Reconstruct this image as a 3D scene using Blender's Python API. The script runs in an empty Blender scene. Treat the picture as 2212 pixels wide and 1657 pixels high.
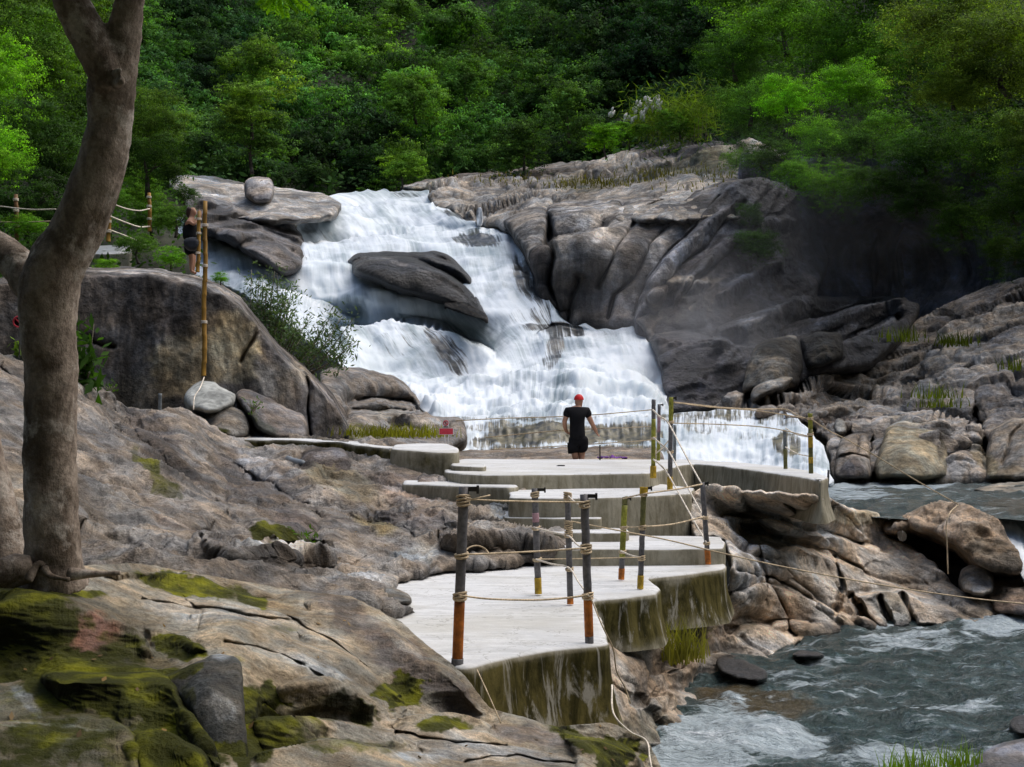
import bpy, math, random
import numpy as np
from mathutils import Vector, Matrix
random.seed(7); RS = np.random.RandomState(11)
S = bpy.context.scene; COL = S.collection
# ---------------------------------------------------------------- camera
F = 3039.0; CZ = 2.8; TH = math.atan(91.5 / F); CT, ST = math.cos(TH), math.sin(TH)
def P(x, y, d):
    cx = (np.asarray(x, float) - 1106.0) / F; cy = (828.5 - np.asarray(y, float)) / F
    wy = CT - cy * ST; wz = ST + cy * CT; k = np.asarray(d, float) / wy
    return np.stack(np.broadcast_arrays(cx * k, wy * k, wz * k + CZ), -1)
def V(x, y, d): return Vector(P(x, y, d).tolist())
def dz(z):                       # depth where the sight line at height y meets level z (z relative to eye)
    def f(x, y):
        cy = (828.5 - np.asarray(y, float)) / F
        t = (ST + cy * CT) / (CT - cy * ST)
        t = np.minimum(t, -0.004)
        return z / t + 0 * np.asarray(x, float)
    return f
cam = bpy.data.cameras.new('camera'); co = bpy.data.objects.new('camera', cam); COL.objects.link(co)
co.location = (0, 0, CZ); co.rotation_euler = (math.radians(90) + TH, 0, 0)
cam.sensor_width = 36; cam.lens = F / 2212 * 36; cam.clip_end = 3000; cam.clip_start = 0.1; S.camera = co
# ---------------------------------------------------------------- noise
_perm = np.random.RandomState(3).permutation(256); _perm = np.concatenate([_perm, _perm])
_g = np.random.RandomState(4).normal(size=(256, 3)); _g /= np.linalg.norm(_g, axis=1)[:, None]
def perlin(p):
    i = np.floor(p).astype(int); f = p - i; i &= 255
    u = f * f * f * (f * (f * 6 - 15) + 10); r = 0
    for a in (0, 1):
        for b in (0, 1):
            for c in (0, 1):
                h = _perm[_perm[_perm[(i[:, 0] + a) & 255] + ((i[:, 1] + b) & 255)] + ((i[:, 2] + c) & 255)]
                g = _g[h]
                dot = g[:, 0] * (f[:, 0] - a) + g[:, 1] * (f[:, 1] - b) + g[:, 2] * (f[:, 2] - c)
                w = (u[:, 0] if a else 1 - u[:, 0]) * (u[:, 1] if b else 1 - u[:, 1]) * (u[:, 2] if c else 1 - u[:, 2])
                r = r + w * dot
    return r * 1.6
def fbm(p, octv=5, gain=0.5, ridged=False):
    r = np.zeros(len(p)); a = 1.0; q = p.copy()
    for k in range(octv):
        n = perlin(q)
        r += a * ((1 - 2 * np.abs(n)) if ridged else n)
        a *= gain; q = q * 2.03 + 17.3
    return r
def worley(p):
    """distance to nearest and second nearest jittered cell point, plus a cell value"""
    i = np.floor(p).astype(int); f1 = np.full(len(p), 9.0); f2 = np.full(len(p), 9.0); cv = np.zeros(len(p)); tl = np.zeros(len(p))
    for a in (-1, 0, 1):
        for b in (-1, 0, 1):
            for c in (-1, 0, 1):
                j = i + np.array([a, b, c])
                h = _perm[_perm[_perm[j[:, 0] & 255] + (j[:, 1] & 255)] + (j[:, 2] & 255)]
                q = j + 0.5 + 0.42 * _g[h]
                d = np.linalg.norm(p - q, axis=1)
                m = d < f1
                f2 = np.where(m, f1, np.minimum(f2, d)); cv = np.where(m, h / 255.0, cv); tl = np.where(m, ((p - q) * _g[(h + 77) & 255]).sum(1), tl); f1 = np.where(m, d, f1)
    return f1, f2, cv, tl
def sst(x): x = np.clip(x, 0, 1); return x * x * (3 - 2 * x)
# ---------------------------------------------------------------- objects
def tag(o, label=None, cat=None, group=None, kind=None):
    if label: o['label'] = label
    if cat: o['category'] = cat
    if group: o['group'] = group
    if kind: o['kind'] = kind
    return o
def struct(o): o['kind'] = 'structure'; return o
def mesh_obj(name, v, f, mat, parent=None, smooth=True, attrs=None, uv=None):
    me = bpy.data.meshes.new(name)
    v = np.asarray(v, dtype=np.float32)
    if isinstance(f, np.ndarray):
        n = f.shape[1]
        me.vertices.add(len(v)); me.vertices.foreach_set('co', v.ravel())
        me.loops.add(f.size); me.loops.foreach_set('vertex_index', f.astype(np.int32).ravel())
        me.polygons.add(len(f)); me.polygons.foreach_set('loop_start', np.arange(0, f.size, n, dtype=np.int32))
        me.polygons.foreach_set('loop_total', np.full(len(f), n, dtype=np.int32))
        me.update(calc_edges=True)
    else:
        me.from_pydata(v.tolist(), [], f)
    me.polygons.foreach_set('use_smooth', np.full(len(me.polygons), smooth))
    if attrs:
        for k, a in attrs.items():
            at = me.attributes.new(k, 'FLOAT_COLOR', 'POINT')
            at.data.foreach_set('color', np.asarray(a, np.float32).ravel())
    if uv is not None:
        l = me.uv_layers.new(name='flow'); vi = np.empty(len(me.loops), np.int32); me.loops.foreach_get('vertex_index', vi)
        l.data.foreach_set('uv', np.asarray(uv, np.float32)[vi].ravel())
    me.validate()
    if mat: me.materials.append(mat)
    o = bpy.data.objects.new(name, me); COL.objects.link(o)
    if parent: o.parent = parent
    return o
def empty(name, loc):
    o = bpy.data.objects.new(name, None); COL.objects.link(o); o.location = loc; o.empty_display_size = .1; return o
def child(o, par):
    """parent keeping world placement (parents here only have a location)"""
    o.parent = par; o.location = Vector(o.location) - Vector(par.location); return o
# ---------------------------------------------------------------- relief surfaces
def seg_dist(px, py, poly, closed=True):
    A = np.asarray(poly, float); B = np.roll(A, -1, 0) if closed else A[1:]
    if not closed: A = A[:-1]
    best = np.full(px.shape, 1e9); bx = np.zeros(px.shape); by = np.zeros(px.shape); sg = np.zeros(px.shape); be = np.zeros(px.shape)
    ins = np.zeros(px.shape, bool); n = len(A)
    for k in range(n):
        (x0, y0), (x1, y1) = A[k], B[k]
        dx, dy = x1 - x0, y1 - y0; L = dx * dx + dy * dy + 1e-9
        t = ((px - x0) * dx + (py - y0) * dy) / L; tc = np.clip(t, 0, 1)
        qx = x0 + tc * dx; qy = y0 + tc * dy; d = np.hypot(px - qx, py - qy)
        m = d < best
        best = np.where(m, d, best); bx = np.where(m, qx, bx); by = np.where(m, qy, by)
        sg = np.where(m, np.sign(dx * (py - y0) - dy * (px - x0)), sg)
        if not closed:
            ov = np.zeros(px.shape)
            if k == 0: ov = np.maximum(ov, -t * math.sqrt(L))
            if k == n - 1: ov = np.maximum(ov, (t - 1) * math.sqrt(L))
            be = np.where(m, ov, be)
        if closed:
            c = ((y0 > py) != (y1 > py)) & (px < (x1 - x0) * (py - y0) / (y1 - y0 + 1e-12) + x0)
            ins ^= c
    return best, bx, by, sg, be, ins
def tps(ctrl):
    c = np.asarray(ctrl, float); X = c[:, :2] / 500.0; n = len(c)
    if n < 3:
        m = c[:, 2].mean(); return lambda x, y: np.full(np.shape(x), m)
    def U(r): return np.where(r > 1e-9, r * r * np.log(r + 1e-12), 0)
    K = U(np.linalg.norm(X[:, None] - X[None], axis=2)) + np.eye(n) * 2e-3
    Pm = np.hstack([np.ones((n, 1)), X]); A = np.zeros((n + 3, n + 3)); A[:n, :n] = K; A[:n, n:] = Pm; A[n:, :n] = Pm.T
    w = np.linalg.lstsq(A, np.concatenate([c[:, 2], np.zeros(3)]), rcond=None)[0]
    def f(x, y):
        sh = np.shape(x); q = np.stack([np.ravel(x), np.ravel(y)], 1) / 500.0; r = w[n] + q @ w[n + 1:]
        for k in range(n):
            r = r + w[k] * U(np.hypot(q[:, 0] - X[k, 0], q[:, 1] - X[k, 1]))
        return r.reshape(sh)
    return f
def rough(poly, amp, stepp=7, seed=0, wl=28, oc=3):
    out = []; n = len(poly); rs = np.random.RandomState(seed); off = rs.rand() * 99
    for k in range(n):
        (x0, y0), (x1, y1) = poly[k], poly[(k + 1) % n]
        m = max(1, int(math.hypot(x1 - x0, y1 - y0) / stepp))
        for j in range(m):
            out.append((x0 + (x1 - x0) * j / m, y0 + (y1 - y0) * j / m))
    a = np.array(out)
    # corner smoothing
    for _ in range(2): a = a * .5 + np.roll(a, 1, 0) * .25 + np.roll(a, -1, 0) * .25
    q = np.stack([a[:, 0] / wl + off, a[:, 1] / wl + a[:, 0] * .37 / wl, a[:, 0] * .23 / wl + off], 1)
    a[:, 0] += amp * fbm(q, oc); a[:, 1] += amp * fbm(q + 50, oc)
    return a
def blobval(b, x, y):
    """soft ellipse: (cx,cy,rx,ry,angle_deg)"""
    cx, cy, rx, ry = b[:4]; an = math.radians(b[4] if len(b) > 4 else 0)
    dx, dy = x - cx, y - cy; u = dx * math.cos(an) + dy * math.sin(an); v = -dx * math.sin(an) + dy * math.cos(an)
    r = np.sqrt((u / rx) ** 2 + (v / ry) ** 2)
    return sst((1.25 - r) / 0.55)
def relief(name, poly, ctrl, mat, step=4, rnd=None, ledges=(), cracks=(), amp=.1, scale=1., octv=6, gain=.5, ridge=.4, aniso=None, terr=None, blocks=None,
           col=(.3, .28, .25), paint=(), moss=(), wet=0., wets=(), rgh=3., skirt=1.5, seed=0, flow=None, thin=(), disp='rock', parent=None, below=None, post=None, humps=()):
    poly = rough(poly, rgh, seed=seed + 1) if rgh > 0 else np.array(poly, float)
    x0, y0 = poly.min(0) - step; x1, y1 = poly.max(0) + step
    nx = int((x1 - x0) / step) + 2; ny = int((y1 - y0) / step) + 2
    gx, gy = np.meshgrid(x0 + np.arange(nx) * step, y0 + np.arange(ny) * step)
    sd, bx, by, _, _, ins = seg_dist(gx, gy, poly)
    keepq = ins[:-1, :-1] | ins[1:, :-1] | ins[:-1, 1:] | ins[1:, 1:]
    X = np.where(ins, gx, bx); Y = np.where(ins, gy, by); T = np.where(ins, sd, 0)
    D = (tps(ctrl) if isinstance(ctrl, (list, tuple)) else ctrl)(X, Y)
    wx = X + 9 * fbm(np.stack([X.ravel() / 120, Y.ravel() / 120, np.full(X.size, seed + .3)], 1), 2, .4).reshape(X.shape)
    wy = Y + 8 * fbm(np.stack([X.ravel() / 120, Y.ravel() / 120, np.full(X.size, seed + 7.3)], 1), 2, .4).reshape(X.shape)
    if rnd:
        u = 1 - np.clip(T / rnd[0], 0, 1); D = D + rnd[1] * (1 - np.sqrt(np.clip(1 - u * u, 0, 1)))
    for L in ledges:
        pts, A, w, fade = L; w = max(w, 4.5 * step); fade = max(fade, 1.6 * w)
        s, _, _, sg, be, _ = seg_dist(wx, wy, pts, closed=False)
        s = -s * sg                      # polyline drawn left to right: above is positive
        lat = np.exp(-np.clip(be, 0, None) / 30.)
        Bb = A * .5; D = D + lat * ((A + Bb) * sst(s / w) * np.exp(-np.clip(s - w, 0, None) / fade) - Bb * np.where(s > 0, np.exp(-np.clip(s, 0, None) / (w + 2.)), np.exp(np.clip(s, None, 0) / (fade * 1.3))))
    for hp in humps:              # blocks of rock standing out of the slope: sharp lip on top, foot melting into the ground
        hpoly = rough(hp[0], 5, seed=len(hp[0]) + abs(int(hp[0][0][0])), wl=70, oc=2); s, _, _, _, _, hi = seg_dist(X, Y, hpoly)
        yt = np.where(hi, Y, 1e9).min(0)[None]; yb = np.where(hi, Y, -1e9).max(0)[None]
        v = np.clip((yb - Y) / np.maximum(yb - yt, 1), 0, 1); u = 1 - np.clip(s / hp[2], 0, 1)
        D = D - np.where(hi, hp[1] * (v * v * (1.7 - .7 * v)) * (1 - u ** 2.2), 0)
    for c in cracks:
        pts, w, dp = c
        s, _, _, _, be, _ = seg_dist(wx, wy, pts, closed=False)
        D = D + dp * np.exp(-(s / w) ** 2)
    W = P(X, Y, D); flat = W.reshape(-1, 3).copy()
    Db = D.copy()
    for _ in range(14):
        Db[1:-1, 1:-1] = (Db[1:-1, 1:-1] * 2 + Db[:-2, 1:-1] + Db[2:, 1:-1] + Db[1:-1, :-2] + Db[1:-1, 2:]) / 6
    Wb = P(gx, gy, Db); du = np.gradient(Wb, axis=1); dv = np.gradient(Wb, axis=0)
    nn = np.cross(du, dv).reshape(-1, 3); ln = np.linalg.norm(nn, axis=1, keepdims=True); nn = nn / np.maximum(ln, 1e-9)
    tocam = np.array([0, 0, CZ]) - flat; tocam /= np.linalg.norm(tocam, axis=1, keepdims=True)
    nn *= np.sign((nn * tocam).sum(1))[:, None]
    nn = nn * .6 + tocam * .4
    if below is not None: nn = np.tile(np.array([0, 0, 1.]), (len(flat), 1))
    q = Wb.reshape(-1, 3) * scale
    if aniso:
        a = math.radians(aniso[0]); ux = q[:, 0] * math.cos(a) + q[:, 2] * math.sin(a); uz = -q[:, 0] * math.sin(a) + q[:, 2] * math.cos(a)
        q = np.stack([ux / aniso[1], q[:, 1] / (1 + (aniso[1] - 1) * .5), uz], 1)
    q = q + seed * 3.1
    edge = np.clip(T.ravel() / (4 * step), 0.15, 1)
    if disp == 'rock':
        warp = np.stack([fbm(q * .7 + 5, 2), fbm(q * .7 + 25, 2), fbm(q * .7 + 45, 2)], 1)
        n1 = fbm(q + .5 * warp, octv, gain); n2 = fbm(q * 1.3 + .3 * warp + 9, max(2, octv - 1), gain, ridged=True)
        h = (1 - ridge) * n1 + ridge * (n2 - .5)
        if terr:
            z = (h * 1.0) * terr; fr = z - np.floor(z); h = h * .35 + .65 * (np.floor(z) + sst((fr - .35) / .3)) / terr
        if blocks:
            qq = q * blocks[0] + .45 * warp; f1, f2, cv, tl = worley(qq); g1, g2, gv, gt = worley(qq * 2.7 + 9)
            h = h * .7 + blocks[1] * ((cv - .5) * .9 + tl * 1.3 - .55 * np.exp(-((f2 - f1) / .06) ** 2) + .38 * ((gv - .5) * .8 + gt * 1.3 - .4 * np.exp(-((g2 - g1) / .08) ** 2)))
    elif disp == 'water':
        h = post(flat, X.ravel(), Y.ravel()) if post else fbm(q, octv)
    h = h * amp
    flat = flat + nn * (h * edge)[:, None]
    # colour
    base = np.tile(np.array(col, float), (len(flat), 1)); xr, yr = wx.ravel(), wy.ravel()
    big = fbm(q * .5 + 31, 4); base *= (1 + .22 * big)[:, None]
    wn = np.stack([X.ravel() / 55, Y.ravel() / 38, np.full(X.size, seed + 3.7)], 1); xq = xr + 20 * fbm(wn, 4, .6); yq = yr + 15 * fbm(wn + 31, 4, .6)
    sm = lambda b: min(1., max(.25, min(b[2], b[3]) / 40.))
    for b in paint:
        k_ = sm(b[0]); a = blobval(b[0], xr + (xq - xr) * k_, yr + (yq - yr) * k_) * b[2]; base = base * (1 - a[:, None]) + np.array(b[1]) * a[:, None]
    # low parts of the relief tinted darker, high parts lighter
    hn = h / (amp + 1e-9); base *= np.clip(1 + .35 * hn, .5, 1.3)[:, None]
    ms = np.zeros(len(flat))
    for b in moss:
        k_ = sm(b[0]); ms = np.maximum(ms, blobval(b[0], xr + (xq - xr) * k_ * 1.3, yr + (yq - yr) * k_ * 1.3) * b[1])
    wt = np.full(len(flat), float(wet))
    for b in wets: wt = np.maximum(wt, blobval(b[0], xr, yr) * b[1])
    tn = np.zeros(len(flat))
    for b in thin: tn = np.maximum(tn, blobval(b[0], xr, yr) * b[1])
    # compact
    idx = -np.ones(X.size, int).reshape(X.shape)
    used = np.zeros(X.shape, bool)
    used[:-1, :-1] |= keepq; used[1:, :-1] |= keepq; used[:-1, 1:] |= keepq; used[1:, 1:] |= keepq
    idx[used] = np.arange(used.sum())
    ii, jj = np.nonzero(keepq)
    faces = np.stack([idx[ii, jj], idx[ii + 1, jj], idx[ii + 1, jj + 1], idx[ii, jj + 1]], 1)
    um = used.ravel(); vv = flat[um]; cc = np.concatenate([np.clip(base[um], .004, .95), np.ones((um.sum(), 1))], 1)
    aux = np.stack([ms[um], wt[um], tn[um], np.ones(um.sum())], 1)
    U = X.ravel()[um] / 40.; Vv = Y.ravel()[um] / 40.
    if flow: U, Vv = flow(X.ravel()[um], Y.ravel()[um])
    uv = np.stack([U, Vv], 1)
    if skirt:
        e = np.concatenate([faces[:, [0, 1]], faces[:, [1, 2]], faces[:, [2, 3]], faces[:, [3, 0]]])
        key = {}
        for a, b in e.tolist(): key[(a, b)] = 1
        be_ = np.array([(a, b) for (a, b) in key if (b, a) not in key])
        bv = np.unique(be_); mp = {int(b): len(vv) + k for k, b in enumerate(bv)}
        ray = vv[bv] - np.array([0, 0, CZ]); ray /= np.linalg.norm(ray, axis=1, keepdims=True)
        vv = np.concatenate([vv, vv[bv] + ray * skirt - np.array([0, 0, skirt * .12])]); cc = np.concatenate([cc, cc[bv]]); aux = np.concatenate([aux, aux[bv]]); uv = np.concatenate([uv, uv[bv]])
        sf = np.array([(b, a, mp[int(a)], mp[int(b)]) for a, b in be_]); faces = np.concatenate([faces, sf])
    return mesh_obj(name, vv, faces, mat, parent, attrs={'Col': cc, 'Aux': aux}, uv=uv)
# ---------------------------------------------------------------- tubes
def tube_data(pts, rad, n=8, cap=True, jit=0, jsc=4):
    pts = [Vector(p) for p in pts]; m = len(pts); rad = [rad] * m if not hasattr(rad, '__len__') else rad
    v = []; f = []; up = Vector((0, 0, 1)); prev = None
    for k in range(m):
        t = (pts[min(k + 1, m - 1)] - pts[max(k - 1, 0)]).normalized()
        if prev is None:
            a = t.cross(up) if abs(t.z) < .95 else t.cross(Vector((1, 0, 0)))
        else: a = prev - t * prev.dot(t)
        a.normalize(); b = t.cross(a); prev = a
        for j in range(n):
            th = 2 * math.pi * j / n; v.append(pts[k] + (a * math.cos(th) + b * math.sin(th)) * rad[k])
    for k in range(m - 1):
        for j in range(n):
            f.append((k * n + j, k * n + (j + 1) % n, (k + 1) * n + (j + 1) % n, (k + 1) * n + j))
    if cap: f.append(tuple(range(n - 1, -1, -1))); f.append(tuple((m - 1) * n + j for j in range(n)))
    v = np.array([list(p) for p in v])
    if jit:
        c = np.repeat(np.array([list(p) for p in pts]), n, 0); d = v - c; r = np.linalg.norm(d, axis=1, keepdims=True)
        v = v + d / np.maximum(r, 1e-6) * (fbm(v * jsc, 4)[:, None] * jit)
    return v, f
class MB:
    def __init__(s): s.v = []; s.f = []; s.n = 0
    def add(s, v, f):
        s.v.append(np.asarray(v, float)); s.f += [tuple(int(i) + s.n for i in q) for q in f]; s.n += len(v); return s
    def tube(s, *a, **k): return s.add(*tube_data(*a, **k))
    def box(s, c, size, R=None):
        c = np.array(c, float); h = np.array(size, float) / 2
        v = np.array([[x, y, z] for x in (-1, 1) for y in (-1, 1) for z in (-1, 1)]) * h
        if R is not None: v = v @ np.array(R).T
        return s.add(v + c, [(0, 1, 3, 2), (4, 6, 7, 5), (0, 4, 5, 1), (2, 3, 7, 6), (0, 2, 6, 4), (1, 5, 7, 3)])
    def build(s, name, mat, parent=None, smooth=True, org=None):
        v = np.concatenate(s.v)
        if org is not None: v = v - np.array(org)
        o = mesh_obj(name, v, s.f, mat, parent, smooth); return o
def smooth_pts(pts, sub=6):
    """Catmull-Rom"""
    p = [Vector(a) for a in pts]; p = [p[0] * 2 - p[1]] + p + [p[-1] * 2 - p[-2]]; out = []
    for k in range(1, len(p) - 2):
        for j in range(sub):
            t = j / sub; a, b, c, d = p[k - 1], p[k], p[k + 1], p[k + 2]
            out.append(0.5 * ((2 * b) + (c - a) * t + (2 * a - 5 * b + 4 * c - d) * t * t + (3 * b - a - 3 * c + d) * t ** 3))
    out.append(p[-2]); return out
# ---------------------------------------------------------------- materials
class NT:
    def __init__(s, name):
        s.m = bpy.data.materials.new(name); s.m.use_nodes = True; s.t = s.m.node_tree; s.t.nodes.clear()
        s.out = s.n('ShaderNodeOutputMaterial')
    def n(s, ty, **kw):
        nd = s.t.nodes.new(ty)
        for k, v in kw.items():
            if k.startswith('_'): setattr(nd, k[1:], v)
            else: s.i(nd, k.replace('__', ' '), v)
        return nd
    def i(s, nd, key, v):
        inp = nd.inputs[int(key[1:])] if key[0] == 'I' and key[1:].isdigit() else nd.inputs[key]
        if isinstance(v, bpy.types.NodeSocket): s.t.links.new(v, inp)
        elif isinstance(v, bpy.types.Node): s.t.links.new(v.outputs[0], inp)
        else: inp.default_value = v
    def math(s, op, a, b=0.0, c=None, clamp=False):
        nd = s.n('ShaderNodeMath', _operation=op, _use_clamp=clamp); s.i(nd, 'I0', a); s.i(nd, 'I1', b)
        if c is not None: s.i(nd, 'I2', c)
        return nd.outputs[0]
    def mix(s, f, a, b, bt='MIX'):
        nd = s.n('ShaderNodeMix', _data_type='RGBA', _blend_type=bt, _clamp_factor=True); s.i(nd, 'I0', f); s.i(nd, 'I6', a); s.i(nd, 'I7', b); return nd.outputs[2]
    def noise(s, vec, scale, detail=5, rough=.55, dist=0, out=0):
        nd = s.n('ShaderNodeTexNoise', Scale=scale, Detail=detail, Roughness=rough, Distortion=dist)
        if vec is not None: s.i(nd, 'Vector', vec)
        return nd.outputs[out]
    def mapv(s, vec, sc, rot=(0, 0, 0)):
        nd = s.n('ShaderNodeMapping', Vector=vec, Scale=sc, Rotation=rot); return nd.outputs[0]
    def rng(s, v, a, b, c=0., d=1., smooth=True):
        nd = s.n('ShaderNodeMapRange', _interpolation_type='SMOOTHSTEP' if smooth else 'LINEAR'); s.i(nd, 'Value', v)
        s.i(nd, 'I1', a); s.i(nd, 'I2', b); s.i(nd, 'I3', c); s.i(nd, 'I4', d); return nd.outputs[0]
    def ramp(s, v, stops):
        nd = s.n('ShaderNodeValToRGB', Fac=v); e = nd.color_ramp.elements
        while len(e) < len(stops): e.new(.5)
        for q, (p, c) in zip(e, stops): q.position = p; q.color = c if len(c) == 4 else (*c, 1)
        return nd.outputs[0]
    def bump(s, h, st=.5, dist=.05, nrm=None):
        nd = s.n('ShaderNodeBump', Strength=st, Distance=dist, Height=h)
        if nrm is not None: s.i(nd, 'Normal', nrm)
        return nd.outputs[0]
    def pbsdf(s, **kw):
        nd = s.n('ShaderNodeBsdfPrincipled', **kw); return nd.outputs[0]
    def done(s, sh): s.t.links.new(sh, s.out.inputs['Surface']); return s.m
def geo_pos(t): return t.n('ShaderNodeNewGeometry').outputs['Position']
def attr(t, name): return t.n('ShaderNodeAttribute', _attribute_name=name)
def scalec(t, c, f):                      # colour times value
    nd = t.n('ShaderNodeVectorMath', _operation='SCALE'); t.i(nd, 'I0', c[:3] if isinstance(c, tuple) else c); t.i(nd, 'Scale', f); return nd.outputs[0]
def rock_mat(name, ds=1.0, streak=.5, crack=.3, bumpd=.04, tilt=(0, 0, 0), contrast=1., fine=9, band=1.):
    """ds: size of the detail (large for far rock)"""
    t = NT(name); pos = geo_pos(t); c = attr(t, 'Col'); ax = t.n('ShaderNodeSeparateColor', Color=attr(t, 'Aux').outputs['Color'])
    moss, wet = ax.outputs[0], ax.outputs[1]
    n1 = t.noise(pos, .9 / ds, 9, .62); n2 = t.noise(pos, 7 / ds, 8, .7); n4 = t.noise(pos, 38 / ds, 3, .6)
    sv = t.mapv(pos, (2.2 / ds, 2.2 / ds, .22 / ds), tilt); ns = t.noise(sv, 1.0, 7, .6, .4)
    sv2 = t.mapv(pos, (.5 / ds, .5 / ds, 3.2 / ds), (tilt[0] + .1, tilt[1] + .45, .3)); nst = t.noise(sv2, 1.0, 6, .6, .8)
    f = t.math('MULTIPLY', t.rng(n1, .28, .72, 1 - .45 * contrast, 1 + .4 * contrast), t.rng(n2, .25, .75, 1 - .38 * contrast, 1 + .33 * contrast))
    f = t.math('MULTIPLY', f, t.rng(n4, .3, .7, .80, 1.17))
    f = t.math('MULTIPLY', f, t.rng(ns, .35, .7, 1 - streak, 1 + streak * .5))
    f = t.math('MULTIPLY', f, t.rng(nst, .32, .66, 1 - .28 * band, 1 + .15 * band))
    vor = t.n('ShaderNodeTexVoronoi', _feature='DISTANCE_TO_EDGE', Vector=t.n('ShaderNodeVectorMath', _operation='ADD').outputs[0], Scale=1.1 / ds)
    va = vor.inputs['Vector'].links[0].from_node; t.i(va, 'I0', pos); t.i(va, 'I1', scalec(t, t.noise(pos, 1.5 / ds, 4, .6, 0, 1), .9 * ds))
    cr = t.rng(vor.outputs['Distance'], 0., .045, 1 - crack, 1.)
    cm = t.rng(t.noise(pos, .45 / ds, 2), .45, .6, 0, 1); crf = t.math('ADD', t.math('MULTIPLY', cr, cm), t.math('SUBTRACT', 1., cm))
    f = t.math('MULTIPLY', f, crf)
    f = t.math('MULTIPLY', f, t.rng(wet, 0, 1, 1, .62))
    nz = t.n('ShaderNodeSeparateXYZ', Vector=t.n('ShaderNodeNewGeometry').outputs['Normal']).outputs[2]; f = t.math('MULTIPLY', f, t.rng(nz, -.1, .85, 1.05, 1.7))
    ca = scalec(t, c.outputs['Color'], f)
    hue = t.mix(t.rng(t.noise(pos, 1.7 / ds, 5, .6), .35, .65), t.mix(1., ca, (.88, .98, 1.12, 1), 'MULTIPLY'), t.mix(1., ca, (1.07, 1., .91, 1), 'MULTIPLY'))
    mf = t.math('ADD', t.math('MULTIPLY', moss, 1.5), t.math('MULTIPLY_ADD', t.noise(pos, 3.5 / ds, 7, .65), 1.6, -1.25))
    mf = t.rng(mf, .05, .95)
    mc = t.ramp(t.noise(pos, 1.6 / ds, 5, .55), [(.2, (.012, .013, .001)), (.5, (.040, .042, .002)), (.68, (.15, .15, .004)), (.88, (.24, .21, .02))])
    mc = scalec(t, mc, t.rng(nz, .1, .85, .45, 2.0)); mf = t.math('MULTIPLY', mf, t.rng(moss, 0.02, .15))  # moss brighter on tops; faces darkened in colour to deepen the shading
    colr = t.mix(mf, hue, mc)
    h = t.math('ADD', t.math('MULTIPLY', n2, 1.3), t.math('ADD', t.math('MULTIPLY', t.noise(pos, 2.2 / ds, fine, .72), 2.0), t.math('ADD', t.math('MULTIPLY', crf, .35), t.math('MULTIPLY', nst, .9 * band))))
    b = t.bump(h, 1., bumpd * ds * 3.2)
    rg = t.math('SUBTRACT', .82, t.math('MULTIPLY', wet, .5)); rg = t.math('ADD', rg, t.math('MULTIPLY_ADD', n2, .3, -.15), clamp=True)
    return t.done(t.pbsdf(Base__Color=colr, Roughness=rg, Normal=b, Specular__IOR__Level=t.math('MULTIPLY_ADD', wet, .4, .25)))
M = {}
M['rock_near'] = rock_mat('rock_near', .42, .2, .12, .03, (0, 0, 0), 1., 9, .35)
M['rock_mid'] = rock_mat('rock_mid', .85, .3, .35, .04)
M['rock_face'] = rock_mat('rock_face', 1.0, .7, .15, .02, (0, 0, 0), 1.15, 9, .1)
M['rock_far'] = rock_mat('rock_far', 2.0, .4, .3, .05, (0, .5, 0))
M['cliff'] = rock_mat('cliff', 2.2, .7, .3, .05)
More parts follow.
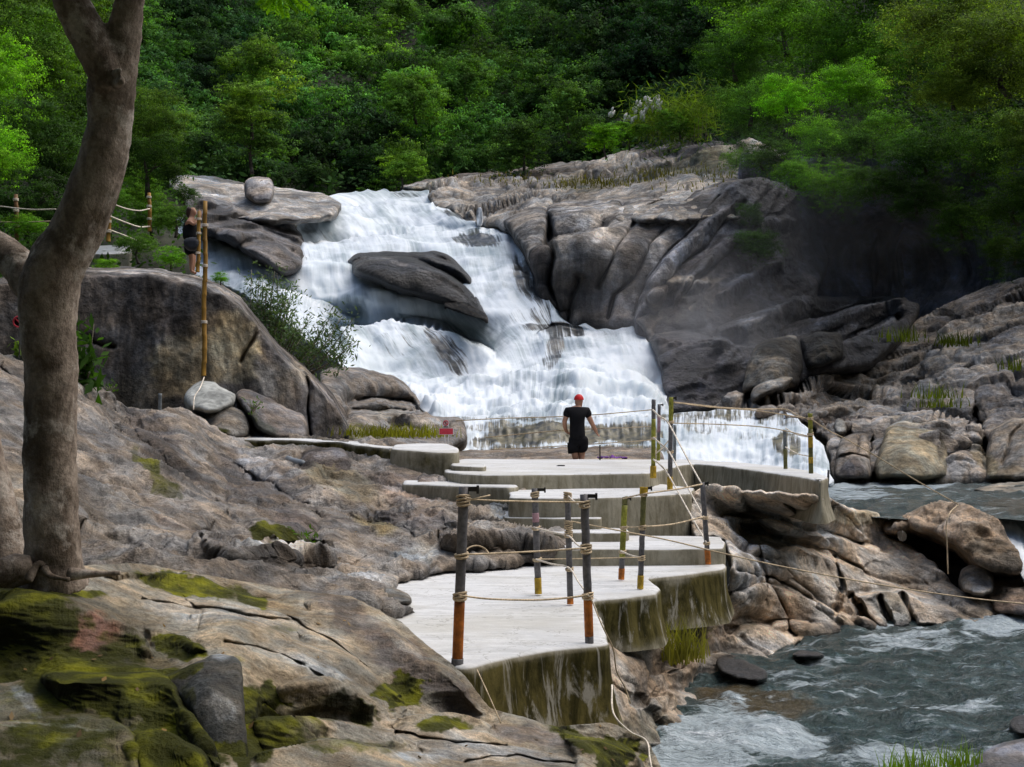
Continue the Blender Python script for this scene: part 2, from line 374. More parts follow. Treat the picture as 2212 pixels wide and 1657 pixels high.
def concrete_mat(name, side=(.27, .25, .195), top=(.665, .67, .67)):
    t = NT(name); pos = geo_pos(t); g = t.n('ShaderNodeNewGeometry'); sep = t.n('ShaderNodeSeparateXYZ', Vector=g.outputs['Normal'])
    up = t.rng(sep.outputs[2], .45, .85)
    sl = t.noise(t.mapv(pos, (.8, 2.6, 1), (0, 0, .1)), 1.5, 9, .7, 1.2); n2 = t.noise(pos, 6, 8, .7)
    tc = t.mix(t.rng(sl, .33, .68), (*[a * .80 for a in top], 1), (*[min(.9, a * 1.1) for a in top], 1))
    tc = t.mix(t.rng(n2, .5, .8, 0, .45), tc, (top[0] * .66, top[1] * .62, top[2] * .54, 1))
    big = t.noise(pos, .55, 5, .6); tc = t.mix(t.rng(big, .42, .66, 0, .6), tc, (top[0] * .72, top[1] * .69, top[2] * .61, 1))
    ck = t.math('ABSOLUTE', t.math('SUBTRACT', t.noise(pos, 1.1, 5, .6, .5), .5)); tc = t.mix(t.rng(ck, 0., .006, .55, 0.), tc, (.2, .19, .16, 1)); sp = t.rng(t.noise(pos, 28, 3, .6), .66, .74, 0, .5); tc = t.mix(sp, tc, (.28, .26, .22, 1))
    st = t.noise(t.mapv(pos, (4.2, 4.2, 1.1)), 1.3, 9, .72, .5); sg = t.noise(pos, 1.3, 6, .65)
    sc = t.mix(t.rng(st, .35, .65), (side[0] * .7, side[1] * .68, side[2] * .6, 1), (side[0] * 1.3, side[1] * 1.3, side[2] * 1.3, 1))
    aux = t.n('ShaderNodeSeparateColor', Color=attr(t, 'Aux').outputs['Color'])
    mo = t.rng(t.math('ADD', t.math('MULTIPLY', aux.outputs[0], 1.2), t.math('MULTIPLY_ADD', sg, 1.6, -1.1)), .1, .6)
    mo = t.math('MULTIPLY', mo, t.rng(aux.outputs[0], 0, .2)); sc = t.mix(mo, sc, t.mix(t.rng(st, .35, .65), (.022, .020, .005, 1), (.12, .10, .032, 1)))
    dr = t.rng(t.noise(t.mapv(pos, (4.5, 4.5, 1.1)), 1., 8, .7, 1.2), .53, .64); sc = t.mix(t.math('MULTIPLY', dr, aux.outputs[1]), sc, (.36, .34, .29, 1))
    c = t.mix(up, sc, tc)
    b = t.bump(t.math('ADD', n2, t.math('ADD', t.math('MULTIPLY', sl, .5), t.noise(pos, 1.5, 4))), .6, .02)
    return t.done(t.pbsdf(Base__Color=c, Roughness=.95, Normal=b, Specular__IOR__Level=.1))
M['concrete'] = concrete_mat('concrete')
def falls_mat(name, freq=(2.4, .38), white=(.76, .82, .88), shade=(.26, .33, .37), rock=(.055, .058, .064), wmix=.55):
    t = NT(name); uv = t.n('ShaderNodeUVMap', _uv_map='flow'); pos = geo_pos(t)
    ax = t.n('ShaderNodeSeparateColor', Color=attr(t, 'Aux').outputs['Color']); thin = ax.outputs[2]; puff = ax.outputs[1]
    f1 = t.noise(t.mapv(uv.outputs[0], (freq[0], freq[1], 1)), 1., 8, .62, .35)
    f2 = t.noise(t.mapv(uv.outputs[0], (freq[0] * 3.2, freq[1] * 1.9, 1)), 1., 6, .65, .5)
    f3 = t.noise(pos, .9, 7, .66); fp = t.noise(pos, 3.5, 5, .6)
    f0 = t.noise(t.mapv(uv.outputs[0], (freq[0] * .3, freq[1] * .5, 1)), 1., 6, .6, .8)
    s = t.math('ADD', t.math('MULTIPLY', f1, .22), t.math('ADD', t.math('MULTIPLY', f2, .14), t.math('ADD', t.math('MULTIPLY', f0, .42), t.math('ADD', t.math('MULTIPLY', t.noise(pos, .45, 6, .6), .34), t.math('MULTIPLY', fp, .06)))))
    s = t.math('ADD', s, t.math('MULTIPLY', puff, .14))
    w = t.rng(s, .46, .68)
    c = t.mix(w, (*shade, 1), (*white, 1))
    c = t.mix(t.math('MULTIPLY', t.rng(t.noise(pos, .33, 4), .5, .72), .30), c, (.50, .60, .60, 1))
    rk = t.math('ADD', t.math('MULTIPLY', thin, 1.0), t.math('MULTIPLY_ADD', t.math('ADD', t.math('MULTIPLY', s, .6), t.math('MULTIPLY', f2, .5)), -3.2, 1.72))
    rk = t.rng(rk, .30, .80); rk = t.math('MULTIPLY', rk, t.rng(thin, .02, .2))
    rc = t.mix(t.rng(fp, .35, .65), (rock[0] * .5, rock[1] * .52, rock[2] * .55, 1), (rock[0] * 1.9, rock[1] * 1.8, rock[2] * 1.5, 1))
    c = t.mix(rk, c, rc)
    b = t.bump(t.math('ADD', s, t.math('MULTIPLY', fp, .25)), .35, .14)
    return t.done(t.pbsdf(Base__Color=c, Roughness=t.math('MULTIPLY_ADD', rk, -.25, .55), Normal=b, Specular__IOR__Level=.3, Subsurface__Weight=t.math('MULTIPLY_ADD', rk, -.9, .9), Subsurface__Radius=(1., 1., 1.), Subsurface__Scale=.30))
M['falls'] = falls_mat('falls_water')
M['cascade'] = falls_mat('cascade_water', (2.6, .6), rock=(.11, .10, .07))
M['low_fall'] = falls_mat('low_fall_water', (3.5, .8), shade=(.22, .27, .27))
def river_mat(name, deep=(.032, .058, .056), foam_th=.6, sc=1., brown=None):
    t = NT(name); pos = geo_pos(t); ax = t.n('ShaderNodeSeparateColor', Color=attr(t, 'Aux').outputs['Color']); fo = ax.outputs[2]; br = ax.outputs[0]
    wv = t.mapv(pos, (1.1 / sc, 2.3 / sc, 1), (0, 0, .18))
    n1 = t.noise(wv, 1.6, 7, .62, .7); n2 = t.noise(t.mapv(pos, (4 / sc, 9 / sc, 1), (0, 0, .2)), 1., 5, .65, .3); n3 = t.noise(t.mapv(pos, (9 / sc, 16 / sc, 1)), 1., 6, .7, .4)
    s = t.math('ADD', t.math('MULTIPLY', n1, .6), t.math('ADD', t.math('MULTIPLY', n2, .32), t.math('MULTIPLY', n3, .16)))
    fm = t.rng(t.math('ADD', t.math('ADD', s, t.math('MULTIPLY', n3, .12)), t.math('MULTIPLY', fo, .27)), foam_th + .03, foam_th + .20)
    base = t.mix(t.rng(n1, .4, .65), (*deep, 1), (deep[0] * 2.2, deep[1] * 2.1, deep[2] * 2.2, 1))
    base = t.mix(br, base, (.10, .068, .022, 1))
    c = t.mix(fm, base, t.mix(t.rng(s, .55, .8), (.42, .50, .54, 1), (.82, .87, .92, 1)))
    b = t.bump(t.math('ADD', n1, t.math('MULTIPLY', n2, .6)), 1., .30 * sc); b = t.bump(n3, .6, .012 * sc, b)
    return t.done(t.pbsdf(Base__Color=c, Roughness=t.math('MULTIPLY_ADD', fm, .5, .12), Normal=b, Specular__IOR__Level=.55))
M['river'] = river_mat('river_water', foam_th=.60)
M['pool'] = river_mat('pool_water', foam_th=.60, sc=1.6)
def leaf_mat(name, c, trans=.35, var=.5, rgh=.6, sh=0.):
    t = NT(name); oi = t.n('ShaderNodeObjectInfo'); pos = geo_pos(t); at = attr(t, 'Col')
    n = t.noise(pos, .45, 4, .6); k = t.math('MULTIPLY', t.rng(n, .3, .7, 1 - var, 1 + var), 1.)
    sep = t.n('ShaderNodeSeparateColor', Color=at.outputs['Color']); k = t.math('MULTIPLY', k, sep.outputs[0])
    base = t.mix(1., (*c, 1), oi.outputs['Color'], 'MULTIPLY'); base = t.mix(t.math('MULTIPLY', sep.outputs[1], .5), base, t.mix(1., base, (1.7, 1.35, .5, 1), 'MULTIPLY'))
    base = scalec(t, base, k)
    a = t.pbsdf(Base__Color=base, Roughness=.7, Specular__IOR__Level=.12); tr = t.n('ShaderNodeBsdfTranslucent', Color=t.mix(1., base, (1.25, 1.4, .5, 1), 'MULTIPLY'))
    mx = t.n('ShaderNodeMixShader', Fac=trans); t.i(mx, 'I1', a); t.i(mx, 'I2', tr.outputs[0]); return t.done(mx.outputs[0])
M['leaf'] = leaf_mat('leaf_forest', (.112, .218, .066), .4)
M['leaf_bush'] = leaf_mat('leaf_bush', (.085, .135, .07), .3)
M['leaf_bright'] = leaf_mat('leaf_bright', (.12, .26, .015), .5, .2)
M['grass'] = leaf_mat('grass_blade', (.17, .185, .06), .4, .35)
def bark_mat(name, a, b, sc=1.):
    t = NT(name); pos = geo_pos(t); n = t.noise(t.mapv(pos, (9 / sc, 9 / sc, 3.0 / sc)), 1., 8, .7, .4); n2 = t.noise(pos, 2.4 / sc, 6, .65); n3 = t.noise(pos, 40 / sc, 4, .7)
    c = t.mix(t.rng(n, .3, .7), (*a, 1), (*b, 1)); c = t.mix(t.rng(n2, .45, .62, 0, .75), c, (a[0] * .45, a[1] * .42, a[2] * .36, 1))
    lich = t.rng(t.noise(pos, 3.1 / sc, 7, .7), .50, .62, 0, .8); c = t.mix(lich, c, (b[0] * 1.25, b[1] * 1.35, b[2] * 1.45, 1))
    c = scalec(t, c, t.rng(n3, .3, .7, .8, 1.2))
    return t.done(t.pbsdf(Base__Color=c, Roughness=.9, Normal=t.bump(t.math('ADD', n, t.math('ADD', n2, t.math('MULTIPLY', n3, .5))), .9, .02), Specular__IOR__Level=.2))
M['bark'] = bark_mat('bark', (.17, .13, .10), (.46, .38, .31))
M['bark_dark'] = bark_mat('bark_dark', (.03, .025, .02), (.10, .085, .07), 3)
def plain(name, c, rgh=.6, n=.25, sc=20, metal=0., spec=.4, bump=.003, stretch=(1, 1, 1)):
    t = NT(name); pos = t.n('ShaderNodeTexCoord').outputs['Object']; v = t.mapv(pos, stretch); q = t.noise(v, sc, 6, .65); q2 = t.noise(v, sc * .15, 4, .6)
    cc = scalec(t, c + (1,) if len(c) == 3 else c, t.math('MULTIPLY', t.rng(q, .3, .7, 1 - n, 1 + n), t.rng(q2, .3, .7, 1 - n, 1 + n)))
    return t.done(t.pbsdf(Base__Color=cc, Roughness=rgh, Metallic=metal, Specular__IOR__Level=spec, Normal=t.bump(q, .5, bump)))
M['steel'] = plain('grey_painted_steel', (.13, .125, .13), .55, .3, 30, .2, .4)
M['steel_light'] = plain('light_grey_steel', (.17, .19, .20), .5, .3, 30, .3)
M['rust'] = plain('orange_rust_sleeve', (.42, .13, .018), .65, .4, 22)
M['yellow'] = plain('yellow_paint', (.42, .27, .022), .6, .35, 25)
M['lime'] = plain('lime_yellow_paint', (.25, .25, .035), .6, .35, 25)
M['olive'] = plain('olive_paint', (.13, .125, .04), .65, .35, 25)
M['black'] = plain('black_metal', (.02, .018, .015), .6)
M['rope'] = plain('tan_rope', (.56, .44, .29), .9, .3, 60)
M['rope_white'] = plain('pale_rope', (.74, .66, .55), .9, .25, 60)
M['bamboo'] = plain('yellow_bamboo', (.30, .16, .022), .55, .35, 12, stretch=(1, 1, .3))
M['bamboo_dark'] = plain('brown_bamboo', (.17, .085, .028), .6, .35, 12, stretch=(1, 1, .3))
M['red'] = plain('red_fabric', (.55, .010, .014), .7, .12)
M['signred'] = plain('red_sign_paint', (.62, .05, .08), .5, .15)
M['signwhite'] = plain('white_sign_paint', (.75, .72, .72), .5, .1)
M['blackcloth'] = plain('black_cloth', (.006, .006, .008), .85, .3, 9, 0, .2)
M['navy'] = plain('dark_grey_bag', (.018, .019, .026), .7, .3, 9)
M['skin'] = plain('skin', (.42, .22, .14), .55, .08, 8)
M['hair'] = plain('dark_brown_hair', (.035, .014, .012), .6, .4, 40)
M['purple'] = plain('purple_cloth', (.12, .03, .22), .8)
M['pink'] = plain('pink_tape', (.40, .24, .27), .7)
M['soil'] = plain('dark_soil', (.022, .024, .014), .95, .5, 2.0, bump=.05)
M['white_plume'] = plain('white_plume', (.75, .72, .68), .9, .1)
M['twig'] = plain('pale_twig', (.23, .20, .15), .9)
M['pipe'] = plain('grey_plastic_pipe', (.24, .27, .30), .45, .1)
M['cement'] = plain('pale_cement', (.34, .35, .33), .9, .35, 7, bump=.02)

M['dead_leaf'] = leaf_mat('dead_leaf', (.17, .12, .065), .1, .4)
# ---------------------------------------------------------------- daylight
w = bpy.data.worlds.new('World'); S.world = w; w.use_nodes = True; nt = w.node_tree
sk = nt.nodes.new('ShaderNodeTexSky'); sk.sky_type = 'NISHITA'; sk.sun_disc = False
SUN_EL, SUN_AZ = 62.0, 70.0         # azimuth clockwise from +Y: high sun from the right, a little behind the falls
sk.sun_elevation = math.radians(SUN_EL); sk.sun_rotation = math.radians(SUN_AZ); sk.air_density = 1.3; sk.dust_density = 4.0
bg = nt.nodes['Background']; nt.links.new(sk.outputs[0], bg.inputs[0]); bg.inputs[1].default_value = 0.15
sl = bpy.data.lights.new('sun', 'SUN'); so = bpy.data.objects.new('sun', sl); COL.objects.link(so)
sl.energy = 2.15; sl.angle = math.radians(75); sl.color = (1, .975, .935)
e, a = math.radians(SUN_EL), math.radians(SUN_AZ)
sd_ = Vector((math.sin(a) * math.cos(e), math.cos(a) * math.cos(e), math.sin(e)))
so.rotation_euler = (-sd_).to_track_quat('-Z', 'Y').to_euler(); so.location = (0, 0, 60)
S.view_settings.view_transform = 'Standard'; S.view_settings.look = 'None'; S.view_settings.exposure = 0
S.render.engine = 'CYCLES'; S.cycles.max_bounces = 6; S.cycles.transparent_max_bounces = 8; S.cycles.use_denoising = True
# ---------------------------------------------------------------- ground sheet; valley sides and unseen rear rise shaped to cut sky light
def ground():
    n = 140; r = np.concatenate([np.linspace(0, 60, 60), np.geomspace(63, 1500, 40)])
    xs = np.concatenate([-r[::-1], r[1:]]); ys = np.concatenate([-r[::-1], r[1:]])
    gx, gy = np.meshgrid(xs, ys); z = np.full(gx.shape, -3.2)
    side = np.clip(np.abs(gx - gy * .06) - 42 - np.clip(gy, -40, 50) * .1, 0, None); z += np.minimum(side * .75, 95)
    back = np.clip(gy - 70, 0, None); z += np.minimum(back * .18, 40)
    beh = np.clip(-gy - 18, 0, None); z += np.minimum(beh * .8, 70)
    p = np.stack([gx.ravel(), gy.ravel(), z.ravel()], 1); p[:, 2] += 1.2 * fbm(p * .05, 4)
    m = len(xs); i = np.arange(m * m).reshape(m, m); f = np.stack([i[:-1, :-1].ravel(), i[:-1, 1:].ravel(), i[1:, 1:].ravel(), i[1:, :-1].ravel()], 1)
    return struct(mesh_obj('ground', p, f, M['soil']))
ground()
TAN, PALE, GREY, DARK, WET = (0.301, 0.262, 0.218), (0.474, 0.439, 0.399), (0.238, 0.220, 0.207), (0.079, 0.073, 0.070), (0.041, 0.041, 0.046)
BRN = (0.150, 0.128, 0.108)
# ---------------------------------------------------------------- far rocks above the falls (left)
def R(*a, **k): return struct(relief(*a, **k))
R('rock_shelf', [(360, 384), (400, 379), (470, 382), (530, 395), (600, 405), (700, 418), (740, 440), (720, 470), (640, 478), (560, 478), (460, 470), (420, 440), (380, 420)],
  [(380, 385, 80), (700, 415, 84), (420, 430, 74), (600, 440, 74), (720, 460, 72), (500, 470, 70)], M['rock_far'], step=3, rnd=(14, 2.), amp=.5, scale=.35, col=PALE, aniso=(-4, 3), ridge=.5,
  ledges=[([(400, 440), (520, 436), (640, 428), (720, 430)], 3, 8, 60), ([(400, 412), (500, 410), (590, 412)], 2, 6, 60)],
  paint=[((470, 450, 60, 12, 5), GREY, .6), ((640, 424, 50, 7, 5), DARK, .6), ((450, 425, 40, 4), (0.800, 0.800, 0.800), .9)])
R('layered_rock', [(400, 432), (450, 425), (520, 440), (560, 470), (620, 470), (650, 500), (662, 540), (655, 580), (620, 595), (560, 560), (500, 520), (440, 500), (400, 490)],
  [(410, 440, 66), (560, 480, 66), (650, 510, 66), (420, 490, 63), (500, 515, 61), (640, 580, 60)], M['rock_far'], step=3, rnd=(12, 2.), amp=.5, scale=.45, aniso=(-6, 4), terr=3, col=(0.190, 0.172, 0.163),
  ledges=[([(430, 490), (540, 485), (650, 520)], 2.2, 7, 40), ([(470, 512), (560, 510), (655, 548)], 2.0, 7, 40), ([(430, 466), (500, 460), (560, 475)], 1.8, 6, 40), ([(520, 540), (600, 545), (650, 572)], 1.5, 6, 30)],
  paint=[((500, 445, 60, 16, 20), (0.286, 0.268, 0.251), .7), ((490, 475, 50, 22, 25), DARK, .8), ((620, 480, 40, 14), (0.108, 0.099, 0.099), .7), ((630, 560, 30, 24), (0.198, 0.172, 0.154), .6)], wet=.3)
# ---------------------------------------------------------------- rocks right of the falls
R('upper_rock_bank', [(860, 405), (900, 392), (1000, 375), (1090, 366), (1200, 352), (1290, 345), (1360, 318), (1420, 296), (1530, 288), (1620, 300), (1700, 330), (1720, 420), (1600, 470), (1480, 480), (1300, 480), (1180, 470), (1100, 500), (1040, 488), (980, 462), (930, 442), (925, 415), (880, 412)],
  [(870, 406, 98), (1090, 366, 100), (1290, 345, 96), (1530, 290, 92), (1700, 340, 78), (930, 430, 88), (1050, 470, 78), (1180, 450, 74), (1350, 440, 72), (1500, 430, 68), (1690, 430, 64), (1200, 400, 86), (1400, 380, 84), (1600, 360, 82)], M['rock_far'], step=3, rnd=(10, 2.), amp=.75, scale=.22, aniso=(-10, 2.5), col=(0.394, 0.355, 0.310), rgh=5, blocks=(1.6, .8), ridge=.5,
  ledges=[([(930, 425), (1010, 400), (1100, 392), (1250, 388)], 2.10, 8, 50), ([(1020, 470), (1120, 430), (1240, 420), (1380, 410), (1500, 400)], 2.80, 10, 60), ([(1050, 385), (1200, 368), (1330, 358), (1450, 350)], 2.80, 8, 60), ([(1320, 400), (1450, 375), (1600, 350)], 2.10, 8, 50), ([(1400, 340), (1480, 320), (1560, 312)], 2.10, 8, 40)],
  paint=[((1080, 375, 200, 12, -5), (0.129, 0.104, 0.088), .75), ((1470, 320, 110, 26, -8), (0.158, 0.139, 0.133), .8), ((1200, 375, 150, 10, -3), (0.180, 0.151, 0.127), .6), ((1000, 410, 60, 14, -8), (0.469, 0.410, 0.351), .7),
         ((1260, 400, 70, 16), (0.216, 0.196, 0.108), .5), ((1560, 350, 60, 20), (0.204, 0.184, 0.105), .6), ((1480, 370, 90, 14, -10), (0.204, 0.194, 0.095), .5), ((1100, 452, 60, 22, 15), (0.186, 0.170, 0.156), .6), ((1650, 400, 60, 60), (0.133, 0.129, 0.114), .7)])
R('water_worn_rock', [(1080, 478), (1130, 455), (1185, 440), (1330, 428), (1470, 425), (1580, 385), (1640, 390), (1600, 450), (1520, 530), (1450, 600), (1400, 660), (1385, 712), (1230, 712), (1160, 650), (1150, 590), (1130, 540), (1100, 500)],
  [(1080, 478, 68), (1185, 440, 68), (1330, 430, 68), (1470, 430, 66), (1620, 395, 64), (1120, 520, 62), (1250, 500, 60), (1370, 520, 59), (1300, 600, 57.5), (1200, 640, 58), (1300, 700, 57), (1380, 705, 56), (1500, 500, 60), (1430, 600, 58)],
  M['cliff'], step=3, rnd=(22, 2.5), amp=.55, scale=.22, aniso=(62, 3.2), col=(0.279, 0.257, 0.238), ridge=.75, octv=5, gain=.42, wet=.15,
  cracks=[([(1183, 448), (1182, 520), (1195, 560), (1190, 620), (1210, 680)], 7, 3.5), ([(1290, 620), (1330, 540), (1380, 470), (1440, 440)], 6, 1.6), ([(1230, 700), (1235, 640), (1250, 600)], 8, 1.5), ([(1320, 690), (1330, 640), (1370, 600), (1400, 540), (1470, 470)], 6, 1.8), ([(1370, 690), (1400, 600), (1480, 520), (1560, 430)], 6, 2.)],
  ledges=[([(1190, 525), (1250, 512), (1300, 505)], 2.5, 10, 40), ([(1190, 465), (1270, 455), (1330, 450)], 2, 8, 40)],
  paint=[((1260, 470, 70, 22, -15), (0.547, 0.510, 0.475), .8), ((1225, 535, 40, 30, -30), (0.431, 0.396, 0.359), .7), ((1330, 480, 90, 14, -38), (0.612, 0.576, 0.541), .75), ((1360, 545, 60, 16, -55), (0.112, 0.100, 0.093), .7), ((1450, 480, 90, 20, -40), (0.100, 0.093, 0.093), .75), ((1240, 650, 80, 60), (0.120, 0.108, 0.101), .7), ((1340, 680, 60, 40), (0.143, 0.126, 0.119), .7), ((1160, 590, 22, 90, 0), (0.058, 0.051, 0.051), .85), ((1135, 495, 45, 35), (0.317, 0.288, 0.259), .8), ((1290, 555, 30, 60, 40), (0.351, 0.321, 0.292), .6), ((1550, 420, 70, 16, -35), (0.092, 0.085, 0.085), .8)])
R('sloping_slab', [(1590, 388), (1625, 380), (1700, 400), (1760, 430), (1790, 560), (1760, 650), (1600, 720), (1500, 740), (1370, 730), (1372, 680), (1392, 610), (1436, 545), (1490, 490), (1545, 430)],
  [(1600, 385, 62), (1750, 440, 64.5), (1440, 550, 57), (1380, 690, 55), (1560, 700, 55), (1740, 640, 60), (1600, 540, 59.5), (1790, 560, 64)],
  M['cliff'], step=3, rnd=(6, .6), amp=.55, scale=.34, aniso=(50, 6), terr=4, ridge=.5, gain=.58, rgh=5, col=(.115, .11, .12), wet=.5,
  humps=[([(1395, 690), (1400, 620), (1450, 550), (1520, 480), (1600, 420), (1600, 450), (1530, 520), (1460, 610), (1430, 690)], 1.6, 10), ([(1440, 700), (1470, 620), (1540, 540), (1640, 470), (1650, 500), (1570, 580), (1500, 690)], 1.4, 10), ([(1540, 640), (1600, 600), (1690, 560), (1700, 590), (1620, 640), (1560, 680)], 1.4, 9), ([(1400, 640), (1440, 610), (1500, 600), (1540, 612), (1500, 650), (1420, 690)], 1.2, 10), ([(1600, 520), (1660, 480), (1720, 470), (1710, 510), (1640, 550)], 1., 9)],
  cracks=[([(1410, 690), (1450, 600), (1530, 520), (1610, 440)], 5, 1.8), ([(1480, 640), (1550, 560), (1650, 470)], 5, 1.6), ([(1380, 640), (1430, 560), (1500, 490)], 4, 1.2)],
  paint=[((1430, 600, 110, 9, -58), (.50, .51, .56), .8), ((1500, 520, 110, 10, -48), (.42, .43, .48), .75), ((1560, 500, 100, 8, -45), (.32, .33, .38), .6), ((1400, 640, 60, 6, -65), (.4, .4, .44), .7), ((1470, 650, 80, 40), (.24, .20, .165), .8), ((1500, 612, 60, 8, -6), (.40, .35, .29), .8), ((1490, 690, 12, 30), (.36, .31, .24), .6), ((1680, 540, 110, 120), (.075, .075, .09), .8), ((1600, 600, 70, 8, -30), (.26, .27, .31), .6)])
R('cave_wall', [(1600, 330), (1700, 340), (2300, 330), (2340, 500), (2340, 760), (2000, 780), (1850, 760), (1700, 760), (1580, 700), (1600, 560), (1590, 440)],
  [(1600, 400, 70), (1750, 380, 64), (2000, 360, 60), (2300, 350, 54), (1600, 700, 62), (1800, 600, 67), (1900, 560, 68), (2100, 600, 64), (2300, 640, 54), (2000, 760, 62)],
  M['cliff'], step=4, amp=.9, scale=.16, aniso=(88, 3), ridge=.6, col=(.24, .24, .31), wet=.1, skirt=0,
  cracks=[([(1730, 380), (1725, 500), (1722, 640)], 9, 2), ([(1940, 480), (1935, 560), (1930, 660)], 5, -1.5), ([(1900, 500), (1890, 600), (1880, 660)], 9, 2)],
  paint=[((1720, 520, 18, 130), (0.118, 0.105, 0.100), .6), ((1915, 560, 26, 100), (0.103, 0.099, 0.103), .7), ((1940, 580, 6, 90), (0.194, 0.185, 0.194), .6), ((1650, 620, 60, 80), (0.075, 0.077, 0.088), .6)])
R('wet_ledges', [(1370, 690), (1420, 660), (1500, 640), (1600, 610), (1700, 600), (1760, 640), (1850, 640), (1930, 640), (1990, 660), (1960, 720), (1880, 790), (1800, 800), (1640, 860), (1540, 890), (1425, 900), (1440, 860), (1420, 780), (1395, 720)],
  [(1380, 700, 53), (1600, 620, 57), (1760, 650, 58), (1960, 660, 57), (1430, 780, 49), (1440, 880, 46.5), (1550, 870, 47), (1650, 760, 51), (1800, 760, 51), (1900, 740, 53), (1640, 850, 48), (1560, 720, 51)],
  M['cliff'], step=3, rnd=(10, 1.2), amp=.7, scale=.28, aniso=(24, 4.), terr=3.5, ridge=.5, col=(0.096, 0.094, 0.103), wet=.7,
  ledges=[([(1550, 720), (1640, 690), (1720, 655)], 3, 9, 40), ([(1600, 690), (1660, 660), (1700, 640)], 2, 8, 40), ([(1700, 725), (1800, 700), (1900, 665), (1940, 655)], 4, 12, 50), ([(1790, 760), (1860, 735), (1930, 700)], 3, 12, 40), ([(1420, 735), (1500, 728), (1580, 740)], 2.5, 8, 40)],
  paint=[((1640, 650, 80, 8, -25), (0.484, 0.494, 0.529), .7), ((1840, 670, 90, 14, -18), (0.356, 0.361, 0.402), .8), ((1870, 705, 80, 14, -20), (0.390, 0.400, 0.447), .8), ((1620, 700, 90, 10, -25), (0.437, 0.448, 0.494), .7), ((1430, 680, 60, 40, -20), (0.257, 0.222, 0.194), .8), ((1480, 730, 60, 14), (0.185, 0.161, 0.161), .6), ((1490, 810, 70, 80), (0.082, 0.078, 0.096), .8), ((1560, 780, 70, 8, -55), (0.321, 0.321, 0.356), .6)])
# right bank: slope down to the pool
R('right_rock_bank', [(1535, 880), (1580, 840), (1640, 815), (1700, 800), (1800, 790), (1860, 770), (1920, 735), (1980, 690), (2050, 655), (2120, 625), (2212, 600), (2340, 570), (2340, 1060), (2212, 1050), (1800, 1052), (1795, 1010), (1790, 960), (1740, 915), (1640, 905), (1560, 900)],
  [(1540, 880, 46), (1700, 800, 51), (1860, 770, 53), (1980, 690, 56), (2120, 625, 57), (2330, 580, 52), (1650, 900, 41.5), (1800, 960, 40), (1800, 1045, 36.5), (2000, 1045, 36.5), (2212, 1045, 36), (2330, 1050, 33), (1800, 860, 46), (1950, 850, 46.5), (2100, 800, 47), (1950, 930, 40.5), (2150, 930, 39.5), (2300, 800, 44), (2000, 960, 38)],
  M['rock_mid'], step=3, rnd=(8, 1.), amp=.5, scale=.6, aniso=(28, 3.), col=(0.314, 0.275, 0.237), ridge=.6, blocks=(.8, 1.0), gain=.6, rgh=5,
  ledges=[([(1620, 880), (1720, 850), (1800, 800)], 1.88, 10, 40), ([(1700, 905), (1800, 880), (1900, 860), (2000, 850)], 2.25, 10, 50), ([(1800, 925), (1900, 905), (2010, 905), (2100, 930)], 1.88, 9, 40), ([(1640, 900), (1700, 860), (1760, 830)], 1.50, 8, 30)],
  cracks=[([(1888, 925), (1885, 1035)], 4, 1.2), ([(2054, 930), (2052, 1035)], 5, 1.5), ([(1835, 940), (1880, 990), (1882, 1030)], 4, .8), ([(2105, 830), (2120, 920), (2140, 1000)], 9, 2.), ([(1810, 990), (1885, 985)], 3, .6), ([(2090, 930), (2100, 1035)], 5, 1)],
  paint=[((2120, 660, 130, 34, -14), (0.098, 0.088, 0.088), .75), ((2180, 730, 70, 26, -20), (0.133, 0.129, 0.133), .8), ((2150, 720, 80, 5, -22), (0.028, 0.025, 0.025), .7), ((1700, 770, 60, 30), (0.105, 0.095, 0.090), .6), ((1660, 860, 60, 10, -22), (0.461, 0.403, 0.344), .6), ((1740, 905, 110, 8), (0.123, 0.089, 0.069), .7), ((1860, 915, 70, 8), (0.090, 0.070, 0.061), .8), ((1980, 920, 60, 8), (0.285, 0.266, 0.228), .5), ((2030, 940, 20, 24), (0.046, 0.041, 0.036), .85), ((2180, 880, 40, 100), (0.105, 0.097, 0.094), .7), ((1840, 1020, 40, 14), (0.091, 0.077, 0.072), .7), ((1850, 860, 70, 30, -25), (0.422, 0.374, 0.317), .5), ((2010, 830, 60, 50), (0.205, 0.180, 0.152), .6), ((2160, 1000, 50, 36), (0.419, 0.361, 0.294), .6), ((2125, 980, 15, 50), (0.273, 0.224, 0.147), .8)],
  moss=[((2060, 860, 50, 40), .25)])
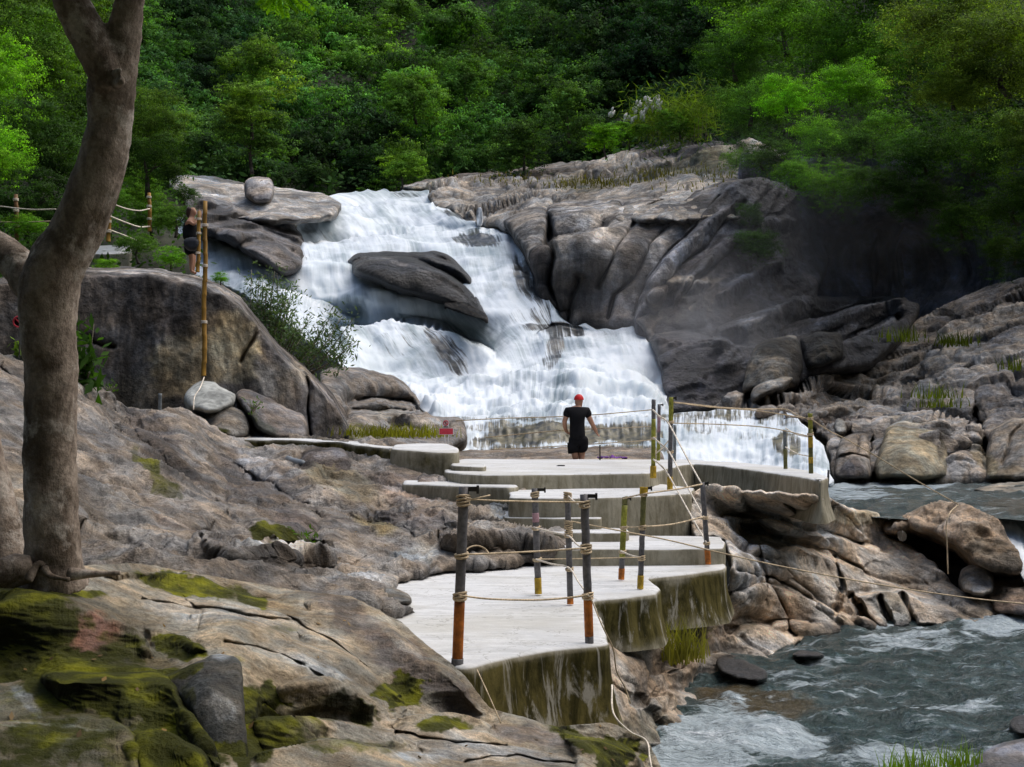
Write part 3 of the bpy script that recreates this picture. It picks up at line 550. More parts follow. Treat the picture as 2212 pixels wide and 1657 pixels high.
# ---------------------------------------------------------------- middle-distance left rock wall
def wall_depth(x, y):
    ed = np.interp(x, [-140, 150, 330, 400, 470, 520, 560, 600, 660, 720, 765], [602, 578, 578, 590, 611, 642, 690, 740, 790, 850, 930]); t = np.clip((ed + 24 + .04 * np.clip(x - 450, 0, 400) - y) / 24, 0, 1.6)
    return 27.2 + .0018 * x - .0022 * (y - 750) + 2.6 * t ** 1.6 + .9 * np.clip((x - 560) / 200., 0, 1) ** 2 + .25 * np.sin(x / 95.)
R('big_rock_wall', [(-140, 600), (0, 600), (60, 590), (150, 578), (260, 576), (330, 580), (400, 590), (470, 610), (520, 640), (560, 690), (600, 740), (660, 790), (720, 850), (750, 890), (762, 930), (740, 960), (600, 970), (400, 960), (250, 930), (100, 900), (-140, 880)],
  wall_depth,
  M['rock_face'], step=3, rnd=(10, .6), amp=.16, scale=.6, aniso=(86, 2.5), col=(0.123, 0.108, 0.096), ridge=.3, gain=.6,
  cracks=[([(640, 780), (665, 850), (660, 890), (672, 940)], 4, .7), ([(560, 690), (545, 730), (520, 780)], 4, .4), ([(185, 735), (215, 750), (240, 755)], 6, .6)],
  paint=[((260, 640, 180, 60), (0.060, 0.053, 0.049), .75), ((470, 750, 90, 70, 15), (.40, .31, .17), .85), ((385, 800, 60, 50, 20), (.36, .28, .15), .8), ((660, 840, 30, 60, -30), (.26, .21, .15), .6), ((390, 790, 70, 60, 20), (0.339, 0.282, 0.190), .75), ((500, 740, 55, 60, 10), (0.407, 0.341, 0.222), .85), ((470, 800, 80, 30), (0.320, 0.276, 0.197), .7), ((400, 700, 70, 30), (0.062, 0.053, 0.050), .7), ((330, 590, 130, 7, 3), (0.354, 0.323, 0.293), .75), ((440, 620, 80, 7, 20), (0.319, 0.293, 0.266), .6), ((300, 870, 80, 60), (0.115, 0.102, 0.076), .6), ((600, 830, 40, 60, -30), (0.231, 0.200, 0.161), .6), ((680, 870, 60, 60), (0.141, 0.123, 0.114), .7), ((80, 700, 120, 90), (0.054, 0.048, 0.044), .7), ((590, 760, 60, 14, 45), (0.190, 0.172, 0.163), .6), ((350, 850, 40, 8, 90), (0.270, 0.217, 0.147), .5)],
  moss=[((330, 930, 60, 20), .5), ((440, 890, 60, 30), .2)])
# flats and rocks between wall and falls
R('river_side_rock', [(690, 800), (740, 790), (800, 800), (850, 810), (890, 840), (915, 890), (950, 900), (1000, 905), (1010, 950), (960, 975), (850, 975), (760, 960), (700, 930)],
  [(700, 810, 41), (800, 800, 43), (890, 840, 42), (1000, 905, 38), (850, 900, 37), (760, 950, 31), (960, 960, 32), (1000, 945, 34)],
  M['rock_mid'], step=3, rnd=(10, 1.), amp=.3, scale=.6, col=(0.234, 0.207, 0.181), ridge=.5, aniso=(-5, 2.),
  ledges=[([(760, 905), (850, 898), (920, 905), (1000, 915)], 2.5, 9, 30), ([(760, 880), (830, 876), (890, 885)], 2, 8, 30), ([(850, 935), (960, 940)], 1.5, 6, 20)],
  paint=[((880, 915, 100, 10, 4), (0.392, 0.366, 0.340), .8), ((860, 925, 60, 5, 3), (0.061, 0.056, 0.052), .8), ((840, 890, 50, 12), (0.308, 0.291, 0.255), .6), ((740, 840, 40, 30), (0.106, 0.098, 0.089), .6)], moss=[((800, 945, 90, 20), .7)])
# ---------------------------------------------------------------- long rock slope on the left
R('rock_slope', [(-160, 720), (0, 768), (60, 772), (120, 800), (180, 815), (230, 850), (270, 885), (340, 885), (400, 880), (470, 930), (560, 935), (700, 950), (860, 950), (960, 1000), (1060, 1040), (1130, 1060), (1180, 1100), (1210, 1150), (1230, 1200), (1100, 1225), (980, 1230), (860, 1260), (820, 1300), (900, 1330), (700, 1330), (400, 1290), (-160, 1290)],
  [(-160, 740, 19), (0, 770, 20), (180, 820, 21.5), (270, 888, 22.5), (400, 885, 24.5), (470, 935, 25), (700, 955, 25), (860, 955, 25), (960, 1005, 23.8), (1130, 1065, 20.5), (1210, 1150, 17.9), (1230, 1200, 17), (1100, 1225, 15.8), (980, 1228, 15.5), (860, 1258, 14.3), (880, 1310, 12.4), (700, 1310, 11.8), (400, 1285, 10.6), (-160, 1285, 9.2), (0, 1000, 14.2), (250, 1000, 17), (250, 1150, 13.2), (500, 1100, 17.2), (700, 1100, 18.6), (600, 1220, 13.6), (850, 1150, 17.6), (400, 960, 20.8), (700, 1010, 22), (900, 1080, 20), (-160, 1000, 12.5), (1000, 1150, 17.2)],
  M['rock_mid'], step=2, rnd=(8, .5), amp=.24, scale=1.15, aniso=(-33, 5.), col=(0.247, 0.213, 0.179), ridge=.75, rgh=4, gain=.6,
  ledges=[([(440, 1175), (500, 1200), (600, 1200), (690, 1195)], 0.83, 9, 26), ([(640, 1000), (700, 1040), (800, 1060), (900, 1080)], 0.44, 9, 30), ([(240, 955), (340, 1010), (400, 1075), (470, 1120)], 0.50, 14, 40), ([(820, 1105), (900, 1095), (1000, 1110), (1100, 1130)], 0.50, 8, 26), ([(960, 1165), (1080, 1155), (1180, 1175)], 0.61, 8, 26), ([(620, 1110), (720, 1115), (800, 1150), (880, 1170)], 0.55, 9, 30), ([(200, 890), (300, 950), (400, 1000), (520, 1050)], 0.39, 12, 30), ([(180, 1150), (260, 1190), (400, 1230)], 0.33, 9, 30), ([(640, 1255), (740, 1245), (860, 1235)], 0.39, 8, 20)],
  humps=[([(230, 905), (300, 930), (400, 1005), (480, 1085), (530, 1140), (480, 1140), (390, 1090), (280, 1010)], .4, 14), ([(430, 1180), (500, 1198), (600, 1200), (690, 1194), (722, 1212), (700, 1236), (600, 1252), (500, 1244)], .8, 10), ([(780, 1120), (810, 1104), (860, 1108), (888, 1150), (866, 1186), (810, 1184)], .6, 12), ([(955, 1166), (1080, 1157), (1180, 1173), (1216, 1205), (1000, 1208), (950, 1195)], .8, 9)],
  cracks=[([(130, 850), (250, 900), (300, 960)], 5, .5), ([(500, 1010), (600, 1060), (700, 1130)], 6, .5), ([(0, 800), (60, 850), (90, 920)], 5, .4)],
  paint=[((380, 1140, 120, 10, 28), (0.116, 0.093, 0.077), .8), ((520, 1100, 110, 9, 32), (0.106, 0.087, 0.071), .85), ((150, 960, 140, 9, 38), (0.116, 0.097, 0.079), .7), ((300, 1080, 130, 8, 36), (0.401, 0.349, 0.296), .6), ((450, 1010, 120, 8, 36), (0.380, 0.339, 0.296), .6), ((720, 1130, 100, 9, 22), (0.116, 0.093, 0.074), .8), ((860, 1060, 120, 26, 8), (0.232, 0.180, 0.148), .7), ((920, 1190, 60, 8, 0), (0.106, 0.082, 0.069), .7), ((60, 1080, 80, 50, 30), (0.317, 0.257, 0.187), .7), ((640, 1090, 60, 8, 28), (0.380, 0.329, 0.276), .6), ((360, 1000, 130, 24, 35), (0.089, 0.075, 0.064), 0.97), ((330, 940, 90, 24, 32), (0.105, 0.090, 0.080), 0.91), ((560, 1050, 110, 50, 25), (0.136, 0.116, 0.101), 0.91), ((700, 1010, 60, 26), (0.059, 0.049, 0.044), 0.97), ((610, 1222, 90, 24, 3), (0.105, 0.089, 0.075), 0.97), ((600, 1197, 90, 5, -2), (0.538, 0.500, 0.449), 0.97), ((780, 1270, 110, 16, -3), (0.451, 0.417, 0.377), 0.91), ((560, 1025, 60, 20, 35), (0.356, 0.331, 0.311), 0.78), ((810, 1140, 50, 24, 20), (0.241, 0.192, 0.108), 0.97), ((900, 1130, 90, 26, 10), (0.157, 0.129, 0.110), 0.91), ((1080, 1190, 110, 18, 5), (0.123, 0.102, 0.083), 0.97), ((1060, 1158, 120, 6, 4), (0.356, 0.308, 0.256), 0.97), ((900, 1205, 60, 22, -15), (0.392, 0.381, 0.351), 0.91), ((740, 1050, 80, 30, 15), (0.225, 0.192, 0.121), 0.65), ((250, 1120, 80, 60, 30), (0.313, 0.271, 0.224), 0.78), ((150, 830, 90, 14, 25), (0.320, 0.288, 0.254), 0.78), ((60, 830, 60, 30), (0.127, 0.112, 0.097), 0.78), ((640, 1150, 60, 22, 25), (0.116, 0.096, 0.086), 0.91), ((1100, 1115, 50, 22, 30), (0.436, 0.425, 0.392), 0.91), ((640, 965, 80, 14), (0.093, 0.084, 0.059), 0.65)],
  moss=[((330, 1030, 90, 16, 42), .75), ((585, 1172, 56, 22, 8), 1.2), ((560, 965, 50, 14), .6), ((820, 1140, 34, 22, 20), .35), ((30, 900, 40, 60), .35), ((780, 1050, 40, 24), .25), ((210, 1215, 40, 14), .4)])
R('pale_cement_patch', [(395, 868), (405, 840), (430, 822), (455, 822), (480, 838), (508, 848), (512, 868), (490, 885), (460, 895), (420, 890)],
  [(400, 860, 25.6), (450, 825, 26.2), (510, 860, 25.6), (450, 890, 24.8)], M['cement'], step=3, rnd=(14, .6), amp=.05, scale=2., skirt=.8)
# ---------------------------------------------------------------- foreground
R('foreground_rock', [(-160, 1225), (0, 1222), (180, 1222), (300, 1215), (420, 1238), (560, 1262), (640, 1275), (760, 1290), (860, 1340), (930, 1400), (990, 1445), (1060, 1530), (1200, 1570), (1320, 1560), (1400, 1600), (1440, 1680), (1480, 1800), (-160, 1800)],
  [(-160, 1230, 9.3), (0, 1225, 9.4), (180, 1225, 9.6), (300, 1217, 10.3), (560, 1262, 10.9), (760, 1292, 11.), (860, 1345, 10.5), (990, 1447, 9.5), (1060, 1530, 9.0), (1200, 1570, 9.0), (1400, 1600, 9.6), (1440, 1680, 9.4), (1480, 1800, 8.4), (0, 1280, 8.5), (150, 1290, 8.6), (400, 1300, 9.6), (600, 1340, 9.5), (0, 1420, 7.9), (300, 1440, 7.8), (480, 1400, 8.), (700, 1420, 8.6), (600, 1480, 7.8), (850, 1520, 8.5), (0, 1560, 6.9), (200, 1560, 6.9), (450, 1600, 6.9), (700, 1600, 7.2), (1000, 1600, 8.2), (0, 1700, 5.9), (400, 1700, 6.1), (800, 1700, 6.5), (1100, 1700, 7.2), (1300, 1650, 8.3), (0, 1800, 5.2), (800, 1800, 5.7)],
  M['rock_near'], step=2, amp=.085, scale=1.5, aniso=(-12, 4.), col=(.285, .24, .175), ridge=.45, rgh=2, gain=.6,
  humps=[([(655, 1310), (680, 1292), (735, 1285), (770, 1298), (810, 1325), (860, 1372), (900, 1412), (950, 1434), (985, 1446), (1015, 1492), (1050, 1545), (1000, 1555), (930, 1530), (870, 1500), (800, 1450), (730, 1400), (680, 1350)], .38, 16), ([(-120, 1300), (0, 1294), (30, 1280), (110, 1277), (170, 1290), (240, 1322), (290, 1350), (320, 1390), (332, 1425), (300, 1448), (200, 1455), (90, 1452), (0, 1430), (-120, 1420)], 0.47, 16), ([(305, 1352), (350, 1362), (400, 1385), (452, 1411), (410, 1425), (350, 1430), (325, 1410)], 0.22, 8),
         ([(90, 1468), (110, 1460), (220, 1462), (340, 1462), (380, 1480), (400, 1520), (430, 1560), (450, 1600), (465, 1680), (440, 1700), (285, 1640), (250, 1580), (180, 1560), (130, 1530)], 0.46, 14), ([(-120, 1580), (0, 1570), (100, 1550), (180, 1546), (240, 1552), (275, 1580), (295, 1620), (305, 1680), (300, 1720), (100, 1760), (-120, 1760)], 0.38, 16), ([(300, 1600), (340, 1588), (370, 1598), (430, 1640), (470, 1700), (480, 1780), (300, 1780)], 0.33, 12),
         ([(215, 1245), (260, 1234), (340, 1230), (430, 1236), (520, 1250), (570, 1272), (600, 1305), (575, 1320), (520, 1320), (470, 1306), (400, 1290), (320, 1270), (240, 1258)], 0.33, 9), ([(600, 1490), (625, 1470), (670, 1462), (730, 1468), (780, 1490), (806, 1520), (810, 1560), (760, 1580), (700, 1570), (650, 1545), (610, 1530)], 0.29, 14), ([(1215, 1590), (1300, 1590), (1370, 1615), (1430, 1680), (1440, 1760), (1260, 1720)], 0.33, 14)],
  ledges=[([(420, 1240), (520, 1290), (600, 1305)], .2, 9, 30), ([(560, 1575), (700, 1560), (850, 1590)], .28, 10, 40), ([(880, 1552), (980, 1545), (1060, 1575)], .25, 9, 34), ([(1220, 1585), (1300, 1598), (1390, 1640)], .4, 9, 34), ([(560, 1650), (700, 1625), (900, 1640)], .2, 9, 34), ([(420, 1340), (520, 1350), (640, 1390)], .12, 9, 30), ([(640, 1400), (760, 1430), (860, 1500)], .14, 10, 40), ([(540, 1430), (620, 1450), (700, 1450)], .10, 10, 30)],
  cracks=[([(300, 1300), (420, 1318), (520, 1342), (640, 1352)], 3, .10), ([(480, 1400), (580, 1415), (700, 1460)], 3, .10), ([(620, 1340), (700, 1380), (790, 1440)], 3, .10), ([(560, 1520), (660, 1590), (700, 1650)], 3, .12), ([(860, 1590), (980, 1620), (1100, 1612)], 3, .12), ([(1000, 1660), (1120, 1640), (1240, 1650)], 3, .10), ([(400, 1300), (440, 1330), (430, 1360)], 3, .08)],
  paint=[((760, 1350, 110, 30, 38), (.15, .12, .095), .85), ((880, 1440, 120, 34, 35), (.14, .11, .09), .85), ((990, 1510, 70, 40, 40), (.15, .12, .10), .8), ((740, 1330, 30, 26), (.06, .048, .038), .6), ((860, 1395, 80, 5, 38), (.27, .24, .20), .7), ((120, 1360, 220, 80), (.10, .085, .055), .7), ((185, 1372, 70, 40), (.24, .12, .08), .9), ((250, 1540, 230, 80), (.11, .10, .05), .7), ((200, 1464, 130, 5), (.34, .32, .25), .8), ((130, 1578, 110, 5, 3), (.36, .35, .27), .8), ((110, 1602, 120, 4, 10), (.3, .29, .2), .8), ((50, 1520, 50, 14, 45), (.36, .35, .33), .8), ((60, 1600, 60, 5, 50), (.34, .33, .28), .8), ((325, 1625, 20, 40), (.34, .31, .26), .8), ((400, 1270, 140, 26, 12), (.13, .12, .065), .7), ((560, 1345, 200, 26, 14), (.40, .35, .28), .7), ((420, 1330, 110, 16, 12), (.40, .38, .34), .8), ((700, 1390, 120, 30, 12), (.33, .28, .21), .6), ((640, 1430, 120, 26, 10), (.33, .29, .23), .6), ((600, 1310, 60, 22, 20), (.17, .12, .06), .6), ((940, 1590, 120, 20), (.40, .34, .27), .7), ((760, 1560, 110, 20, -5), (.38, .32, .25), .6), ((1050, 1635, 160, 26, 3), (.36, .34, .31), .8), ((700, 1530, 100, 30), (.17, .14, .07), .6), ((330, 1262, 120, 8, 3), (.42, .39, .33), .6), ((680, 1440, 90, 14, 12), (.46, .45, .42), .7), ((1150, 1590, 90, 20, 8), (.18, .15, .14), .6), ((900, 1650, 60, 12), (.46, .46, .45), .6), ((330, 1440, 60, 40), (.08, .07, .03), .7)],
  moss=[((200, 1560, 380, 130), .62), ((120, 1660, 300, 80), .6), ((480, 1450, 60, 26), .5), ((600, 1440, 50, 12), .3), ((60, 1350, 130, 90), 1.0), ((260, 1410, 70, 50), .8), ((110, 1285, 130, 12), 1.), ((380, 1395, 70, 24, 20), 1.), ((250, 1500, 220, 60), 1.1), ((380, 1600, 110, 100), 1.1), ((120, 1610, 160, 50), .85), ((60, 1700, 160, 60), .9), ((30, 1540, 80, 40, 30), .6), ((400, 1265, 120, 26, 12), 1.), ((540, 1295, 50, 20, 30), .9), ((780, 1530, 36, 40), .9), ((690, 1530, 80, 30), .6), ((60, 1440, 260, 50), 1.), ((300, 1480, 160, 40), 1.), ((560, 1540, 60, 60, 30), 1.), ((540, 1620, 90, 60), 1.1), ((640, 1600, 70, 50), .8), ((870, 1490, 46, 44, 38), 1.3), ((740, 1520, 50, 26), .8), ((960, 1578, 70, 20), .95), ((760, 1625, 120, 22), .7), ((1260, 1600, 90, 24, 25), .9), ((1330, 1630, 60, 40, 20), 1.3), ((620, 1370, 50, 14), .55), ((500, 1360, 60, 12), .4), ((40, 1262, 60, 8), .4)])
# ---------------------------------------------------------------- rocks between platform and river
R('jagged_rock_bank', [(1500, 1160), (1486, 1100), (1500, 1062), (1530, 1046), (1620, 1060), (1700, 1064), (1780, 1068), (1815, 1090), (1900, 1110), (1925, 1118), (1910, 1155), (1970, 1182), (2010, 1212), (2055, 1258), (2090, 1285), (2160, 1300), (2340, 1290), (2340, 1340), (2212, 1332), (2150, 1330), (2120, 1345), (2060, 1352), (1980, 1350), (1900, 1362), (1800, 1372), (1740, 1385), (1700, 1400), (1640, 1440), (1650, 1470), (1560, 1470), (1510, 1480), (1505, 1530), (1470, 1590), (1440, 1615), (1400, 1615), (1340, 1580), (1300, 1500), (1275, 1400), (1300, 1330), (1425, 1330), (1430, 1290), (1560, 1290), (1578, 1250), (1580, 1200), (1566, 1165)],
  [(1490, 1130, 18.9), (1530, 1050, 19.6), (1620, 1066, 18.8), (1700, 1072, 18.5), (1578, 1220, 16.6), (1565, 1165, 18.2), (1780, 1072, 18.4), (1820, 1094, 21.5), (1960, 1120, 24), (2070, 1260, 21.3), (2330, 1295, 21.5), (2330, 1340, 20.3), (2120, 1345, 20.1), (1900, 1362, 19.3), (1740, 1385, 18.3), (1640, 1440, 16.4), (1510, 1480, 15.3), (1500, 1530, 14.1), (1440, 1612, 12.5), (1350, 1580, 11.6), (1300, 1480, 11.8), (1290, 1350, 13.2), (1600, 1150, 20.2), (1560, 1280, 17.2), (1450, 1400, 14.6), (1600, 1350, 17.6), (1800, 1200, 20.8), (1950, 1270, 20.8), (1800, 1300, 19.3), (1420, 1500, 13.4)],
  M['rock_mid'], step=2, rnd=(7, .4), amp=.17, scale=1.15, aniso=(-32, 4.5), col=(0.620, 0.518, 0.410), ridge=.6, rgh=5, blocks=(.9, .55), gain=.55,
  ledges=[([(1580, 1290), (1660, 1270), (1760, 1300), (1850, 1340)], 0.36, 9, 30), ([(1620, 1190), (1720, 1180), (1850, 1230), (1980, 1290)], 0.36, 10, 34), ([(1570, 1120), (1680, 1130), (1800, 1160), (1900, 1190)], 0.30, 9, 30), ([(1850, 1290), (1950, 1275), (2050, 1300)], 0.30, 8, 26), ([(1580, 1370), (1680, 1350), (1740, 1350)], 0.27, 8, 26), ([(1440, 1440), (1520, 1430), (1600, 1420)], 0.27, 8, 26), ([(1380, 1520), (1440, 1490), (1500, 1500)], 0.21, 8, 26)],
  cracks=[([(1600, 1130), (1680, 1160), (1790, 1185), (1880, 1240)], 4, .35), ([(1590, 1230), (1680, 1250), (1760, 1300)], 4, .35), ([(1700, 1090), (1780, 1140), (1860, 1170)], 4, .3), ([(1640, 1180), (1660, 1250), (1640, 1300)], 4, .3), ([(1800, 1200), (1820, 1270), (1800, 1330)], 4, .35), ([(1660, 1265), (1690, 1310), (1720, 1370)], 5, .5), ([(1840, 1290), (1870, 1330), (1900, 1360)], 6, .7), ([(1900, 1290), (1930, 1350)], 5, .6), ([(1950, 1280), (1975, 1345)], 5, .6)],
  paint=[((1700, 1320, 70, 40, 30), (0.620, 0.451, 0.304), .7), ((1850, 1320, 60, 24, 30), (0.597, 0.446, 0.312), .6), ((1820, 1110, 110, 14, 5), (0.620, 0.529, 0.365), .8), ((1700, 1140, 130, 24, 10), (0.620, 0.620, 0.605), .6), ((1600, 1230, 60, 60), (0.620, 0.620, 0.620), .6), ((1750, 1230, 120, 20, 25), (0.620, 0.620, 0.592), .5), ((1600, 1210, 26, 16), (0.237, 0.201, 0.149), .7), ((1430, 1450, 90, 40), (0.345, 0.255, 0.179), .7), ((1540, 1370, 50, 20), (0.327, 0.244, 0.176), .7), ((1560, 1400, 40, 14), (0.072, 0.061, 0.052), .8), ((1640, 1400, 50, 24), (0.458, 0.433, 0.405), .7), ((1590, 1445, 60, 24, 5), (0.073, 0.067, 0.064), .9), ((2040, 1300, 70, 30), (0.305, 0.274, 0.239), .7), ((2080, 1330, 60, 14), (0.093, 0.083, 0.071), .8), ((1930, 1315, 60, 30, 60), (0.407, 0.381, 0.318), .7), ((1880, 1355, 120, 8, -3), (0.102, 0.085, 0.073), .8), ((1450, 1580, 50, 30), (0.140, 0.112, 0.078), .7), ((1640, 1460, 110, 10), (0.124, 0.113, 0.101), .7), ((1400, 1560, 40, 40), (0.311, 0.256, 0.160), .6)],
  moss=[((1610, 1350, 26, 18), .6), ((1380, 1580, 50, 24, 30), .5), ((1400, 1430, 40, 30), .2)], wets=[((1590, 1445, 90, 30), 1.), ((1880, 1358, 200, 16), .8)])
# ---------------------------------------------------------------- separate boulders
def boulder(label, *a, mat='rock_mid', name='boulder', **k):
    k.setdefault('skirt', 1.2); k.setdefault('step', 3); o = relief(name, a[0], a[1], M[mat], **k); return tag(o, label, 'boulder')
boulder('large dark wet boulder standing in the middle of the white falls', [(748, 562), (770, 546), (830, 543), (900, 545), (945, 542), (975, 556), (1010, 588), (1030, 620), (1034, 650), (1046, 672), (1058, 690), (1030, 688), (1000, 665), (960, 652), (900, 635), (850, 622), (800, 600), (765, 590)],
  [(750, 565, 60), (900, 545, 61), (1000, 580, 59), (1030, 640, 56.5), (1050, 685, 55.6), (900, 590, 56.5), (900, 632, 56), (800, 590, 57), (960, 640, 55.5)], mat='cliff', rnd=(12, 1.8), amp=.30, scale=.32, aniso=(-22, 4), col=(0.034, 0.032, 0.032), wet=.75, ridge=.5, rgh=2,
  ledges=[([(752, 590), (800, 568), (880, 572), (950, 600), (1010, 640)], 2.2, 8, 30), ([(770, 560), (850, 552), (920, 556), (980, 585)], 1.2, 6, 26)],
  paint=[((800, 568, 60, 9, -5), (0.141, 0.133, 0.130), .7), ((880, 580, 90, 4, 14), (0.179, 0.167, 0.165), .7), ((960, 575, 50, 14, 38), (0.098, 0.095, 0.098), .6), ((960, 622, 60, 3, 30), (0.149, 0.144, 0.141), .6), ((850, 605, 60, 12, 18), (0.021, 0.020, 0.020), .7)])
boulder('brown rock shelf below the dark boulder in the falls', [(955, 655), (1000, 650), (1040, 672), (1060, 692), (1020, 690), (980, 680)], [(955, 655, 54.6), (1060, 692, 54), (1000, 670, 54)], mat='rock_far', rnd=(6, .7), amp=.3, scale=.6, col=(0.195, 0.160, 0.133), wet=.3, name='rock_shelf_stone')
boulder('square pale grey boulder on the shelf left of the falls', [(528, 388), (545, 382), (575, 380), (590, 386), (591, 420), (588, 437), (560, 440), (532, 428), (525, 410)], [(530, 385, 73), (590, 385, 73), (560, 430, 71), (528, 425, 72)], mat='rock_far', rnd=(9, 1.), amp=.15, scale=.6, col=(0.329, 0.294, 0.268), paint=[((550, 387, 40, 8), (0.500, 0.465, 0.438), .8), ((570, 425, 20, 10), (0.153, 0.135, 0.127), .7)])
boulder('dark topped block with a brown face right of the falls spray', [(1600, 850), (1612, 790), (1632, 745), (1680, 728), (1720, 722), (1728, 745), (1735, 790), (1725, 830), (1690, 840), (1640, 845)], [(1605, 845, 46.5), (1630, 745, 48.5), (1725, 725, 49), (1725, 830, 46.5), (1670, 790, 46.3)], mat='rock_mid', rnd=(12, 1.), amp=.25, scale=.5, col=(0.198, 0.176, 0.145), aniso=(80, 2), paint=[((1690, 750, 60, 26), (0.037, 0.035, 0.031), .9), ((1725, 800, 16, 40), (0.024, 0.022, 0.021), .9), ((1615, 830, 10, 40), (0.280, 0.254, 0.210), .6)])
boulder('smooth rounded grey boulder leaning on the dark topped block', [(1617, 862), (1625, 840), (1650, 822), (1690, 812), (1720, 812), (1700, 835), (1660, 850), (1630, 870)], [(1617, 862, 44.8), (1660, 822, 45.5), (1715, 814, 46), (1660, 850, 44.6)], mat='rock_mid', rnd=(9, .8), amp=.12, scale=.6, col=(0.259, 0.237, 0.206))
boulder('black overhanging block beside the dark topped block', [(1728, 730), (1770, 718), (1810, 716), (1825, 735), (1822, 775), (1790, 790), (1740, 800), (1735, 770)], [(1730, 735, 49.3), (1820, 720, 49.3), (1820, 780, 48), (1740, 790, 48), (1780, 750, 47.8)], mat='rock_mid', rnd=(10, 1.), amp=.3, scale=.5, col=(0.034, 0.033, 0.031), paint=[((1770, 760, 20, 20), (0.093, 0.084, 0.067), .6)])
boulder('largest square tan boulder at the far edge of the pool', [(1892, 1034), (1888, 1000), (1905, 960), (1912, 930), (1935, 908), (1975, 912), (2025, 922), (2048, 935), (2052, 1034), (1980, 1038)], [(1892, 1034, 36), (1912, 930, 38), (2040, 930, 38), (2050, 1034, 36), (1970, 990, 35.7), (1960, 920, 38.5)], mat='rock_mid', rnd=(12, 1.), amp=.10, scale=.6, col=(0.318, 0.270, 0.186), octv=4, paint=[((1960, 915, 70, 9), (0.389, 0.363, 0.310), .8), ((2035, 960, 14, 34), (0.060, 0.056, 0.047), .85), ((1970, 1030, 90, 8), (0.136, 0.119, 0.075), .7)])
boulder('cracked brown boulder left of the square tan one at the pool', [(1800, 1035), (1805, 985), (1812, 950), (1840, 935), (1875, 935), (1880, 990), (1886, 1034)], [(1800, 1030, 36), (1812, 950, 38), (1875, 940, 38), (1885, 1030, 36), (1845, 1000, 35.8)], mat='rock_mid', rnd=(8, .8), amp=.2, scale=.7, col=(0.253, 0.213, 0.174), cracks=[([(1805, 990), (1840, 985), (1880, 992)], 3, .4), ([(1858, 940), (1850, 985)], 3, .4)], paint=[((1835, 1015, 30, 16), (0.117, 0.099, 0.095), .8)])
boulder('small upright pale stone on the ledge above the pool', [(1800, 925), (1808, 902), (1822, 900), (1832, 925), (1824, 940), (1808, 938)], [(1800, 925, 39.6), (1820, 902, 40), (1825, 938, 39.4)], mat='rock_mid', rnd=(6, .5), amp=.08, scale=1, col=(0.371, 0.327, 0.266))
boulder('tall tan boulder at the pool edge by the right border', [(2125, 1036), (2130, 980), (2140, 930), (2180, 905), (2240, 900), (2320, 900), (2320, 1040), (2200, 1040)], [(2125, 1030, 35.8), (2140, 930, 38), (2310, 905, 37), (2310, 1035, 34.5), (2200, 990, 35.5)], mat='rock_mid', rnd=(12, 1.), amp=.22, scale=.6, col=(0.312, 0.268, 0.220), cracks=[([(2165, 1000), (2180, 950), (2212, 910)], 3, .4)], paint=[((2145, 1010, 14, 30), (0.267, 0.214, 0.117), .7), ((2190, 1020, 40, 14), (0.225, 0.181, 0.119), .6)])
boulder('flat low tan stone in the pool by the right border', [(2100, 1060), (2140, 1046), (2200, 1040), (2300, 1040), (2300, 1072), (2200, 1072), (2140, 1068)], [(2100, 1060, 32.5), (2200, 1042, 34), (2200, 1072, 31), (2300, 1060, 32)], mat='rock_mid', rnd=(9, .8), amp=.12, scale=.8, col=(0.301, 0.266, 0.213))
boulder('hollow orange brown boulder arching over a dark hole by the pool', [(1905, 1150), (1912, 1125), (1950, 1112), (1990, 1095), (2030, 1085), (2080, 1090), (2120, 1112), (2150, 1130), (2180, 1165), (2200, 1210), (2205, 1240), (2160, 1238), (2110, 1225), (2090, 1200), (2060, 1170), (2000, 1150), (1960, 1145), (1930, 1155)],
  [(1910, 1145, 22.8), (1990, 1095, 23.5), (2080, 1092, 22.5), (2150, 1130, 22), (2200, 1230, 20.6), (2110, 1225, 20.5), (2060, 1165, 21.3), (1960, 1145, 22.4), (2100, 1140, 21.3)], rnd=(14, .7), amp=.26, scale=1.1, gain=.6, col=(0.335, 0.251, 0.177), ridge=.4, aniso=(-25, 2),
  paint=[((2130, 1190, 60, 24, 35), (0.187, 0.134, 0.081), .8), ((2040, 1095, 50, 9), (0.431, 0.343, 0.264), .7), ((2170, 1220, 40, 16), (0.091, 0.069, 0.046), .8)], moss=[((2100, 1210, 30, 12), .3)])
struct(relief('dark_hollow', [(1905, 1140), (1960, 1130), (2060, 1150), (2120, 1210), (2130, 1260), (2060, 1268), (2010, 1225), (1960, 1180)], [(1905, 1140, 24), (2120, 1210, 23), (2060, 1260, 22.5), (1960, 1180, 23.5)], M['rock_mid'], step=5, amp=.2, col=(0.026, 0.021, 0.017)))  # near-black sheet painted to stand for the shade in the hole
boulder('white faced stone below the hollow boulder', [(2070, 1260), (2075, 1230), (2100, 1218), (2135, 1222), (2150, 1250), (2145, 1282), (2110, 1290), (2080, 1280)], [(2070, 1260, 21), (2100, 1220, 21.3), (2145, 1240, 21), (2110, 1288, 20.3)], rnd=(8, .5), amp=.12, scale=1.2, col=(0.30, 0.255, 0.21), paint=[((2085, 1250, 12, 20), (0.178, 0.170, 0.152), .8), ((2125, 1270, 24, 12), (.45, .42, .38), .7)])
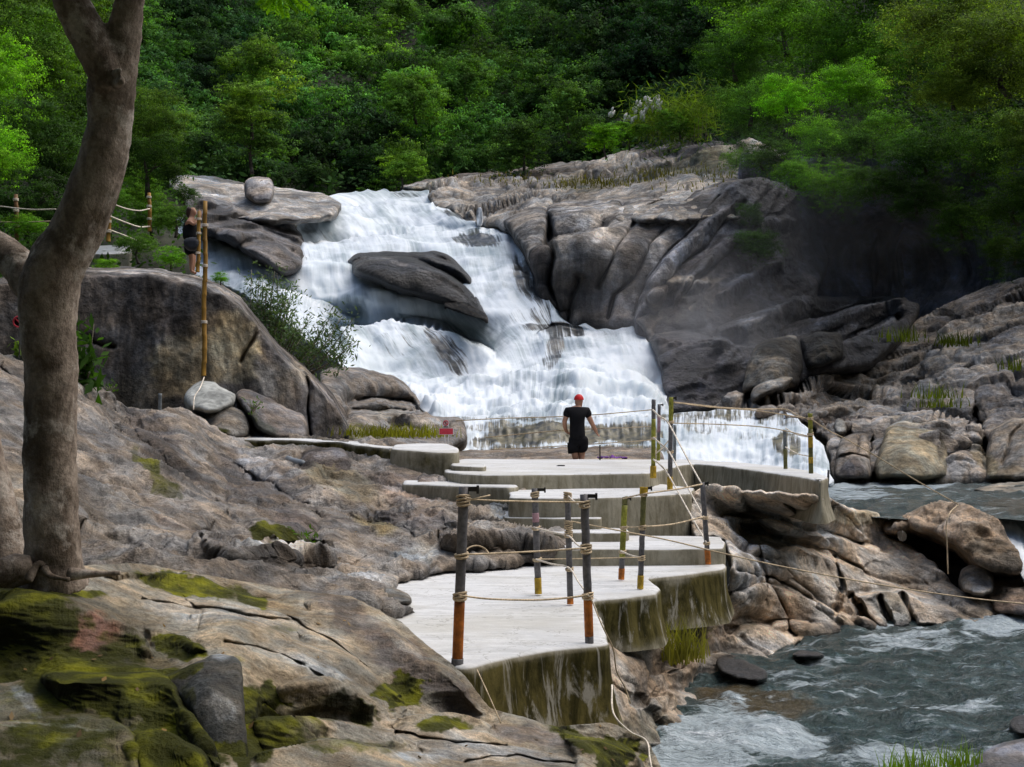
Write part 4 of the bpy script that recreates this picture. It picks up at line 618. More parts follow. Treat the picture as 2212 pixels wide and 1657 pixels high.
boulder('brown weathered rock between hollow boulder and river', [(2130, 1290), (2150, 1240), (2210, 1235), (2330, 1240), (2330, 1330), (2212, 1332), (2150, 1325)], [(2130, 1290, 21), (2210, 1236, 21.5), (2330, 1250, 21), (2212, 1330, 20), (2150, 1325, 20.3)], rnd=(8, .5), amp=.2, scale=1., col=(0.290, 0.216, 0.159), paint=[((2190, 1310, 60, 14), (0.138, 0.112, 0.103), .7)])
boulder('pale brown block beside the mossy gully under the rock wall', [(432, 942), (436, 900), (452, 882), (500, 876), (530, 890), (541, 915), (540, 945), (500, 950)], [(434, 940, 25), (440, 890, 25.6), (530, 890, 25.6), (540, 940, 25), (490, 920, 24.6)], rnd=(12, .5), amp=.06, scale=1.2, col=(0.184, 0.158, 0.127), moss=[((460, 935, 40, 14), .8)], paint=[((538, 925, 5, 26), (0.411, 0.376, 0.323), .8), ((490, 882, 50, 6), (0.305, 0.278, 0.234), .7)])
boulder('leaning speckled slab of rock below the big rock wall', [(505, 850), (525, 838), (560, 850), (620, 880), (655, 895), (664, 915), (662, 950), (600, 950), (560, 930), (530, 890)], [(510, 850, 26.2), (620, 880, 26.3), (662, 915, 25.8), (600, 950, 25), (540, 890, 25.4)], rnd=(10, .5), amp=.08, scale=1., col=(0.198, 0.172, 0.154), paint=[((560, 925, 40, 22, 30), (0.072, 0.072, 0.050), .8)], moss=[((530, 900, 26, 18), .6)])
boulder('dark rock lying below the low concrete ledge', [(640, 1000), (660, 975), (700, 965), (745, 968), (760, 990), (755, 1030), (710, 1038), (665, 1030)], [(640, 1000, 22.2), (700, 968, 22.6), (758, 990, 22.3), (710, 1035, 21.6)], rnd=(14, .5), amp=.10, scale=1., col=(0.116, 0.099, 0.090), paint=[((715, 985, 30, 12), (0.309, 0.283, 0.274), .6)])
boulder('small dark boulder in front of the walking platform edge', [(800, 1290), (815, 1272), (850, 1268), (880, 1280), (895, 1300), (880, 1306), (820, 1304)], [(800, 1290, 12.6), (850, 1268, 13), (892, 1300, 12.4), (840, 1304, 12.2)], mat='rock_near', rnd=(12, .25), amp=.04, scale=2., col=(0.187, 0.170, 0.143), paint=[((850, 1285, 22, 10), (0.083, 0.074, 0.061), .8)])
boulder('upright grey moss footed block in the foreground', [(340, 1466), (380, 1450), (430, 1426), (470, 1412), (505, 1416), (521, 1430), (526, 1480), (530, 1560), (537, 1640), (520, 1690), (470, 1690), (445, 1620), (410, 1540), (370, 1490)],
  [(350, 1462, 7.5), (470, 1413, 7.6), (521, 1440, 7.3), (532, 1600, 6.7), (440, 1590, 6.75), (450, 1480, 6.95), (510, 1500, 6.95)], mat='rock_near', rnd=(9, .14), amp=.03, scale=2.5, col=(0.101, 0.096, 0.083), rgh=2, paint=[((478, 1418, 24, 12), (0.361, 0.353, 0.335), .8), ((470, 1530, 40, 26), (0.229, 0.225, 0.211), .7), ((460, 1470, 50, 20), (0.055, 0.052, 0.045), .6)], moss=[((400, 1450, 50, 14, -25), .9), ((490, 1625, 70, 36), 1.2), ((400, 1520, 24, 50), .7)])
boulder('wet grey rock in the water at the lower right corner', [(2085, 1720), (2100, 1650), (2130, 1618), (2180, 1600), (2240, 1590), (2330, 1590), (2330, 1760), (2100, 1760)], [(2090, 1720, 10.2), (2130, 1620, 11.2), (2240, 1592, 11.4), (2330, 1700, 10), (2180, 1680, 10.2)], mat='rock_near', rnd=(24, .5), amp=.10, scale=2., col=(0.156, 0.148, 0.148), wet=.8, paint=[((2170, 1625, 60, 14), (0.414, 0.396, 0.422), .6)])
boulder('small black rock in the river near the right border', [(2175, 1568), (2190, 1548), (2230, 1540), (2300, 1540), (2300, 1590), (2200, 1588)], [(2175, 1568, 12.5), (2230, 1542, 12.9), (2230, 1590, 12.1)], mat='rock_near', rnd=(10, .25), amp=.06, scale=2., col=(0.037, 0.035, 0.035), wet=.8)
boulder('low black wet rock at the water edge below the jagged bank', [(1540, 1430), (1560, 1418), (1600, 1424), (1640, 1440), (1662, 1458), (1650, 1473), (1600, 1470), (1560, 1455)], [(1540, 1430, 15.5), (1600, 1422, 16.0), (1660, 1460, 15.0), (1590, 1468, 14.8)], mat='rock_near', rnd=(9, .3), amp=.10, scale=1.5, col=(0.037, 0.035, 0.035), wet=.9)
boulder('thin black rock breaking the river surface beside a small ripple', [(1705, 1415), (1730, 1405), (1770, 1408), (1788, 1416), (1760, 1422), (1720, 1421)], [(1705, 1415, 16.5), (1760, 1406, 16.8), (1780, 1420, 16.4)], mat='rock_near', rnd=(5, .2), amp=.06, scale=2, col=(0.037, 0.035, 0.035), wet=.9)
# ---------------------------------------------------------------- white water
def flowdir(deg):
    a = math.radians(deg)          # direction of flow on the surface, 90 = straight down
    def f(x, y): return ((-x * math.sin(a) + y * math.cos(a)) / 40., (x * math.cos(a) + y * math.sin(a)) / 40.)
    return f
def falls_disp(p, x, y):
    # direction of flow bends from lower-right to straight down
    s = np.stack([x / 26 - y / 60, y / 80, p[:, 1] * .05], 1)
    streak = fbm(s, 4); puff = fbm(p * .55, 5, .55, ridged=True) - .5; base = sst((y - 780) / 90)
    return streak * .05 + puff * (.05 + .28 * base) + .60 * fbm(p * .25, 3) + .07 * fbm(p * .8, 4)
falls_ctrl = [(900, 412, 92), (820, 415, 90), (700, 425, 84), (640, 470, 74), (640, 530, 67), (900, 450, 80), (900, 500, 72.5), (1000, 470, 76), (1050, 492, 72), (1060, 548, 66), (900, 535, 68), (440, 500, 68), (560, 590, 60), (430, 560, 64), (800, 610, 58.5), (720, 680, 55), (900, 660, 56.5), (1060, 640, 58), (1100, 570, 62.5), (1160, 640, 59), (1180, 700, 56), (1240, 708, 55.5), (1380, 714, 54), (1250, 745, 53), (1410, 760, 51), (1435, 830, 48), (800, 740, 52.5), (850, 790, 49.5), (1000, 720, 54), (1000, 790, 50), (1120, 730, 54), (1130, 800, 49), (1250, 800, 49), (900, 850, 46), (1100, 850, 45.5), (1300, 860, 45), (1435, 890, 44), (960, 906, 40), (1200, 904, 40), (1430, 900, 40)]
def falls_flow(x, y):
    # blend: left arm flows to the lower right, right arm straight down
    k = sst((x - 1080) / 160); a = np.radians(58 + 30 * k) + .25 * np.sin(y / 70.)
    xx = x - 1000; yy = y - 650
    return (-xx * np.sin(a) + yy * np.cos(a)) / 40., (xx * np.cos(a) + yy * np.sin(a)) / 40.
struct(relief('waterfall_water', [(380, 470), (440, 495), (520, 540), (600, 560), (650, 540), (640, 500), (660, 465), (700, 440), (712, 420), (760, 414), (850, 411), (928, 412), (930, 434), (985, 462), (1045, 485), (1100, 505), (1130, 540), (1150, 590), (1170, 640), (1230, 698), (1290, 712), (1380, 708), (1405, 740), (1425, 790), (1440, 850), (1445, 905), (1300, 908), (1100, 908), (950, 910), (900, 880), (840, 830), (760, 810), (700, 760), (600, 680), (500, 620), (380, 580)],
  falls_ctrl, M['falls'], step=3, rgh=7, disp='water', post=falls_disp, amp=1.1, flow=falls_flow, skirt=1.5, scale=.5,
  ledges=[([(690, 470), (800, 455), (930, 447), (1040, 478)], 3., 8, 30), ([(660, 540), (780, 520), (900, 500), (1090, 505)], 3, 10, 30), ([(740, 720), (850, 700), (960, 720), (1060, 770)], 3., 14, 40), ([(1180, 740), (1280, 735), (1400, 740)], 2., 10, 30), ([(600, 640), (700, 660), (760, 690)], 2., 12, 30)],
  thin=[((1030, 520, 60, 24, 8), .95), ((1140, 610, 26, 80, -22), .95), ((1165, 690, 26, 24), .75), ((975, 770, 50, 28, 40), .95), ((940, 735, 20, 34, -40), .9), ((1200, 722, 80, 14, 3), 1.), ((1195, 770, 22, 50, 20), .85), ((1130, 690, 30, 16), .6), ((700, 500, 30, 14), .4), ((660, 560, 26, 30), .5), ((740, 640, 60, 14, 10), .45), ((1280, 760, 50, 20), .4), ((900, 475, 90, 8), .35), ((820, 525, 60, 10), .3), ((700, 700, 40, 10, 20), .3), ((1110, 745, 24, 20), .4), ((880, 425, 46, 10), .6), ((860, 740, 46, 34), .55), ((1000, 462, 46, 12, 12), .85), ((800, 600, 60, 10, 10), .25), ((1330, 722, 60, 8), .35), ((1230, 850, 20, 20), .3), ((960, 450, 30, 10), .45), ((1030, 600, 14, 40, -30), .3)],
  wets=[((900, 860, 200, 40), .6), ((1330, 820, 100, 70), .8), ((1060, 800, 60, 50), .6), ((700, 600, 60, 40), .5), ((780, 780, 90, 40), .5)]))
struct(relief('stream_water', [(1028, 446), (1040, 444), (1044, 480), (1038, 496), (1030, 488)], [(1030, 440, 73), (1035, 500, 70.5), (1020, 470, 72)], M['falls'], step=3, rgh=1, disp='water', post=falls_disp, amp=.2, flow=flowdir(90), skirt=.3, thin=[((1034, 470, 20, 40), .8)]))
# upper pool brink and cascade behind the platform
def casc_disp(p, x, y): return .18 * fbm(np.stack([x / 12, y / 50, p[:, 1] * .1], 1), 4) + .4 * (fbm(p * .8, 4, .55, ridged=True) - .5) + .5 * fbm(p * .5, 3)
struct(relief('cascade_water', [(930, 902), (1100, 898), (1300, 899), (1440, 893), (1560, 886), (1640, 884), (1700, 892), (1745, 925), (1782, 968), (1800, 1045), (1700, 1060), (930, 1045), (925, 960)],
  [(940, 903, 40), (1200, 900, 40), (1440, 895, 41), (1690, 886, 42.5), (940, 930, 38.3), (1200, 930, 38.3), (1440, 925, 38.6), (1000, 990, 36.8), (1300, 990, 36.8), (1500, 960, 37), (1700, 930, 38.5), (1760, 960, 36.8), (1790, 1030, 34.5), (1600, 1040, 35), (1000, 1040, 35.5), (1550, 910, 40)],
  M['cascade'], step=3, rgh=4, disp='water', post=casc_disp, amp=.30, flow=flowdir(90), skirt=.8,
  ledges=[([(940, 915), (1100, 909), (1440, 909), (1520, 915)], .9, 7, 14)],
  thin=[((1560, 900, 130, 16), .9), ((1670, 912, 70, 14), .75), ((1210, 940, 160, 26), 1.25), ((1120, 950, 90, 24), 1.1), ((1370, 945, 60, 28), 1.1), ((1080, 925, 90, 14), .85), ((1600, 902, 130, 12), .9), ((1040, 962, 34, 14), 1.1), ((1210, 980, 260, 12), 1.), ((1200, 906, 300, 5), .7), ((1520, 925, 70, 14, 5), .75), ((1700, 960, 34, 30), 1.), ((1460, 910, 60, 12), .8), ((1640, 950, 50, 14), .6), ((1590, 975, 40, 14), .5), ((1750, 1000, 20, 30), .5)],
  wets=[((1000, 975, 60, 18), .8), ((1540, 985, 80, 30), .6), ((1640, 930, 60, 20), .5)]))
struct(relief('low_stones', [(960, 975), (1150, 968), (1300, 965), (1430, 968), (1440, 1012), (960, 1012)], [(960, 978, 33), (1430, 970, 33.5), (1200, 1010, 29.5), (1430, 1010, 29.5)], M['rock_mid'], step=3, rnd=(9, .7), amp=.20, scale=.9, col=(.27, .22, .175), aniso=(0, 3), ledges=[([(1100, 985), (1200, 980), (1300, 985)], .8, 5, 14)], moss=[((1080, 985, 90, 10), .4)]))
# flat running water
def plane_disp(k):
    def f(p, x, y):
        q = np.stack([p[:, 0] * .9 + p[:, 1] * .35, p[:, 1] * .9 - p[:, 0] * .1, np.zeros(len(p))], 1) * k
        return fbm(q, 5, .55) * .6 + .5 * (fbm(q * .45 + 7, 3, .5, ridged=True) - .5)
    return f
struct(relief('pool_water', [(1770, 1030), (2360, 1030), (2360, 1135), (2160, 1122), (2100, 1112), (2040, 1108), (1960, 1122), (1880, 1118), (1760, 1104)], dz(-1.5), M['pool'], step=3, rgh=0, disp='water', below=1, post=plane_disp(1.4), amp=.12, skirt=0,
  thin=[((1830, 1043, 110, 9, 1), 1.25), ((1960, 1050, 160, 8), .7), ((1840, 1065, 90, 14, 5), .6), ((2080, 1043, 200, 5), .6)], moss=[((2180, 1095, 60, 14), .5)]))
struct(relief('river_water', [(1380, 1640), (1400, 1560), (1480, 1440), (1640, 1380), (1800, 1350), (2000, 1335), (2360, 1310), (2420, 1900), (1300, 1900)], dz(-2.78), M['river'], step=3, rgh=0, disp='water', below=1, post=plane_disp(1.9), amp=.12, skirt=0,
  thin=[((2190, 1345, 110, 22, -8), 1.1), ((1610, 1590, 180, 44, 6), 1.15), ((1500, 1640, 120, 50), .95), ((1980, 1385, 160, 24, -4), .42), ((1750, 1480, 160, 14, 8), .30), ((2060, 1530, 120, 14), .35), ((1900, 1630, 150, 26), .45), ((1840, 1362, 150, 6, -4), .7), ((1560, 1530, 60, 20), .6), ((1780, 1425, 60, 8), .4), ((2000, 1640, 200, 20), .6)],
  moss=[((1640, 1520, 140, 26, 8), .8), ((1560, 1495, 60, 12), .9)]))
struct(relief('side_fall_water', [(2125, 1118), (2160, 1115), (2260, 1120), (2330, 1140), (2330, 1290), (2230, 1275), (2205, 1240), (2195, 1200), (2170, 1150)], [(2130, 1120, 23.8), (2300, 1130, 24), (2200, 1200, 21.5), (2320, 1280, 21), (2210, 1240, 21)], M['low_fall'], step=3, rgh=3, disp='water', post=casc_disp, amp=.18, flow=flowdir(70), skirt=.5, thin=[((2230, 1260, 40, 30), .4)], wets=[((2200, 1180, 60, 60), .8)]))
struct(relief('trickle_water', [(1936, 1146), (1958, 1145), (1960, 1172), (1942, 1170)], [(1930, 1145, 22.5), (1965, 1180, 22.2), (1950, 1160, 22.3)], M['low_fall'], step=2, rgh=2, disp='water', post=casc_disp, amp=.08, flow=flowdir(90), skirt=.1, thin=[((1950, 1165, 24, 24), .95)]))
# ---------------------------------------------------------------- concrete
def slab(name, pts, z, drop, moss=.3, drip=.0, bev=.03, flare=.0, jit=.012, sub=.07, label=None, cat='concrete', side=None):
    W = []
    for p in pts:
        d = p[2] if len(p) > 2 else float(dz(z)(p[0], p[1])); W.append(P(p[0], p[1], d))
    W = np.array(W); Q = []
    n = len(W)
    for k in range(n):
        a, b = W[k], W[(k + 1) % n]; m = max(1, int(np.linalg.norm(b - a) / sub)); Q += [a + (b - a) * j / m for j in range(m)]
    Q = np.array(Q); Q[:, 2] += 0
    for _ in range(2): Q = Q * .5 + .25 * np.roll(Q, 1, 0) + .25 * np.roll(Q, -1, 0)
    t = np.roll(Q, -1, 0) - np.roll(Q, 1, 0); o = np.stack([t[:, 1], -t[:, 0], 0 * t[:, 0]], 1); o /= np.linalg.norm(o, axis=1, keepdims=True) + 1e-9
    area = np.sum(Q[:, 0] * np.roll(Q[:, 1], -1) - np.roll(Q[:, 0], -1) * Q[:, 1])
    if area < 0: o = -o
    rings = []
    if np.isscalar(drop): drop = np.full(len(Q), drop)
    else:
        dp = np.array(drop, float); cr = np.concatenate([[0], np.cumsum([max(1, int(np.linalg.norm(W[(k + 1) % n] - W[k]) / sub)) for k in range(n)])]); drop = np.interp(np.arange(len(Q)), cr[:-1], dp)
    flare = flare * (drop / drop.max()) ** 2; flare = flare[:, None]
    for (ins, dn) in ((bev * 1.1, 0), (bev * .45, bev * .10), (bev * .1, bev * .42), (0, bev)):
        rings.append(Q - o * ins - np.array([0, 0, 1.]) * dn)
    for fr in (.12, .25, .4, .55, .7, .85, 1.):
        rings.append(Q + o * flare * fr ** 2 - np.array([0, 0, 1.]) * (bev + drop[:, None] * fr) * 1)
    L = len(Q); v = np.concatenate(rings)
    nz = fbm(v * 2.2, 4) * jit * 2 + fbm(v * 9, 3) * jit * .6; oo = np.tile(o, (len(rings), 1)); sidew = np.repeat([.3, .6, .9, 1, 1, 1, 1, 1, 1, 1, 1], L)
    v = v + oo * (nz * sidew)[:, None]; v[:, 2] += fbm(v * .9 + 40, 3) * jit * .8
    f = [tuple(range(L)) if area > 0 else tuple(range(L - 1, -1, -1))]
    for r in range(len(rings) - 1):
        for j in range(L):
            k = (j + 1) % L; q = (r * L + j, (r + 1) * L + j, (r + 1) * L + k, r * L + k); f.append(q if area > 0 else q[::-1])
    aux = np.zeros((len(v), 4)); aux[:, 0] = np.repeat([.05, .15, .5, .8, 1, 1, 1, 1, .9, .8, .7], L) * moss; aux[:, 1] = drip; aux[:, 3] = 1
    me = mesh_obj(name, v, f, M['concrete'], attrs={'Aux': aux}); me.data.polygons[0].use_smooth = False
    return tag(me, label, cat) if label else struct(me)
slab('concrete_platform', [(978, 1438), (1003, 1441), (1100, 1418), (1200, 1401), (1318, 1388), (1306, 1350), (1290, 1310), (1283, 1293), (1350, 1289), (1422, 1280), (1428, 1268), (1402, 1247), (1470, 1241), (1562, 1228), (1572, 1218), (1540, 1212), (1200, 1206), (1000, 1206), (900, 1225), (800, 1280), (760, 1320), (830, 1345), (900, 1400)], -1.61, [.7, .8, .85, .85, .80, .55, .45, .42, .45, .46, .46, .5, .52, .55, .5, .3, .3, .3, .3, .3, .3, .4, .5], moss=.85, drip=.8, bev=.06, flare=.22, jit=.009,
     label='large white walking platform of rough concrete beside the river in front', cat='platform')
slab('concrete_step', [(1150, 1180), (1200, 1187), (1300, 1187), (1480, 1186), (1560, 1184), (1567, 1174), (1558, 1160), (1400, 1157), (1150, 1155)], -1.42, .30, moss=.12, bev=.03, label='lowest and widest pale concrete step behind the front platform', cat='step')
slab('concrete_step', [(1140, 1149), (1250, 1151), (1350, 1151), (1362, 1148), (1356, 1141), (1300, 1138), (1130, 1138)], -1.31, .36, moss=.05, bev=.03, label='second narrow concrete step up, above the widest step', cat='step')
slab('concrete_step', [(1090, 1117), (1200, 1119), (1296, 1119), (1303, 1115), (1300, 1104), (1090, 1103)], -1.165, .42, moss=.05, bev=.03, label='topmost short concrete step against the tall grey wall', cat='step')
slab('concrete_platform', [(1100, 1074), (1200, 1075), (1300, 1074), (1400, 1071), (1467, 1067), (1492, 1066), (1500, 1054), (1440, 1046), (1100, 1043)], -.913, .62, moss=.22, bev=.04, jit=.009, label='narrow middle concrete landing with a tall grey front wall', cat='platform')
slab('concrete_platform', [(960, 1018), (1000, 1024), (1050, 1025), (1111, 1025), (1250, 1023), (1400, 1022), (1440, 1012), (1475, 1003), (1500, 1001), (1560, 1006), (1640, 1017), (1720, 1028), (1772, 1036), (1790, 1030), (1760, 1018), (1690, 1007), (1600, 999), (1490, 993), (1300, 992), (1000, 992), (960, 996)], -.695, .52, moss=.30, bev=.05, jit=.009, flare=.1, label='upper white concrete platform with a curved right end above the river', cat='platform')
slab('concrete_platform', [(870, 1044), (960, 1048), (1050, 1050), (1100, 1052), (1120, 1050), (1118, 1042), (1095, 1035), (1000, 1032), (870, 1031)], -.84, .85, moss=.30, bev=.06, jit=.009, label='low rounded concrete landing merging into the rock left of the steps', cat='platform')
slab('concrete_block', [(843, 969, 22.7), (900, 973, 22.6), (965, 977, 22.5), (990, 976, 22.6), (992, 968, 23.4), (968, 958, 24.6), (900, 957, 24.8), (850, 960, 24.2)], 0, .62, moss=.35, drip=.2, bev=.05, jit=.009, label='thick tan concrete block with rounded corner at the end of the low wall', cat='block')
slab('concrete_block', [(975, 1006, 21.8), (1030, 1009, 21.6), (1048, 1009, 21.6), (1050, 1003, 22.2), (1040, 1000, 22.8), (975, 998, 23)], 0, .22, moss=.4, bev=.03, label='small low concrete step beside the tan block on the upper platform', cat='block')
slab('low_wall', [(446, 944, 25.2), (520, 947, 24.8), (600, 950, 24.5), (740, 956, 23.8), (846, 971, 22.9), (860, 965, 23.5), (740, 950, 25), (600, 944, 25.8), (450, 939, 26.3)], 0, .33, moss=.75, bev=.04, jit=.03, label='low curved concrete retaining wall with mossy face below the rock wall', cat='wall')
slab('stone_steps', [(190, 548, 36), (240, 548, 35.5), (285, 546, 35.5), (282, 530, 37), (200, 530, 37.5)], 0, .8, moss=.1, bev=.05, label='grey concrete steps between shrubs behind the leaning tree', cat='steps')
# ---------------------------------------------------------------- posts
def post(label, base, top, d, w, segs, group, bracket=0, knots=(), name='railing_post', n=12, mat_name='pole'):
    b, t = V(base[0], base[1], d), V(top[0], top[1], d); r = w * d / F / 2; e = empty(name, b); tag(e, label, 'post', group); ax = t - b
    for (a0, a1, m, part, k) in segs:
        mb = MB(); s = [ax * (a0 + (a1 - a0) * j / 8) for j in range(9)]
        mb.tube([q + Vector((r * .06 * math.sin(3 * j + w), 0, 0)) * (k == 1) for j, q in enumerate(s)], r * k, n); mb.build(part, M[m], e)
    if bracket:
        c = ax * 1.0; hx = abs(bracket) * d / F; sg = 1 if bracket > 0 else -1
        mb = MB(); mb.box((c.x + sg * (hx / 2), c.y, c.z - r * .4), (hx, r * 1.1, r * .9)); mb.box((c.x + sg * hx, c.y, c.z - r * .5), (r * .5, r * 1.5, r * 1.6)); mb.build('bracket', M['black'], e, False)
    for kt in knots:
        mb = MB(); c = ax * kt[0]
        for q in range(kt[1]):
            pts = [c + Vector((r * 1.22 * math.cos(a), r * 1.22 * math.sin(a), (q - kt[1] / 2) * r * .5 + r * .25 * math.sin(a + q))) for a in np.linspace(0, 2 * math.pi, 17)]
            mb.tube(pts, max(.006, r * .26), 6, cap=False)
        mb.build('rope_knot', M['rope'], e)
    return e
def fr(base, top, y): return (base[1] - y) / (base[1] - top[1])
G1 = 'railing posts around the concrete platforms'
A0, A1 = (988, 1430), (1002, 1052)
a = post('thick grey steel post with long orange foot, nearest on the left', A0, A1, 9.6, 22, [(fr(A0, A1, 1302), 1, 'steel', 'pole', 1), (.02, fr(A0, A1, 1300), 'rust', 'base_sleeve', 1.06), (-.03, .02, 'steel', 'base_ring', 1.2)], G1, 30, [(fr(A0, A1, 1078), 4), (fr(A0, A1, 1197), 2), (fr(A0, A1, 1285), 3)], n=18)
B0, B1 = (1163, 1283), (1155, 1055)
post('slim grey post with a band of pink tape, left rear of the platform', B0, B1, 13.4, 14, [(fr(B0, B1, 1248), 1, 'steel', 'pole', 1), (0, fr(B0, B1, 1248), 'yellow', 'base_sleeve', 1.1), (fr(B0, B1, 1128), fr(B0, B1, 1108), 'pink', 'tape', 1.04)], G1, 22, [(fr(B0, B1, 1066), 3), (fr(B0, B1, 1139), 2), (fr(B0, B1, 1207), 2)])
C0, C1 = (1273, 1384), (1262, 1068)
post('thick grey post with orange foot at the front right platform corner', C0, C1, 10.5, 18, [(fr(C0, C1, 1292), 1, 'steel', 'pole', 1), (.03, fr(C0, C1, 1290), 'rust', 'base_sleeve', 1.07), (-.03, .03, 'steel', 'base_ring', 1.05)], G1, 26, [(fr(C0, C1, 1087), 3), (fr(C0, C1, 1183), 4), (fr(C0, C1, 1285), 3)], n=18)
D0, D1 = (1232, 1305), (1226, 1065)
post('grey post bound with many turns of old brown rope', D0, D1, 12.7, 13, [(fr(D0, D1, 1290), 1, 'steel', 'pole', 1), (0, fr(D0, D1, 1290), 'rust', 'base_sleeve', 1.08)], G1, 0, [(fr(D0, D1, 1070), 5), (fr(D0, D1, 1132), 6), (fr(D0, D1, 1152), 4), (fr(D0, D1, 1228), 2)])
E0, E1 = (1342, 1252), (1350, 1073)
post('short lime yellow painted post with orange foot', E0, E1, 14.7, 12, [(fr(E0, E1, 1205), .9, 'lime', 'pole', 1.05), (.9, 1, 'olive', 'pole_top', 1), (fr(E0, E1, 1228), fr(E0, E1, 1205), 'steel', 'lower_pole', 1), (0, fr(E0, E1, 1228), 'rust', 'base_sleeve', 1.12)], G1, 12, [(fr(E0, E1, 1138), 2), (fr(E0, E1, 1190), 2)])
F0, F1 = (1383, 1272), (1391, 1052)
post('olive topped grey post with yellow foot at the block corner', F0, F1, 13.9, 12, [(fr(F0, F1, 1140), .93, 'olive', 'upper_pole', 1.0), (fr(F0, F1, 1243), fr(F0, F1, 1140), 'steel', 'pole', 1), (.93, 1, 'yellow', 'cap', 1.5), (0, fr(F0, F1, 1243), 'yellow', 'base_sleeve', 1.15)], G1, 16, [(fr(F0, F1, 1067), 2), (fr(F0, F1, 1138), 3), (fr(F0, F1, 1204), 3)])
G0, G1_ = (1530, 1219), (1517, 1042)
post('thin grey post with rusty foot on the widest step', G0, G1_, 16.2, 11, [(fr(G0, G1_, 1188), 1, 'steel', 'pole', 1), (0, fr(G0, G1_, 1188), 'rust', 'base_sleeve', 1.15)], G1, 12, [(fr(G0, G1_, 1117), 2), (fr(G0, G1_, 1172), 2)])
H0, H1 = (1411, 1028), (1412, 863)
post('lime yellow post with grey top at the upper platform edge', H0, H1, 20.3, 9, [(fr(H0, H1, 905), 1, 'steel', 'pole_top', 1), (.13, fr(H0, H1, 905), 'lime', 'pole', 1.05), (-.03, .13, 'yellow', 'base_sleeve', 1.5)], G1, 0, [(fr(H0, H1, 945), 2)])
I0, I1 = (1447, 1058), (1450, 858)
post('tallest post, bright yellow above and below a grey middle', I0, I1, 20.0, 10, [(fr(I0, I1, 912), 1, 'lime', 'pole_top', 1), (.14, fr(I0, I1, 912), 'steel', 'pole', 1), (0, .14, 'yellow', 'base_sleeve', 1.25)], G1, 10, [(fr(I0, I1, 910), 2), (fr(I0, I1, 975), 2)])
post('short dark post with pink tape between the lime and tallest posts', (1422, 995), (1424, 873), 24, 7, [(0, .35, 'lime', 'base_sleeve', 1.1), (.35, 1, 'steel', 'pole', 1), (.5, .8, 'pink', 'tape', 1.1)], G1, 8)
post('short plain grey post just right of the tallest post', (1457, 996), (1458, 918), 26.5, 7, [(0, 1, 'steel_light', 'pole', 1)], G1)
post('pale grey post with tan foot on the curved platform end', (1697, 1013), (1695, 928), 22.5, 8, [(.5, 1, 'steel_light', 'pole', 1), (0, .5, 'olive', 'base_sleeve', 1.1)], G1)
post('bright yellow rusted post at the tip of the curved platform', (1752, 1028), (1750, 893), 20.6, 10, [(.75, 1, 'lime', 'pole_top', 1), (.0, .75, 'olive', 'pole', 1), (.45, .62, 'yellow', 'band', 1.08), (.2, .3, 'yellow', 'band', 1.08)], G1, 0, [(.93, 2), (.68, 2)])
post('short dark iron stub just beyond the tip of the curved platform', (1788, 1050), (1790, 1015), 20.4, 5, [(0, 1, 'steel', 'pole', 1)], G1)
post('thin black iron rod behind the man in black', (1296, 994), (1296, 961), 28.5, 3, [(0, 1, 'black', 'pole', 1)], G1)
post('short grey pipe stub standing at the foot of the dark rock wall', (345, 897), (346, 850), 24, 8, [(0, 1, 'steel_light', 'pole', 1)], 'steel stubs in the rock')
# bamboo poles
def bamboo(label, base, top, d, w, m='bamboo', group=None, nodes=9):
    b, t = V(*base, d), V(*top, d); e = empty('bamboo_pole', b); tag(e, label, 'pole', group); ax = t - b; r = w * d / F / 2; pts = []; rad = []
    for k in range(nodes):
        for q, s in ((0, 1.14), (.08, 1), (.92, 1)):
            pts.append(ax * ((k + q) / nodes) + Vector((r * .25 * math.sin(k), 0, 0))); rad.append(r * s * (1.06 - .15 * k / nodes))
    mb = MB(); mb.tube(pts, rad, 10); mb.build('culm', M[m], e)
    for z in (.30, .62, .85):
        mb = MB(); c = ax * z
        for q in range(3): mb.tube([c + Vector((r * 1.25 * math.cos(a), r * 1.25 * math.sin(a), q * r * .4)) for a in np.linspace(0, 6.283, 13)], r * .2, 5, cap=False)
        mb.build('rope_knot', M['rope_white'], e)
    return e
bamboo('very long yellow bamboo pole standing against the dark rock wall', (440, 812), (444, 432), 27.2, 10, 'bamboo', 'bamboo poles', 13)
bamboo('shorter yellow bamboo pole right beside the woman in black', (427, 588), (431, 455), 30, 8, 'bamboo', 'bamboo poles', 6)
bamboo('orange brown bamboo fence post at the far left behind the tree', (36, 520), (34, 418), 34, 9, 'bamboo_dark', 'bamboo fence posts behind the tree', 4)
bamboo('yellow bamboo fence post seen right beside the leaning trunk', (234, 522), (235, 455), 33, 9, 'bamboo', 'bamboo fence posts behind the tree', 3)
bamboo('yellow bamboo fence post in the shrubs left of the woman', (323, 500), (322, 415), 36, 8, 'bamboo', 'bamboo fence posts behind the tree', 4)
